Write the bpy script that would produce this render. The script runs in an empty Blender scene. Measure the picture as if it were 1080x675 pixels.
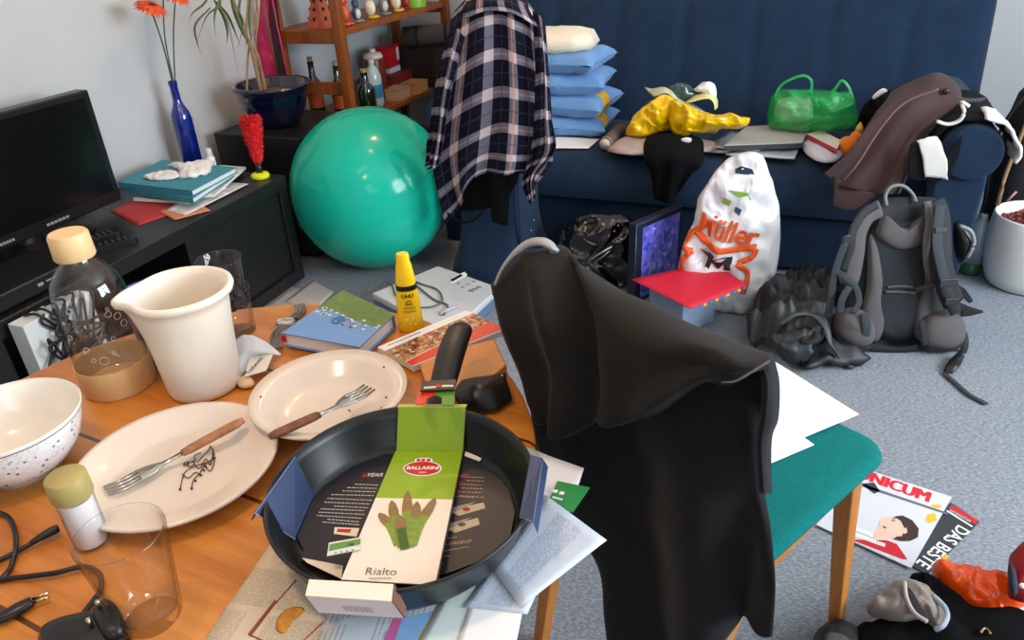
import bpy, math, random
from mathutils import Vector as V, Matrix, noise
from mathutils.bvhtree import BVHTree
from mathutils.geometry import tessellate_polygon
random.seed(7)
PI = math.pi
SC = bpy.context.scene
COL = SC.collection

# ---------------------------------------------------------------- materials
def lin(c):
    return tuple(((x / 255) / 12.92 if x / 255 <= .04045 else ((x / 255 + .055) / 1.055) ** 2.4) for x in c) + (1,)

class NT:
    def __init__(s, m):
        m.use_nodes = True
        s.t = m.node_tree
        s.b = s.t.nodes['Principled BSDF']
    def n(s, typ, **kw):
        nd = s.t.nodes.new(typ)
        for k, v in kw.items():
            if k.startswith('i_'):
                key = k[2:]
                key = int(key) if key.isdigit() else key.replace('_', ' ')
                nd.inputs[key].default_value = v
            else:
                setattr(nd, k, v)
        return nd
    def l(s, a, b):
        s.t.links.new(a, b)
    def math(s, op, a, b=None, c=None):
        nd = s.n('ShaderNodeMath', operation=op)
        for i, x in enumerate((a, b, c)):
            if x is None: continue
            if isinstance(x, (int, float)): nd.inputs[i].default_value = x
            else: s.l(x, nd.inputs[i])
        return nd.outputs[0]
    def mix(s, fac, a, b, bt='MIX'):
        nd = s.n('ShaderNodeMix', data_type='RGBA', blend_type=bt)
        for sock, x in ((nd.inputs[0], fac), (nd.inputs[6], a), (nd.inputs[7], b)):
            if isinstance(x, (int, float)): sock.default_value = x
            elif isinstance(x, tuple): sock.default_value = x
            else: s.l(x, sock)
        return nd.outputs[2]
    def noise(s, scale, detail=3, vec=None, rough=.5):
        nd = s.n('ShaderNodeTexNoise')
        nd.inputs['Scale'].default_value = scale
        nd.inputs['Detail'].default_value = detail
        nd.inputs['Roughness'].default_value = rough
        if vec is not None: s.l(vec, nd.inputs['Vector'])
        return nd.outputs['Fac']
    def coord(s, which='Object'):
        return s.n('ShaderNodeTexCoord').outputs[which]
    def bump(s, h, strength, dist=.01):
        nd = s.n('ShaderNodeBump')
        nd.inputs['Strength'].default_value = strength
        nd.inputs['Distance'].default_value = dist
        s.l(h, nd.inputs['Height'])
        s.l(nd.outputs[0], s.b.inputs['Normal'])

MATS = {}
def mat(name, col, rough=.6, metal=0, var=None, bump=None, trans=0, coat=0, sheen=0, spec=.5, alpha=1, sss=0, emit=0):
    if name in MATS: return MATS[name]
    m = bpy.data.materials.new(name)
    t = NT(m)
    b = t.b
    b.inputs['Base Color'].default_value = lin(col)
    b.inputs['Roughness'].default_value = rough
    b.inputs['Metallic'].default_value = metal
    b.inputs['Specular IOR Level'].default_value = spec
    if trans: b.inputs['Transmission Weight'].default_value = trans
    if coat:
        b.inputs['Coat Weight'].default_value = coat
        b.inputs['Coat Roughness'].default_value = .08
    if sheen:
        b.inputs['Sheen Weight'].default_value = sheen
        b.inputs['Sheen Roughness'].default_value = .5
    if alpha < 1: b.inputs['Alpha'].default_value = alpha
    if var:
        sc, amt = var
        f = t.noise(sc, 4, t.coord())
        lo = tuple(max(0, c * (1 - amt)) for c in col)
        hi = tuple(min(255, c * (1 + amt)) for c in col)
        t.l(t.mix(f, lin(lo), lin(hi)), b.inputs['Base Color'])
    if bump:
        sc, st = bump
        t.bump(t.noise(sc, 3, t.coord()), st, .004)
    MATS[name] = m
    return m

def ramp(t, fac, stops):
    r = t.n('ShaderNodeValToRGB')
    e = r.color_ramp.elements
    while len(e) < len(stops): e.new(.5)
    for el, (p, c) in zip(e, stops):
        el.position = p
        el.color = lin(c)
    t.l(fac, r.inputs[0])
    return r.outputs[0]

def wood(name, dark, light, ang=0, scale=1, rough=.4, planks=0, seam=(70, 35, 15), axis='Z', coat=0):
    m = bpy.data.materials.new(name)
    t = NT(m)
    mp = t.n('ShaderNodeMapping')
    t.l(t.coord(), mp.inputs[0])
    mp.inputs['Rotation'].default_value = (0, 0, -ang)
    st = t.n('ShaderNodeMapping')
    st.inputs['Scale'].default_value = {'X': (1.2, 14, 14), 'Y': (14, 1.2, 14), 'Z': (14, 14, 1.2)}[axis]
    t.l(mp.outputs[0], st.inputs[0])
    n1 = t.noise(scale * 1.6, 5, st.outputs[0], .6)
    n2 = t.noise(scale * 7, 3, st.outputs[0], .6)
    f = t.math('ADD', t.math('MULTIPLY', n1, .75), t.math('MULTIPLY', n2, .25))
    c = ramp(t, f, [(.32, dark), (.68, light)])
    if planks:
        sp = t.n('ShaderNodeSeparateXYZ')
        t.l(mp.outputs[0], sp.inputs[0])
        y = t.math('DIVIDE', t.math('ADD', sp.outputs[1], 10.012), planks)
        fr = t.math('FRACT', y)
        edge = t.math('LESS_THAN', t.math('ABSOLUTE', t.math('SUBTRACT', fr, .5)), .012)
        wn = t.n('ShaderNodeTexWhiteNoise', noise_dimensions='1D')
        t.l(t.math('FLOOR', y), wn.inputs['W'])
        c = t.mix(t.math('MULTIPLY', wn.outputs['Value'], .35), c, lin(dark))
        c = t.mix(edge, c, lin(seam))
    t.l(c, t.b.inputs['Base Color'])
    t.b.inputs['Roughness'].default_value = rough
    if coat:
        t.b.inputs['Coat Weight'].default_value = coat
        t.b.inputs['Coat Roughness'].default_value = .2
    t.bump(n2, .08, .003)
    MATS[name] = m
    return m

def carpet_mat():
    m = bpy.data.materials.new('carpet')
    t = NT(m)
    o = t.coord()
    mp = t.n('ShaderNodeMapping')
    mp.inputs['Scale'].default_value = (95, 290, 1)
    mp.inputs['Rotation'].default_value = (0, 0, .15)
    t.l(o, mp.inputs[0])
    a = t.noise(1.0, 4, mp.outputs[0], .7)
    b = t.noise(5, 2, o)
    c = ramp(t, a, [(.3, (92, 98, 105)), (.5, (138, 145, 153)), (.72, (190, 196, 203))])
    c = t.mix(t.math('MULTIPLY', b, .3), c, lin((126, 132, 141)))
    t.l(c, t.b.inputs['Base Color'])
    t.b.inputs['Roughness'].default_value = .95
    t.b.inputs['Specular IOR Level'].default_value = .1
    t.bump(a, .6, .006)
    return m

def plaid_mat():
    m = bpy.data.materials.new('plaid_flannel')
    t = NT(m)
    sp = t.n('ShaderNodeSeparateXYZ')
    t.l(t.coord('UV'), sp.inputs[0])
    def band(x, lo, hi):
        fr = t.math('FRACT', x)
        return t.math('MULTIPLY', t.math('GREATER_THAN', fr, lo), t.math('LESS_THAN', fr, hi))
    u, v = sp.outputs[0], sp.outputs[1]
    bu, bv = band(u, .64, .96), band(v, .66, .96)
    lu, lv = band(u, .77, .83), band(v, .78, .84)
    du, dv = band(u, .28, .33), band(v, .28, .33)
    s = t.math('ADD', bu, bv)
    c = ramp(t, t.math('MULTIPLY', s, .5), [(0, (20, 20, 34)), (.5, (112, 108, 122)), (1, (204, 188, 190))])
    odd = band(t.math('MULTIPLY', u, .5), .25, .52)
    c = t.mix(t.math('MULTIPLY', t.math('MULTIPLY', lu, .6), odd), c, lin((222, 150, 120)))
    c = t.mix(t.math('MULTIPLY', lv, .25), c, lin((215, 180, 170)))
    c = t.mix(t.math('MULTIPLY', t.math('MAXIMUM', du, dv), .45), c, lin((60, 62, 92)))
    t.l(c, t.b.inputs['Base Color'])
    t.b.inputs['Roughness'].default_value = .95
    t.b.inputs['Specular IOR Level'].default_value = .15
    t.bump(t.noise(260, 2, t.coord()), .15, .003)
    return m

def print_mat(name, paper, ink, cols=3, lines=46, amt=.75, rough=.7, heads=True):
    """columns of grey text lines on paper, in UV space"""
    m = bpy.data.materials.new(name)
    t = NT(m)
    uv = t.coord('UV')
    sp = t.n('ShaderNodeSeparateXYZ')
    t.l(uv, sp.inputs[0])
    u, v = sp.outputs[0], sp.outputs[1]
    cu = t.math('MULTIPLY', u, cols)
    incol = t.math('MULTIPLY', t.math('GREATER_THAN', t.math('FRACT', cu), .07), t.math('LESS_THAN', t.math('FRACT', cu), .93))
    lv = t.math('MULTIPLY', v, lines)
    inl = t.math('LESS_THAN', t.math('FRACT', lv), .5)
    mp = t.n('ShaderNodeCombineXYZ')
    t.l(t.math('MULTIPLY', u, cols * 40), mp.inputs[0])
    t.l(t.math('MULTIPLY', t.math('FLOOR', lv), 7.3), mp.inputs[1])
    w = t.math('GREATER_THAN', t.noise(1, 1, mp.outputs[0]), .43)
    mp2 = t.n('ShaderNodeCombineXYZ')
    t.l(t.math('FLOOR', cu), mp2.inputs[0])
    t.l(t.math('FLOOR', t.math('MULTIPLY', v, 7)), mp2.inputs[1])
    wn = t.n('ShaderNodeTexWhiteNoise', noise_dimensions='2D')
    t.l(mp2.outputs[0], wn.inputs['Vector'])
    blk = t.math('GREATER_THAN', wn.outputs['Value'], .18)
    f = t.math('MULTIPLY', t.math('MULTIPLY', incol, inl), t.math('MULTIPLY', w, blk))
    c = t.mix(t.math('MULTIPLY', f, amt), lin(paper), lin(ink))
    t.l(c, t.b.inputs['Base Color'])
    t.b.inputs['Roughness'].default_value = rough
    MATS[name] = m
    return m

def mosaic_mat(name, stops, scale=14, rough=.35):
    m = bpy.data.materials.new(name)
    t = NT(m)
    vo = t.n('ShaderNodeTexVoronoi')
    vo.inputs['Scale'].default_value = scale
    t.l(t.coord('Object'), vo.inputs['Vector'])
    sp = t.n('ShaderNodeSeparateColor')
    t.l(vo.outputs['Color'], sp.inputs[0])
    c = ramp(t, sp.outputs[0], stops)
    t.l(c, t.b.inputs['Base Color'])
    t.b.inputs['Roughness'].default_value = rough
    MATS[name] = m
    return m

def flower_mat():
    """white glaze with small blue sprigs and curls"""
    m = bpy.data.materials.new('onion_pattern_porcelain')
    t = NT(m)
    o = t.coord('Object')
    vo = t.n('ShaderNodeTexVoronoi')
    vo.inputs['Scale'].default_value = 105
    t.l(o, vo.inputs['Vector'])
    dots = t.math('LESS_THAN', vo.outputs['Distance'], .2)
    v2 = t.n('ShaderNodeTexVoronoi')
    v2.inputs['Scale'].default_value = 70
    t.l(o, v2.inputs['Vector'])
    ring = t.math('LESS_THAN', t.math('ABSOLUTE', t.math('SUBTRACT', v2.outputs['Distance'], .38)), .022)
    v3 = t.n('ShaderNodeTexVoronoi')
    v3.inputs['Scale'].default_value = 160
    t.l(o, v3.inputs['Vector'])
    d3 = t.math('LESS_THAN', v3.outputs['Distance'], .16)
    c = t.mix(t.math('MULTIPLY', ring, .35), lin((238, 238, 238)), lin((110, 125, 150)))
    c = t.mix(t.math('MULTIPLY', d3, .5), c, lin((130, 145, 170)))
    c = t.mix(t.math('MULTIPLY', dots, .85), c, lin((62, 74, 108)))
    t.l(c, t.b.inputs['Base Color'])
    t.b.inputs['Roughness'].default_value = .15
    return m

def glassmat(name, col=(255, 255, 255), rough=.02, edge=.5):
    """thin clear wall: see-through straight on, reflective and greyer at a glancing angle"""
    m = bpy.data.materials.new(name)
    t = NT(m)
    t.t.nodes.remove(t.b)
    tr = t.n('ShaderNodeBsdfTransparent'); gl = t.n('ShaderNodeBsdfGlossy')
    gl.inputs['Roughness'].default_value = rough
    lw = t.n('ShaderNodeLayerWeight'); lw.inputs[0].default_value = .35
    f2 = t.math('POWER', lw.outputs['Facing'], 3.5)
    t.l(t.mix(f2, lin(col), lin(tuple(int(c * edge) for c in col))), tr.inputs[0])
    ms = t.n('ShaderNodeMixShader')
    t.l(t.math('ADD', t.math('MULTIPLY', t.math('POWER', lw.outputs['Facing'], 3), .62), .045), ms.inputs[0])
    t.l(tr.outputs[0], ms.inputs[1]); t.l(gl.outputs[0], ms.inputs[2])
    t.l(ms.outputs[0], t.t.nodes['Material Output'].inputs[0])
    MATS[name] = m
    return m

def filmmat(name, col, alpha, rough=.25, trl=.4):
    """thin plastic film"""
    m = bpy.data.materials.new(name)
    t = NT(m)
    t.b.inputs['Base Color'].default_value = lin(col)
    t.b.inputs['Roughness'].default_value = rough
    t.b.inputs['Alpha'].default_value = alpha
    t.bump(t.noise(26, 4, t.coord()), .5, .012)
    MATS[name] = m
    return m

# ---------------------------------------------------------------- mesh builder
def cr(p0, p1, p2, p3, t):
    t2, t3 = t * t, t * t * t
    return .5 * ((2 * p1) + (-p0 + p2) * t + (2 * p0 - 5 * p1 + 4 * p2 - p3) * t2 + (-p0 + 3 * p1 - 3 * p2 + p3) * t3)

def spline(pts, n, closed=False):
    """n samples along a Catmull-Rom curve through pts"""
    pts = [V(p) for p in pts]
    k = len(pts)
    if k == 2:
        return [pts[0].lerp(pts[1], i / (n - 1)) for i in range(n)]
    out = []
    segs = k if closed else k - 1
    for i in range(n):
        s = i / (n if closed else n - 1) * segs
        j = min(int(s), segs - 1)
        t = s - j
        if closed:
            g = lambda q: pts[q % k]
        else:
            g = lambda q: pts[q] if 0 <= q < k else (pts[0] * 2 - pts[1] if q < 0 else pts[-1] * 2 - pts[-2])
        out.append(cr(g(j - 1), g(j), g(j + 1), g(j + 2), t))
    return out

class MB:
    def __init__(s):
        s.v, s.f, s.mi, s.uv = [], [], [], []
    def face(s, idx, m=0, uv=None):
        s.f.append(tuple(idx)); s.mi.append(m); s.uv.append(uv)
    def box(s, lo, hi, m=0, M=None):
        b = len(s.v)
        for z in (lo[2], hi[2]):
            for x, y in ((lo[0], lo[1]), (hi[0], lo[1]), (hi[0], hi[1]), (lo[0], hi[1])):
                p = V((x, y, z))
                s.v.append(M @ p if M else p)
        for q in ((3, 2, 1, 0), (4, 5, 6, 7), (0, 1, 5, 4), (1, 2, 6, 5), (2, 3, 7, 6), (3, 0, 4, 7)):
            s.face([b + i for i in q], m)
        return s
    def prism(s, pts, vec, m=0, uvrect=True):
        """closed polygon pts extruded by vec; top face (pts+vec) gets 0..1 uv when it is a quad"""
        pts = [V(p) for p in pts]; vec = V(vec)
        nrm = V((0, 0, 0))
        for i in range(len(pts)):
            a, c = pts[i], pts[(i + 1) % len(pts)]
            nrm += (a - pts[0]).cross(c - pts[0])
        if nrm.dot(vec) < 0: pts = pts[::-1]
        b = len(s.v); n = len(pts)
        s.v += pts + [p + vec for p in pts]
        for i in range(n):
            j = (i + 1) % n
            s.face((b + i, b + j, b + n + j, b + n + i), m)
        tris = tessellate_polygon([pts]) if n > 4 else None
        if tris:
            for t in tris:
                a, c, d = [pts[i] for i in t]
                if (c - a).cross(d - a).dot(vec) < 0: t = (t[0], t[2], t[1])
                s.face([b + n + i for i in t], m)
                s.face([b + i for i in reversed(t)], m)
        else:
            uv = [(0, 0), (1, 0), (1, 1), (0, 1)] if n == 4 else None
            s.face(range(b + n, b + 2 * n), m, uv)
            s.face(reversed(range(b, b + n)), m)
        return s
    def flat(s, pts, m=0):
        """filled polygon (no thickness of its own)"""
        pts = [V(p) for p in pts]
        b = len(s.v); s.v += pts
        for t in tessellate_polygon([pts]):
            s.face([b + i for i in t], m)
        return s
    def tube(s, path, r, n=8, m=0, caps=True, flat=1, up=(0, 0, 1), smooth=0, closed=False):
        path = [V(p) for p in path]
        if smooth: 
            k = len(path)
            rr = r if isinstance(r, (list, tuple)) else None
            path = spline(path, smooth, closed)
            if rr:
                r = []
                for i in range(smooth):
                    q = i / (smooth - 1) * (k - 1); j = min(int(q), k - 2)
                    r.append(rr[j] + (rr[j + 1] - rr[j]) * (q - j))
        k = len(path)
        rs = r if isinstance(r, (list, tuple)) else [r] * k
        b = len(s.v)
        up = V(up)
        for i in range(k):
            if closed: d = path[(i + 1) % k] - path[i - 1]
            else: d = path[min(i + 1, k - 1)] - path[max(i - 1, 0)]
            d.normalize()
            x = d.cross(up)
            if x.length < 1e-3: x = d.cross(V((1, 0, 0)))
            x.normalize()
            y = x.cross(d)
            for j in range(n):
                a = 2 * PI * j / n
                s.v.append(path[i] + x * (math.cos(a) * rs[i]) + y * (math.sin(a) * rs[i] * flat))
        for i in range(k if closed else k - 1):
            i2 = (i + 1) % k
            for j in range(n):
                j2 = (j + 1) % n
                s.face((b + i * n + j, b + i2 * n + j, b + i2 * n + j2, b + i * n + j2), m)
        if caps and not closed:
            s.face(range(b, b + n), m)
            s.face(reversed(range(b + (k - 1) * n, b + k * n)), m)
        return s
    def lathe(s, prof, c=(0, 0, 0), n=40, m=0, M=None, fn=None, sy=1):
        """prof: (r, z) or (r, z, mat); fn(angle, r, z) -> (x, y, z) may bend it"""
        b = len(s.v); c = V(c); k = len(prof)
        for p in prof:
            r, z = p[0], p[1]
            for j in range(n):
                a = 2 * PI * j / n
                q = V(fn(a, r, z)) if fn else V((r * math.cos(a), r * math.sin(a) * sy, z))
                if M: q = M @ q
                s.v.append(q + c)
        for i in range(k - 1):
            mm = prof[i + 1][2] if len(prof[i + 1]) > 2 else m
            for j in range(n):
                j2 = (j + 1) % n
                s.face((b + i * n + j, b + i * n + j2, b + (i + 1) * n + j2, b + (i + 1) * n + j), mm)
        if prof[0][0] > 1e-6: s.face(reversed(range(b, b + n)), prof[0][2] if len(prof[0]) > 2 else m)
        if prof[-1][0] > 1e-6: s.face(range(b + (k - 1) * n, b + k * n), prof[-1][2] if len(prof[-1]) > 2 else m)
        return s
    def ball(s, c, r, m=0, nu=16, nv=10, M=None):
        r = (r, r, r) if isinstance(r, (int, float)) else r
        b = len(s.v); c = V(c)
        for i in range(nv + 1):
            th = PI * i / nv
            for j in range(nu):
                a = 2 * PI * j / nu
                q = V((r[0] * math.sin(th) * math.cos(a), r[1] * math.sin(th) * math.sin(a), -r[2] * math.cos(th)))
                if M: q = M @ q
                s.v.append(c + q)
        for i in range(nv):
            for j in range(nu):
                j2 = (j + 1) % nu
                s.face((b + i * nu + j, b + i * nu + j2, b + (i + 1) * nu + j2, b + (i + 1) * nu + j), m)
        return s
    def grid(s, rows, nu=24, nv=24, m=0, us=1, vs=1, fold=None):
        """smooth sheet through rows of control points; fold(u, v) -> offset vector"""
        rr = [spline(r, nu) for r in rows]
        cols = [spline([r[i] for r in rr], nv) for i in range(nu)]
        b = len(s.v)
        for j in range(nv):
            for i in range(nu):
                p = cols[i][j]
                if fold: p = p + V(fold(i / (nu - 1), j / (nv - 1)))
                s.v.append(p)
        for j in range(nv - 1):
            for i in range(nu - 1):
                uv = [((i + a) / (nu - 1) * us, (j + c) / (nv - 1) * vs) for a, c in ((0, 0), (1, 0), (1, 1), (0, 1))]
                s.face((b + j * nu + i, b + j * nu + i + 1, b + (j + 1) * nu + i + 1, b + (j + 1) * nu + i), m, uv)
        return s
    def puff(s, outline, nrm, front, back, m=0, rings=7, n=56, wr=0, ws=20, seed=0, power=.5, smooth=True, floor=None, cz=0, cs=9):
        """a plump body: closed outline, swelling by front along nrm and by back against it"""
        pts = spline(outline, n, True) if smooth else [V(p) for p in outline]
        n = len(pts)
        nrm = V(nrm).normalized()
        c = sum(pts, V((0, 0, 0))) / n
        b = len(s.v)
        def add(p):
            if wr: p = p + nrm * (wr * noise.noise(p * ws + V((seed, seed * 2, 0)))) + V((0, 0, 1)) * (wr * .5 * noise.noise(p * ws * 1.3 + V((seed + 9, 0, 0))))
            if cz:
                q = p * cs + V((seed * 3, seed, seed * 2))
                w = V((noise.noise(q * .7), noise.noise(q * .7 + V((5, 1, 2))), noise.noise(q * .7 + V((1, 7, 3))))) * .6
                k = 1 - 2.6 * abs(noise.noise(q + w)) + .45 * (1 - 2.6 * abs(noise.noise(q * 2.1 + w))) + .2 * (1 - 2.6 * abs(noise.noise(q * 4.3)))
                p = p + nrm * (cz * k) + V((0, 0, cz * .4 * k))
            if floor is not None and p.z < floor: p = V((p.x, p.y, floor))
            s.v.append(p)
        for side, amt in ((1, front), (-1, back)):
            for k in range(rings):
                t = 1 - k / rings
                h = amt * (1 - t * t) ** power
                if k == 0 and side == -1: continue
                for p in pts: add(c + (p - c) * t + nrm * (side * h))
            add(c + nrm * (side * amt))
        nf = rings * n
        def ring(side, k, j):
            j %= n
            if k == 0 or side == 1: return b + k * n + j
            return b + nf + 1 + (k - 1) * n + j
        for side in (1, -1):
            apex = b + nf if side == 1 else b + nf + 1 + (rings - 1) * n
            for k in range(rings):
                for j in range(n):
                    if k < rings - 1: q = (ring(side, k, j), ring(side, k, j + 1), ring(side, k + 1, j + 1), ring(side, k + 1, j))
                    else: q = (ring(side, k, j), ring(side, k, j + 1), apex)
                    s.face(q if side == 1 else q[::-1], m)
        return s
    def text(s, body, O, ux, uy, size, m=0, align='CENTER', lift=0, bold=0, shear=0, sx=1, fn=None, fit=None):
        ux, uy = V(ux).normalized(), V(uy).normalized()
        nrm = ux.cross(uy).normalized()
        me = text_mesh(body, size, align, bold, shear)
        if fit: sx = fit / (max(q[0] for q in me[0]) - min(q[0] for q in me[0]))
        b = len(s.v)
        for q in me[0]:
            p = V(O) + ux * (q[0] * sx) + uy * q[1] + nrm * lift
            s.v.append(fn(p) if fn else p)
        for q in me[1]: s.face([b + i for i in q], m)
        return s
    def bvh(s):
        return BVHTree.FromPolygons([tuple(p) for p in s.v], s.f)
    def build(s, name, mats, parent=None, smooth=True, bevel=0, sub=0, solid=0, sharp=None, base=True):
        me = bpy.data.meshes.new(name)
        if parent is not None:
            W = world(parent).inverted()
            off = None
        else:
            W = None
            if base and s.v:
                n = len(s.v)
                cx = (min(p[0] for p in s.v) + max(p[0] for p in s.v)) / 2
                cy = (min(p[1] for p in s.v) + max(p[1] for p in s.v)) / 2
                off = V((cx, cy, min(p[2] for p in s.v)))
            else: off = V((0, 0, 0))
        vs = [(W @ V(p)) if W else V(p) - off for p in s.v]
        me.from_pydata([tuple(p) for p in vs], [], s.f)
        mats = mats if isinstance(mats, (list, tuple)) else [mats]
        for q in mats: me.materials.append(q)
        if any(u is not None for u in s.uv):
            ul = me.uv_layers.new(name='UVMap')
            li = 0
            for f, u in zip(s.f, s.uv):
                for k in range(len(f)):
                    if u is not None: ul.data[li].uv = u[k]
                    li += 1
        for p, q in zip(me.polygons, s.mi):
            p.material_index = q
            p.use_smooth = smooth
        me.validate()
        import bmesh
        bm = bmesh.new(); bm.from_mesh(me)
        bmesh.ops.remove_doubles(bm, verts=bm.verts, dist=1e-6)
        bm.to_mesh(me); bm.free()
        if smooth and sharp is not None: me.set_sharp_from_angle(angle=math.radians(sharp))
        o = bpy.data.objects.new(name, me)
        COL.objects.link(o)
        if parent is not None: o.parent = parent
        else: o.location = off
        if solid:
            md = o.modifiers.new('s', 'SOLIDIFY'); md.thickness = abs(solid); md.offset = 0
        if bevel:
            md = o.modifiers.new('b', 'BEVEL'); md.width = bevel; md.segments = 3; md.limit_method = 'ANGLE'; md.angle_limit = math.radians(40)
            md.harden_normals = False
        if sub:
            md = o.modifiers.new('d', 'SUBSURF'); md.levels = sub; md.render_levels = sub
        return o

def world(o):
    M = Matrix.LocRotScale(o.location, o.rotation_euler, o.scale)
    return world(o.parent) @ M if o.parent else M

TXT = {}
def text_mesh(body, size, align, bold, shear):
    key = (body, size, align, bold, shear)
    if key in TXT: return TXT[key]
    cu = bpy.data.curves.new('lettering', 'FONT')
    cu.body = body; cu.size = size; cu.align_x = align; cu.align_y = 'CENTER'
    cu.offset = bold * size; cu.shear = shear; cu.resolution_u = 3
    o = bpy.data.objects.new('lettering', cu)
    COL.objects.link(o)
    dg = bpy.context.evaluated_depsgraph_get()
    me = bpy.data.meshes.new_from_object(o.evaluated_get(dg))
    r = ([tuple(v.co) for v in me.vertices], [tuple(p.vertices) for p in me.polygons])
    bpy.data.objects.remove(o); bpy.data.meshes.remove(me); bpy.data.curves.remove(cu)
    TXT[key] = r
    return r

def tag(o, label, cat, group=None, kind=None):
    o['label'] = label; o['category'] = cat
    if group: o['group'] = group
    if kind: o['kind'] = kind
    return o

def thing(name, label, cat, loc=(0, 0, 0), rz=0, group=None):
    o = bpy.data.objects.new(name, None)
    COL.objects.link(o)
    o.empty_display_size = .05
    o.location = loc; o.rotation_euler = (0, 0, rz)
    return tag(o, label, cat, group)

def struct(o):
    o['kind'] = 'structure'
    return o

def rect(c, ux, uy, w, h):
    c, ux, uy = V(c), V(ux).normalized(), V(uy).normalized()
    return [c - ux * w / 2 - uy * h / 2, c + ux * w / 2 - uy * h / 2, c + ux * w / 2 + uy * h / 2, c - ux * w / 2 + uy * h / 2]

def rbox(c, w, d, r, ang=0, n=5):
    """outline of a rounded rectangle at height c.z"""
    pts = []
    for qx, qy, a0 in ((1, 1, 0), (-1, 1, 90), (-1, -1, 180), (1, -1, 270)):
        for i in range(n + 1):
            a = math.radians(a0 + 90 * i / n)
            x = qx * (w / 2 - r) + r * math.cos(a); y = qy * (d / 2 - r) + r * math.sin(a)
            pts.append(V((c[0] + x * math.cos(ang) - y * math.sin(ang), c[1] + x * math.sin(ang) + y * math.cos(ang), c[2])))
    return pts

def wob(amp, sc, seed=0, dirv=(0, 0, 1)):
    d = V(dirv)
    return lambda u, v: d * (amp * noise.noise(V((u * sc + seed, v * sc + seed * 3.1, seed))))

def sheet(corners, amp=0, seed=0, n=10, thick=.0005):
    """a sheet of paper through four corners, slightly wavy"""
    a, b, c, d = [V(p) for p in corners]
    mb = MB()
    mb.grid([[a, a.lerp(b, .5), b], [a.lerp(d, .5), (a + b + c + d) / 4, b.lerp(c, .5)], [d, d.lerp(c, .5), c]], n, n, fold=(lambda u, v: V((0, 0, amp * (1 + noise.noise(V((u * 3 + seed, v * 3, seed))))))) if amp else None)
    return mb

# ---------------------------------------------------------------- palette
W_WALL = mat('white_wall_paint', (192, 196, 198), .9, var=(3, .03), bump=(90, .08))
W_CEIL = mat('ceiling_paint', (235, 233, 228), .9)
BLACKBOARD = mat('black_furniture_foil', (22, 21, 21), .42, var=(30, .1))
BLACKPL = mat('black_plastic', (16, 16, 17), .35)
SCREEN = mat('screen_glass', (9, 10, 11), .22, spec=.4)
SILVER = mat('silver_print', (170, 178, 184), .35, metal=.5)
CHROME = mat('steel', (190, 188, 184), .22, metal=1)
PINE = wood('shelf_pine', (112, 56, 18), (160, 88, 32), scale=.8, rough=.45)
BLUEFAB = mat('navy_upholstery', (29, 47, 69), .95, var=(14, .16), bump=(240, .25), sheen=.08, spec=.12)
WHITEPL = mat('white_plastic', (236, 232, 224), .4)
PAPER = mat('white_paper', (240, 240, 242), .8)
PAPERG = mat('grey_paper', (205, 208, 212), .8)

# ---------------------------------------------------------------- room shell
XL, XR, YB, YF, ZC = -2.37, 2.5, 4.28, -1.6, 2.5
fl = MB().box((XL - .1, YF - .1, -.1), (XR + .1, YB + .1, 0)).build('floor', carpet_mat(), smooth=False); struct(fl)
ce = MB().box((XL - .1, YF - .1, ZC), (XR + .1, YB + .1, ZC + .1)).build('ceiling', W_CEIL, smooth=False); struct(ce)
struct(MB().box((XL - .1, YF - .1, 0), (XL, YB + .1, ZC)).build('wall_left', W_WALL, smooth=False))
struct(MB().box((XL, YB, 0), (XR, YB + .1, ZC)).build('wall_back', W_WALL, smooth=False))
struct(MB().box((XL, YF - .1, 0), (XR, YF, ZC)).build('wall_front', W_WALL, smooth=False))
WY0, WY1, WZ0, WZ1 = .35, 2.45, .85, 2.2
w = MB()
w.box((XR, YF - .1, 0), (XR + .1, WY0, ZC)); w.box((XR, WY1, 0), (XR + .1, YB + .1, ZC))
w.box((XR, WY0, 0), (XR + .1, WY1, WZ0)); w.box((XR, WY0, WZ1), (XR + .1, WY1, ZC))
struct(w.build('wall_right', W_WALL, smooth=False))
w = MB()
for y0, y1 in ((WY0, WY0 + .06), (WY1 - .06, WY1), ((WY0 + WY1) / 2 - .05, (WY0 + WY1) / 2 + .05)):
    w.box((XR + .02, y0, WZ0), (XR + .08, y1, WZ1))
w.box((XR + .02, WY0, WZ0), (XR + .08, WY1, WZ0 + .06)); w.box((XR + .02, WY0, WZ1 - .06), (XR + .08, WY1, WZ1))
struct(w.build('window_1', WHITEPL, smooth=False))

# ---------------------------------------------------------------- camera
cam = bpy.data.cameras.new('camera')
cam.sensor_width = 36; cam.lens = 783 / 1080 * 36; cam.clip_start = .02
co = bpy.data.objects.new('camera', cam)
COL.objects.link(co)
right, up, fwd = V((.93482,.35233,-.04445)), V((-.13426,.46654,.87425)), V((-.32876,.8113,-.48343))
co.matrix_world = Matrix(((right.x, up.x, -fwd.x, 0), (right.y, up.y, -fwd.y, 0), (right.z, up.z, -fwd.z, 1.3), (0, 0, 0, 1)))
SC.camera = co

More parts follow.
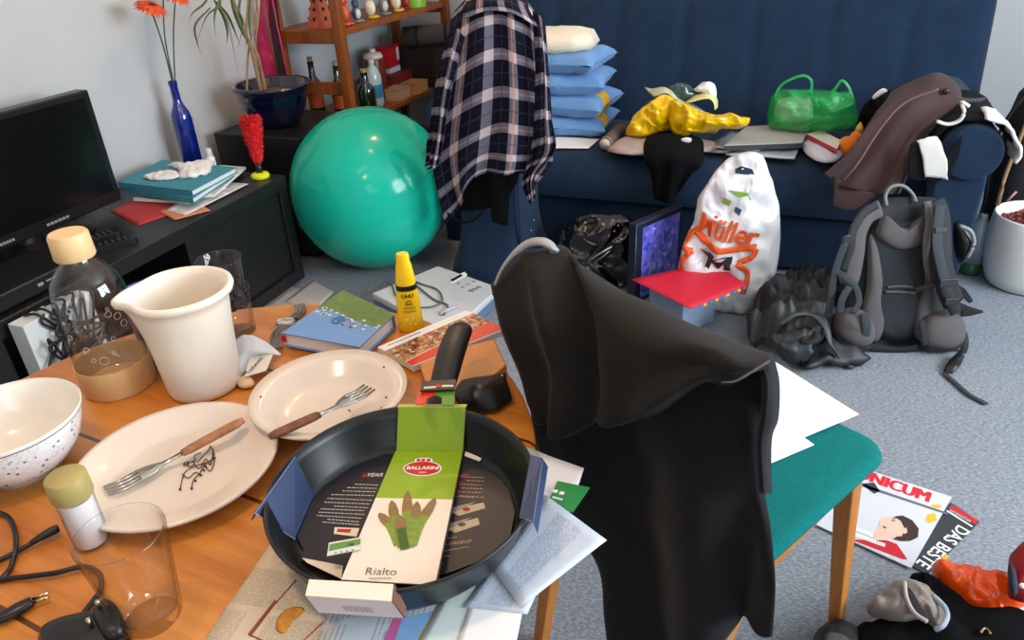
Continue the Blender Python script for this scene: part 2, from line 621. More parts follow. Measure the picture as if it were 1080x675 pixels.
# ---------------------------------------------------------------- light
wd = bpy.data.worlds.new('sky'); SC.world = wd
wd.use_nodes = True
bg = wd.node_tree.nodes['Background']
bg.inputs[0].default_value = (.78, .88, 1, 1); bg.inputs[1].default_value = .6
def light(name, typ, loc, energy, col, size=.1, target=None, size_y=None):
    l = bpy.data.lights.new(name, typ)
    l.energy = energy; l.color = col
    if typ == 'AREA':
        l.size = size
        if size_y: l.shape = 'RECTANGLE'; l.size_y = size_y
    else: l.shadow_soft_size = size
    o = bpy.data.objects.new(name, l)
    COL.objects.link(o); o.location = loc
    if target: o.rotation_euler = (V(target) - V(loc)).to_track_quat('-Z', 'Y').to_euler()
    return o
for yy in (.88, 1.92):
    light('window_daylight', 'AREA', (XR - .01, yy, 1.52), 56, (.82, .91, 1), .92, (0, yy, 1.3), 1.25)
light('daylight_behind', 'AREA', (.9, YF + .05, 1.55), 9, (.84, .92, 1), 1.3, (.4, 2, .6), 1.2)
light('pendant_lamp', 'POINT', (-.62, .28, 2.0), 15, (1, .66, .40), .07)
light('ceiling_spot_lamp', 'POINT', (-1.25, 2.55, 2.2), 13, (1, .60, .30), .06)
light('ceiling_spot_lamp.001', 'POINT', (-1.0, 1.9, 2.3), 5, (1, .62, .32), .05)
SC.view_settings.view_transform = 'Standard'
SC.view_settings.look = 'None'
SC.view_settings.gamma = 1
SC.view_settings.use_curve_mapping = False
SC.view_settings.exposure = 0.32
SC.cycles.transparent_max_bounces = 32

# ---------------------------------------------------------------- television stand and what is on it
SX, SZ = -1.817, .452
t = thing('television_stand', 'long low black television stand with open bays against the white wall', 'tv stand', (-2.09, 1.4, 0))
m = MB().box((XL + .01, .2, SZ - .05), (SX, 2.255, SZ)); m.build('top_board', BLACKBOARD, t, False, .003)
m = MB().box((XL + .01, .2, .02), (SX, 2.255, .07)); m.build('bottom_board', BLACKBOARD, t, False, .003)
for y0 in (2.205, 1.70, 1.0, .2):
    MB().box((XL + .02, y0, .07), (SX - .002, y0 + .05, SZ - .05)).build('upright', BLACKBOARD, t, False, .003)
MB().box((SX - .03, 1.75, .07), (SX - .014, 2.205, SZ - .05)).build('door', BLACKBOARD, t, False, .002)
MB().box((XL + .02, 1.05, .235), (SX - .01, 1.70, .25)).build('shelf_board', BLACKBOARD, t, False, .002)
MB().box((XL + .03, .25, .07), (XL + .04, .95, SZ - .05)).build('back_panel', BLACKBOARD, t, False)

t = thing('television', 'black flat television on the black stand beside the teal books', 'television', (-2.15, 1.45, SZ))
tx = -2.15
cab = MB().box((tx - .05, 1.10, SZ + .035), (tx, 1.795, SZ + .405)).build('cabinet', BLACKPL, t, False, .006)
MB().box((tx - .002, 1.125, SZ + .075), (tx + .002, 1.77, SZ + .385)).build('screen', SCREEN, t, False)
m = MB()
for y0, y1 in ((1.50, 1.585), (1.33, 1.39)):
    for k in range(6):
        m.box((tx, y0 + (y1 - y0) * k / 6, SZ + .05), (tx + .0012, y0 + (y1 - y0) * (k + .75) / 6, SZ + .058))
m.build('bezel_marking', SILVER, cab, False)
m = MB(); m.lathe([(0, 0), (.14, 0), (.14, .008), (.05, .014), (.03, .02), (.03, .06)], (tx - .03, 1.45, SZ), 32, sy=1.5); m.build('stand_foot', BLACKPL, t, True, sharp=40)

t = thing('media_player', 'flat black media player box lying in front of the television', 'media player', (-1.93, 1.2, SZ))
cas = MB().box((-2.03, 1.03, SZ + .006), (-1.84, 1.35, SZ + .05)).build('casing', BLACKPL, t, False, .004)
m = MB()
m.box((-1.8395, 1.20, SZ + .026), (-1.8385, 1.216, SZ + .034)); m.box((-1.8395, 1.226, SZ + .029), (-1.8385, 1.255, SZ + .033))
m.build('front_marking', SILVER, cas, False)
for y in (1.06, 1.32):
    for x in (-2.0, -1.87): MB().box((x - .008, y - .008, SZ), (x + .008, y + .008, SZ + .007)).build('foot', BLACKPL, t, False)

def remote(label, c, ang, L=.17):
    t = thing('remote_control', label, 'remote control', (c[0], c[1], SZ), 0, 'remote controls on the television stand')
    m = MB().prism(rbox((c[0], c[1], SZ), .045, L, .014, ang), (0, 0, .018))
    cs = m.build('casing', BLACKPL, t, False, .003)
    b = MB()
    for i in range(-3, 4):
        for j in (-1, 0, 1):
            x, y = j * .011, i * .018
            p = V((c[0] + x * math.cos(ang) - y * math.sin(ang), c[1] + x * math.sin(ang) + y * math.cos(ang), SZ + .018))
            b.box(p - V((.003, .004, 0)), p + V((.003, .004, .0015)))
    b.build('button_pad', mat('dark_rubber', (48, 48, 50), .7), cs, False)
q0 = (-1.9607,1.5346,.46)
remote('black remote control lying nearer the front edge of the television stand', (q0[0] + .035, q0[1] - .03), -.55)
remote('black remote control lying nearer the television foot', (q0[0] - .05, q0[1] - .005), -.35)

# white carton with cables hanging over it, in front of the stand
W0, W1 = V((-1.745,1.0628,.44461)), V((-1.745,1.1665,.43922))
t = MB().box((-1.80, W0.y, 0), (-1.745, W1.y + .10, W0.z)); o = t.build('white_box', mat('white_carton', (214, 218, 216), .7), smooth=False, bevel=.002)
tag(o, 'flat white carton standing on end against the television stand, cables hanging over it', 'box')
random.seed(3)
for k in range(6):
    pts = [V((-1.79, W0.y + .04 + .03 * k, W0.z + .005))]
    pts.append(V((-1.742, W0.y + .05 + .025 * k, W0.z + .006)))
    for i in range(7):
        pts.append(V((-1.736 + random.uniform(0, .035), W0.y + random.uniform(.0, .2), W0.z - .035 - random.uniform(.01, .13))))
    pts.append(V((-1.735, W0.y + .05 + .03 * k, W0.z - .02)))
    pts.append(V((-1.742, W0.y + .06 + .03 * k, W0.z + .006)))
    o = MB().tube(pts, .0038, 6, smooth=90).build('cable', BLACKPL)
    tag(o, 'dark cable in the tangle hanging over the white carton', 'cable', 'cables tangled on the white carton')

TEAL = mat('teal_cloth_cover', (54, 138, 158), .7, var=(40, .06))
PAGES = mat('book_pages', (232, 230, 224), .85, var=(200, .05))
def hardback(name, label, cat, top, h, cover, group=None, ct=.003, inset=.004, spine=3, ribbon=None):
    """closed book; top = four corners of the upper cover, spine = index of the spine edge"""
    top = [V(p) for p in top]
    z1 = top[0].z
    c = sum(top, V()) / 4
    t = thing(name, label, cat, (c.x, c.y, z1 - h), 0, group)
    m = MB()
    m.prism(top, (0, 0, -ct)); m.prism([p - V((0, 0, h - ct)) for p in top], (0, 0, -ct))
    a, b = top[spine], top[(spine + 1) % 4]
    inn = (c - (a + b) / 2).normalized() * ct
    m.prism([a, b, b + inn, a + inn], (0, 0, -h))
    m.build('cover', cover, t, False, .0008)
    pg = []
    for i, p in enumerate(top):
        d = c - p
        pg.append(p + d * (inset / d.length * 1.4) - V((0, 0, ct)))
    MB().prism(pg, (0, 0, -(h - 2 * ct))).build('pages', PAGES, t, False)
    return t

# papers at the bottom of the pile
o = sheet([(-2.19,1.7661,.4535),(-2.1908,1.914,.4535),(-1.923,1.8794,.4535),(-1.9743,1.6769,.4535)]).build('red_folder', mat('red_card', (176, 44, 50), .6), solid=.0015)
tag(o, 'red card folder lying flat on the television stand below the teal books', 'folder')
o = sheet([(-2.001,1.7981,.4555),(-2.0004,1.9438,.4555),(-1.828,1.8501,.4555),(-1.8871,1.7455,.4555)]).build('leaflet', mat('orange_leaflet', (206, 130, 92), .6), solid=.001)
tag(o, 'orange leaflet corner sticking out below the white magazines', 'leaflet')
NEWSGREY = print_mat('printed_leaflet', (226, 224, 222), (120, 120, 124), 3, 30)
o = sheet([(-1.9759,1.8073,.4578),(-2.0812,2.1117,.4578),(-1.8773,2.1141,.4578),(-1.8757,1.7865,.4578)]).build('leaflet', NEWSGREY, solid=.001)
tag(o, 'white printed leaflet at the front edge of the television stand', 'leaflet')
def magazine(label, top, h, cover, group=None, name='magazine', cat='magazine', pages=None):
    c = sum([V(p) for p in top], V()) / 4
    t = thing(name, label, cat, (c.x, c.y, V(top[0]).z - h), 0, group)
    MB().prism(top, (0, 0, -.0012)).build('cover', cover, t, False)
    MB().prism([V(p) - V((0, 0, .0012)) for p in top], (0, 0, -h + .0012)).build('pages', pages or PAGES, t, False)
    return t
magazine('white magazine with dark bars on its spine under the teal books', [(-2.1698,1.8542,.469),(-2.1986,2.0502,.469),(-1.9234,2.0478,.469),(-1.9531,1.8769,.469)], .0105, mat('glossy_white', (228, 226, 226), .3), 'magazines on the television stand')
m = MB()
magazine('white magazine sticking out on the right of the teal books', [(-1.9471,1.892,.478),(-2.1015,2.2338,.478),(-1.9807,2.2359,.478),(-1.8796,1.938,.478)], .0085, NEWSGREY, 'magazines on the television stand')
hardback('book', 'teal hardback book, lower of the two in the pile on the television stand', 'book', [(-2.2175,1.8693,.4985),(-2.2925,2.1617,.4985),(-1.9395,2.1197,.4985),(-1.8815,1.8393,.4985)], .02, TEAL, 'teal books on the television stand')
hardback('book', 'teal hardback book with a white cloth on it, upper of the two', 'book', [(-2.2306,1.8645,.52),(-2.2743,2.1252,.52),(-1.9118,2.1087,.52),(-1.8903,1.8523,.52)], .021, TEAL, 'teal books on the television stand')
# crumpled white cloth
m = MB()
CLOTHW = mat('white_cotton', (228, 226, 224), .9, bump=(60, .2))
m.puff([(-2.171,1.9243,.5225),(-2.1591,1.9712,.5225),(-2.1257,2.0012,.5225),(-2.0652,1.9924,.5225),(-2.0312,1.9455,.5225),(-2.0711,1.915,.5225),(-2.1204,1.9036,.5225)], (0, 0, 1), .014, .002, wr=.007, ws=55, seed=2, floor=.5206)
m.puff([(-2.1996,2.0661,.5225),(-2.1255,2.0589,.5225),(-2.0963,2.1008,.5225),(-2.044,2.1485,.5225),(-2.0005,2.0866,.5225),(-1.9581,2.0167,.5225),(-1.989,1.9552,.5225),(-2.0393,1.9544,.5225),(-2.098,2.0188,.5225)], (0, 0, 1), .02, .002, wr=.010, ws=50, seed=5, floor=.5206)
o = m.build('cotton_cloth', CLOTHW); tag(o, 'crumpled white cloth lying on the upper teal book', 'cloth')

# blue bottle vase with gerberas
BLUEGLASS = mat('cobalt_glass', (10, 32, 128), .08, coat=.6, spec=.7)
vx, vy = -2.262, 2.262
t = thing('bottle_vase', 'cobalt blue bottle used as a vase, by the wall behind the teal books', 'vase', (vx, vy, SZ))
MB().lathe([(0, .001), (.034, 0), (.037, .006), (.038, .19), (.034, .215), (.02, .245), (.0155, .26), (.0145, .315), (.0165, .318), (.0165, .335), (.012, .335), (.011, .26), (0, .25)], (vx, vy, SZ), 32).build('bottle', BLUEGLASS, t, sharp=50)
STEM = mat('flower_stem', (70, 84, 66), .6)
PETAL = mat('orange_petals', (226, 78, 24), .6, var=(30, .18))
FCEN = mat('dark_flower_centre', (52, 28, 22), .8)
def gerbera(path, r, label, seed, tilt):
    t = thing('gerbera', label, 'flower', path[0], 0, 'orange gerberas in the blue vase')
    path = [V(p) for p in path]
    MB().tube(path, .0028, 6, smooth=16).build('stem', STEM, t)
    top = path[-1]
    M = Matrix.Rotation(tilt, 3, 'Y').to_4x4()
    rnd = random.Random(seed)
    m = MB()
    for ring, n, rr, lift in ((0, 22, r, .0), (1, 18, r * .8, .006), (2, 12, r * .5, .010)):
        for k in range(n):
            a = 2 * PI * (k + rnd.random() * .4) / n
            d = V((math.cos(a), math.sin(a), 0)); s = V((-math.sin(a), math.cos(a), 0)) * (r * .12)
            e = rr * rnd.uniform(.9, 1.05)
            P0 = [d * .01 + V((0, 0, lift)), d * e * .55 + s + V((0, 0, lift + .008)), d * e + V((0, 0, lift - .004)), d * e * .55 - s + V((0, 0, lift + .008))]
            m.flat([top + M @ p for p in P0])
    pe = m.build('petals', PETAL, t, solid=.0012)
    MB().ball(top + M @ V((0, 0, .012)), (r * .26, r * .26, r * .14), nu=14, nv=8).build('flower_centre', FCEN, pe)
vt = V((vx, vy, SZ + .30))
gerbera([vt] + [(-2.22,2.2212,.92184),(-2.19,2.1786,1.05227)], .062, 'orange gerbera leaning left out of the blue vase', 1, .5)
gerbera([vt + V((.004, 0, 0))] + [(-2.25,2.2696,.94054),(-2.25,2.3181,1.09737)], .05, 'orange gerbera standing upright between its two neighbours', 2, .2)
gerbera([vt + V((.0, .005, 0))] + [(-2.23,2.2907,.93757),(-2.22,2.339,1.07253)], .055, 'orange gerbera leaning right out of the blue vase', 3, .6)

# feather duster style brush
q = V((-1.8877,2.1993,.455)); q.z = SZ
t = thing('dust_brush', 'red fluffy brush standing on a yellow round base at the end of the stand', 'brush', q)
YEL = mat('neon_yellow', (214, 222, 18), .5)
MB().lathe([(0, 0), (.03, 0), (.034, .005), (.034, .014), (.028, .02), (0, .022)], q, 28).build('base', YEL, t)
tip = V((-1.93,2.2588,.67066))
ax = (tip - q).normalized()
L = (tip - q).length
MB().tube([q + V((0, 0, .02)), q + ax * .065], .012, 12).build('handle', BLACKPL, t)
rnd = random.Random(4); m = MB()
REDF = mat('red_fluff', (206, 24, 30), .8, var=(60, .2))
prof = [(.05, .016), (.09, .026), (.13, .032), (L * .8, .040), (L * .93, .040), (L, .022)]
sx = ax.cross(V((0, 1, 0))).normalized(); sy = ax.cross(sx)
for k in range(760):
    h = rnd.uniform(.05, L * .97)
    for i in range(len(prof) - 1):
        if prof[i][0] <= h <= prof[i + 1][0]: R0 = prof[i][1] + (prof[i + 1][1] - prof[i][1]) * (h - prof[i][0]) / (prof[i + 1][0] - prof[i][0])
    a = rnd.random() * 2 * PI
    d = sx * math.cos(a) + sy * math.sin(a)
    p0 = q + ax * h + d * (R0 * .3); p1 = q + ax * (h + .010) + d * (R0 * rnd.uniform(.85, 1.15))
    m.tube([p0, p1], [.0032, .0015], 4)
m.tube([q + ax * .05, q + ax * .09, q + ax * (L * .8), q + ax * (L * .97)], [.012, .018, .026, .018], 12)
m.build('bristles', REDF, t)

q = V((-2.09, 2.19, SZ))
t = thing('spray_bottle', 'small white bottle standing behind the pile of teal books', 'bottle', (q.x - .03, q.y + .02, SZ))
c = (q.x - .03, q.y + .02, SZ)
MB().lathe([(0, 0), (.017, 0), (.018, .003), (.018, .06), (.012, .068), (0, .068)], c, 20).build('body', WHITEPL, t, sharp=50)
MB().lathe([(0, .068), (.013, .068), (.013, .092), (.011, .097), (0, .098)], c, 20).build('cap', mat('frosted_cap', (205, 208, 210), .3), t, sharp=50)

# black box with the blue pot
CX0, CX1, CY0, CY1, CZ = -2.30, -1.88, 2.45, 2.9, .535
t = thing('black_cabinet', 'black cube cabinet under the blue flower pot', 'cabinet', (-2.09, 2.67, 0))
MB().box((CX0, CY0, .03), (CX1, CY1, CZ)).build('body', BLACKBOARD, t, False, .004)
MB().box((CX1, CY0 + .02, .05), (CX1 + .012, CY1 - .02, CZ - .02)).build('door', BLACKBOARD, t, False, .003)
MB().box((CX0 + .03, CY0 + .03, 0), (CX1 - .03, CY1 - .03, .03)).build('plinth', BLACKBOARD, t, False)
pc = V((-2.10, 2.63, CZ))
t = thing('potted_dracaena', 'thin leaved house plant in a glazed dark blue pot on the black cabinet', 'house plant', pc)
POT = mat('cobalt_glaze', (10, 14, 42), .12, coat=.8, var=(9, .25))
MB().lathe([(0, 0), (.082, 0), (.09, .008), (.125, .07), (.145, .125), (.148, .15), (.162, .158), (.164, .172), (.156, .178), (.142, .172), (.138, .13), (0, .12)], pc, 44).build('pot', POT, t)
MB().lathe([(0, .135), (.08, .14), (.139, .134)][::-1], pc, 30).build('soil', mat('clay_granules', (122, 62, 38), .9, bump=(90, .8)), t)
TRUNK = mat('plant_stem', (150, 122, 88), .8, var=(30, .2))
LEAF = mat('dracaena_leaf', (66, 84, 46), .5, var=(14, .3))
LEAFD = mat('dry_leaf', (140, 124, 88), .7)
stems = [[(-2.09,2.5473,.73975),(-2.09,2.541,.84762),(-2.09,2.5269,.91053),(-2.09,2.5809,1.03584),(-2.09,2.6254,1.13358)], [(-2.08,2.5582,.73787),(-2.08,2.5572,.8269),(-2.1,2.5313,.92038),(-2.1,2.5007,1.07791)], [(-2.12,2.4826,.73695),(-2.12,2.5548,.84489),(-2.12,2.6411,.95866),(-2.12,2.7096,1.12758)]]
for k, st in enumerate(stems):
    st = [V(p) for p in st]
    st[0].z = pc.z + .13
    MB().tube(st, [.008, .007, .006, .005, .004] if k != 2 else [.004] * len(st), 7, smooth=20).build('stem', TRUNK, t)
def leaf(path, w, mm):
    path = spline([V(p) for p in path], 14)
    m = MB()
    for i, p in enumerate(path):
        s = i / 13
        ww = w * (.35 + .65 * math.sin(PI * min(1, s * 1.1 + .1))) * (1 - s ** 4)
        d = (path[min(i + 1, 13)] - path[max(i - 1, 0)]).normalized()
        sd = d.cross(V((.5, -.8, .2))).normalized()
        m.v += [p - sd * ww, p + V((.0, 0, -.2 * ww)), p + sd * ww]
    for i in range(13):
        for j in (0, 1): m.face((i * 3 + j, i * 3 + j + 1, i * 3 + j + 4, i * 3 + j + 3))
    m.build('leaf', mm, t, solid=.0008)
for pts, w, mm in (
    ([(-2.05,2.3613,1.07836),(-2.06,2.3797,1.038),(-2.08,2.3216,1.00946),(-2.1,2.25,.91217)], .004, LEAF),
    ([(-2.05,2.317,1.03876),(-2.07,2.2441,.99076),(-2.09,2.2542,.928),(-2.1,2.2741,.88171)], .004, LEAF),
    ([(-2.08,2.3793,1.05753),(-2.08,2.4099,.99507),(-2.08,2.4115,.93781),(-2.1,2.4073,.88695)], .006, LEAF),
    ([(-2.06,2.3641,1.05263),(-2.06,2.4093,1.00176),(-2.06,2.4309,.93855),(-2.06,2.4448,.88146)], .005, LEAF),
    ([(-2.06,2.3669,1.04589),(-2.06,2.4027,.98273),(-2.06,2.403,.90527),(-2.06,2.3934,.76388)], .003, LEAFD),
    ([(-2.02,2.4001,1.07092),(-2.02,2.4054,1.00878),(-2.02,2.4243,.93638),(-2.02,2.4442,.89587)], .007, LEAF),
    ([(-2.02,2.4101,1.05379),(-2.02,2.4407,.98451),(-2.02,2.4348,.91787),(-2.02,2.3836,.76694)], .0025, LEAFD),
    ([(-2,2.4858,1.06194),(-2,2.459,.99887),(-2,2.4427,.93385),(-2,2.4393,.88999)], .006, LEAF),
    ([(-2,2.5108,1.06927),(-2,2.5113,1.00255),(-2,2.4698,.9128),(-2,2.4321,.76497)], .0035, LEAFD),
    ([(-1.97,2.5168,1.06838),(-1.97,2.5149,.97502),(-1.97,2.5162,.8887),(-1.97,2.5216,.7554)], .004, LEAF),
    ([(-2.1,2.4032,1.08745),(-2.1,2.3437,1.04871),(-2.1,2.2758,1.02475),(-2.12,2.2677,.99384)], .004, LEAF),
    ([(-2.05,2.4279,1.09093),(-2.05,2.3604,1.04657),(-2.05,2.3234,.99956),(-2.05,2.3113,.93607)], .005, LEAF),
    ([(-2.03,2.4874,1.085),(-2.03,2.4425,1.01751),(-2.03,2.444,.95719),(-2.03,2.386,.88445)], .005, LEAF)):
    leaf(pts, w, mm)

# pink folded parasol behind the pot
t = thing('folded_parasol', 'pink and black folded fabric parasol leaning behind the blue pot', 'parasol', (-2.3482,2.93,.50831))
PINK = mat('pink_nylon', (196, 30, 88), .6, var=(12, .15))
m = MB().puff([(-2.2799,2.92,1.05402),(-2.24,2.92,1.05353),(-2.2619,2.92,.92269),(-2.2698,2.92,.76156),(-2.283,2.92,.54864),(-2.3512,2.92,.51055),(-2.4305,2.92,.54301),(-2.3858,2.92,.7596),(-2.3284,2.92,.92263)], (.5, -.85, 0), .03, .02, wr=.016, ws=22, seed=3, floor=CZ + .001)
m.build('canopy', PINK, t)
m = MB().puff([(-2.2247,2.9,1.05522),(-2.1952,2.9,1.05486),(-2.2096,2.9,.84659),(-2.2206,2.9,.61997),(-2.2253,2.9,.52928),(-2.2661,2.9,.53638),(-2.2641,2.9,.72385),(-2.2464,2.9,.92527)], (.5, -.85, 0), .02, .02, wr=.01, ws=22, seed=6, floor=CZ + .001)
m.build('black_panel', mat('black_nylon', (26, 22, 26), .6), t)
m = MB().tube([(-2.2101,2.885,1.04899),(-2.2067,2.885,.76863),(-2.1994,2.885,.55117)], .004, 6)
m.build('edge_rod', PINK, t)

# ---------------------------------------------------------------- ladder shelf on the left wall
t = thing('ladder_shelf', 'orange stained pine ladder shelf in the corner behind the green ball', 'shelf', (-2.15, 3.5, 0))
FX, RX, Y0, Y1 = -1.985, -2.315, 3.02, 4.12
for y in (Y0, Y1):
    for x in (FX, RX):
        MB().box((x - .022, y - .022, 0), (x + .022, y + .022, 1.75)).build('post', PINE, t, False, .003)
    for z in (.43, .615, .84, 1.25):
        MB().box((RX + .02, y - .012, z - .035), (FX - .02, y + .012, z + .02)).build('rung', PINE, t, False, .002)
Z1, Z2 = .862, .445
for z in (.16, Z2, Z1, 1.3):
    MB().box((RX - .02, Y0 + .012, z - .025), (FX + .012, Y1 - .012, z)).build('shelf_board', PINE, t, False, .002)

TERRA = mat('terracotta', (178, 92, 66), .85, var=(50, .15))
def on_shelf(px, py, z, x): pass
# terracotta pyramid with holes, at the near end of the upper board
q = V((-2.14, 3.12, Z1))
t = thing('incense_house', 'terracotta pyramid shaped incense house at the near end of the upper shelf board', 'ornament', q)
MB().lathe([(0, 0), (.075, 0), (.075, .012), (.066, .016), (.02, .17), (0, .18)], q, 6).build('body', TERRA, t, False)
for k in range(6):
    for h in (.04, .08, .115):
        a = PI / 6 + k * PI / 3
        rr = (.066 - (h - .016) * .3) * .866
        MB().ball(q + V((rr * math.cos(a), rr * math.sin(a), h)), (.007, .007, .009), nu=8, nv=6).build('hole', mat('hole_shade', (40, 22, 18), .9), t)  # solid dark balls; the shade inside each hole is put into their colour
# small figurines in a row
FIG = [  # y, body, belly, feet, hat, height
    (3.16, (196, 70, 40), (214, 90, 50), (208, 92, 52), (60, 60, 30), .13),
    (3.27, (70, 84, 110), (208, 208, 196), (140, 132, 128), (60, 74, 100), .10),
    (3.40, (226, 214, 190), (235, 226, 205), (220, 168, 30), (150, 104, 60), .12),
    (3.53, (120, 124, 132), (205, 205, 198), (128, 128, 132), (96, 100, 108), .11),
    (3.66, (228, 214, 176), (236, 228, 210), (222, 178, 30), (226, 190, 60), .12),
    (3.76, (156, 24, 44), (170, 40, 50), (150, 40, 40), (60, 20, 24), .10)]
FL = ['red figurine with dark belt, next to the near shelf post', 'slate blue and white figurine with grey feet', 'cream figurine on yellow feet with a brown cap, third from the near post',
      'grey and white figurine between the two cream ones', 'cream figurine with yellow feet and yellow cap', 'dark red figurine next to the green tin']
for (y, cb, cbe, cf, ch, h), lb in zip(FIG, FL):
    q = V((FX - .055, y, Z1))
    t = thing('figurine', lb, 'figurine', q, 0, 'figurines on the upper shelf board')
    nm = lb.split(' figurine')[0].replace(' ', '_') + str(int(y * 100))
    MB().ball(q + V((0, 0, h * .42)), (h * .22, h * .22, h * .32)).build('body', mat(nm + 'b', cb, .4), t)
    MB().ball(q + V((h * .10, -h * .04, h * .40)), (h * .15, h * .16, h * .24)).build('belly', mat(nm + 'y', cbe, .4), t)
    m = MB()
    for s in (-1, 1): m.ball(q + V((h * .12, s * h * .13, h * .07)), (h * .2, h * .12, h * .07))
    m.build('feet', mat(nm + 'f', cf, .4), t)
    hd_ = MB().ball(q + V((0, 0, h * .82)), h * .18).build('head', mat(nm + 'b', cb, .4), t)
    MB().lathe([(h * .19, 0), (h * .17, h * .05), (h * .09, h * .16), (0, h * .18)], q + V((0, 0, h * .88)), 14).build('hat', mat(nm + 'h', ch, .5), hd_)
    MB().ball(q + V((h * .19, 0, h * .8)), (h * .08, h * .05, h * .04)).build('nose', mat(nm + 'f', cf, .4), hd_)
q = V((FX - .06, 3.89, Z1))
t = thing('tin', 'lime green round tin at the far end of the upper shelf board', 'tin', q)
MB().lathe([(0, 0), (.055, 0), (.055, .04), (0, .04)], q, 28).build('body', mat('lime_lacquer', (132, 190, 60), .4), t, sharp=40)
MB().lathe([(0, .04), (.057, .04), (.057, .055), (.05, .058), (0, .058)], q, 28).build('lid', mat('pale_lime', (196, 214, 150), .4), t, sharp=40)

# bottles in the near bay
GREENGL = mat('dark_green_glass', (20, 34, 16), .08, coat=.6, spec=.7)
CORK = mat('cork', (176, 132, 86), .8)
LAB = mat('orange_label', (196, 92, 34), .6)
def wine(q, h, label, lab=True, rl=.037):
    t = thing('wine_bottle', label, 'bottle', q, 0, 'wine bottles on the lower shelf board')
    MB().lathe([(0, 0), (rl, 0), (rl, h * .58), (rl * .9, h * .64), (rl * .42, h * .74), (rl * .38, h * .95), (rl * .42, h * .95), (rl * .42, h * .985), (0, h * .985)], q, 24).build('glass', GREENGL, t, sharp=50)
    MB().lathe([(0, h * .985), (rl * .33, h * .985), (rl * .36, h * 1.06), (0, h * 1.06)], q, 14).build('cork', CORK, t, sharp=40)
    if lab:
        m = MB(); m.lathe([(rl + .0006, h * .2), (rl + .0006, h * .45)], q, 24); m.f = m.f[:-2] if len(m.f) > 24 else m.f; m.mi = m.mi[:len(m.f)]; m.uv = m.uv[:len(m.f)]
        m.build('paper_label', LAB, t)
wine(V((-2.225, 3.10, Z2)), .27, 'dark green wine bottle with a cork near the wall in the near shelf bay')
wine(V((-2.10, 3.12, Z2)), .25, 'dark green wine bottle with a cork beside the near front shelf post')
wine(V((-2.02, 3.23, Z2)), .20, 'squat green bottle lying just behind the top of the green ball', False, .045)

def shelf_box(name, label, cat, c, size, col, ang=0, rough=.6, lid=None, group=None):
    t = thing(name, label, cat, (c[0], c[1], c[2]), ang, group)
    M = Matrix.Translation(V(c)) @ Matrix.Rotation(ang, 4, 'Z')
    sx, sy, sz = size
    MB().box((-sx / 2, -sy / 2, 0), (sx / 2, sy / 2, sz * .82), M=M).build('box_body', mat(name + label[:9] + 'b', col, rough), t, False, .002)
    MB().box((-sx / 2 - .002, -sy / 2 - .002, sz * .82), (sx / 2 + .002, sy / 2 + .002, sz), M=M).build('lid', mat(name + label[:9] + 'l', lid or tuple(int(x * .9) for x in col), rough), t, False, .002)
    return t
# upper layer of the crowded lower board
q = V((-2.12, 3.50, Z2))
t = thing('storage_jar', 'brown stoneware jar with a white lid on the lower shelf board', 'jar', q)
MB().lathe([(0, 0), (.05, 0), (.056, .01), (.056, .20), (.05, .215), (0, .215)], q, 24).build('body', mat('brown_stoneware', (98, 40, 24), .35), t, sharp=50)
MB().lathe([(0, .215), (.05, .215), (.052, .225), (.04, .24), (.016, .245), (.016, .26), (0, .265)], q, 24).build('lid', mat('cream_lid', (218, 206, 190), .4), t, sharp=50)
q = V((-2.05, 3.36, Z2))
t = thing('water_bottle', 'clear plastic bottle with a blue label behind the green ball', 'bottle', q)
MB().lathe([(0, 0), (.04, 0), (.042, .02), (.042, .15), (.03, .19), (.014, .205), (.014, .215), (0, .215)], q, 24).build('body', mat('clear_pet', (168, 190, 190), .1, spec=.6), t)
m = MB(); m.tube([q + V((0, 0, .05)), q + V((0, 0, .115))], .0428, 24, caps=False); m.build('label_band', mat('blue_label', (52, 128, 170), .4), t)
MB().lathe([(0, .215), (.016, .215), (.016, .235), (0, .236)], q, 16).build('cap', mat('pale_cap', (210, 200, 196), .4), t, sharp=40)
shelf_box('gift_box', 'beige carton on the lower shelf board below the red tin', 'box', (-2.03, 3.55, Z2), (.09, .13, .06), (190, 150, 122))
shelf_box('gift_box', 'small tan carton at the front edge of the lower shelf board', 'box', (-2.01, 3.71, Z2), (.10, .13, .06), (186, 132, 84))
shelf_box('gift_box', 'flat dark red box lying behind the tan carton', 'box', (-2.16, 3.72, Z2), (.16, .22, .10), (112, 24, 24))
shelf_box('gift_box', 'white and blue packet lying below the red tin', 'box', (-2.18, 3.735, Z2 + .1005), (.10, .12, .035), (206, 200, 204), lid=(46, 70, 140))
t = shelf_box('tea_tin', 'bright red tin with a pale emblem at the back of the lower shelf board', 'tin', (-2.17, 3.72, Z2 + .1365), (.10, .16, .105), (188, 24, 36), .2, .35)
m = MB(); M = Matrix.Translation((-2.17, 3.72, Z2 + .1365)) @ Matrix.Rotation(.2, 4, 'Z')
m.box((.0515, .028, .022), (.053, .07, .088), M=M)
m.build('emblem', mat('pale_emblem', (226, 190, 188), .5), t, False)
t = thing('rolled_mat', 'dark grey rolled mat lying on the far half of the lower shelf board', 'mat', (-2.1, 3.95, Z2))
m = MB()
c0, c1 = V((-2.13, 3.87, Z2 + .26)), V((-1.83, 3.98, Z2 + .27))
ROLL = mat('charcoal_felt', (70, 66, 66), .95, var=(40, .1))
m.tube([c0, c0.lerp(c1, .5), c1], .055, 20); m.build('roll', ROLL, t)
m = MB()
for f in (.25, .75): m.tube([c0.lerp(c1, f - .03), c0.lerp(c1, f + .03)], .0565, 20)
m.build('strap', mat('black_strap', (24, 24, 26), .7), t)
shelf_box('storage_box', 'black storage box under the rolled grey mat', 'box', (-2.06, 3.95, Z2), (.24, .24, .203), (22, 20, 20))
MB()

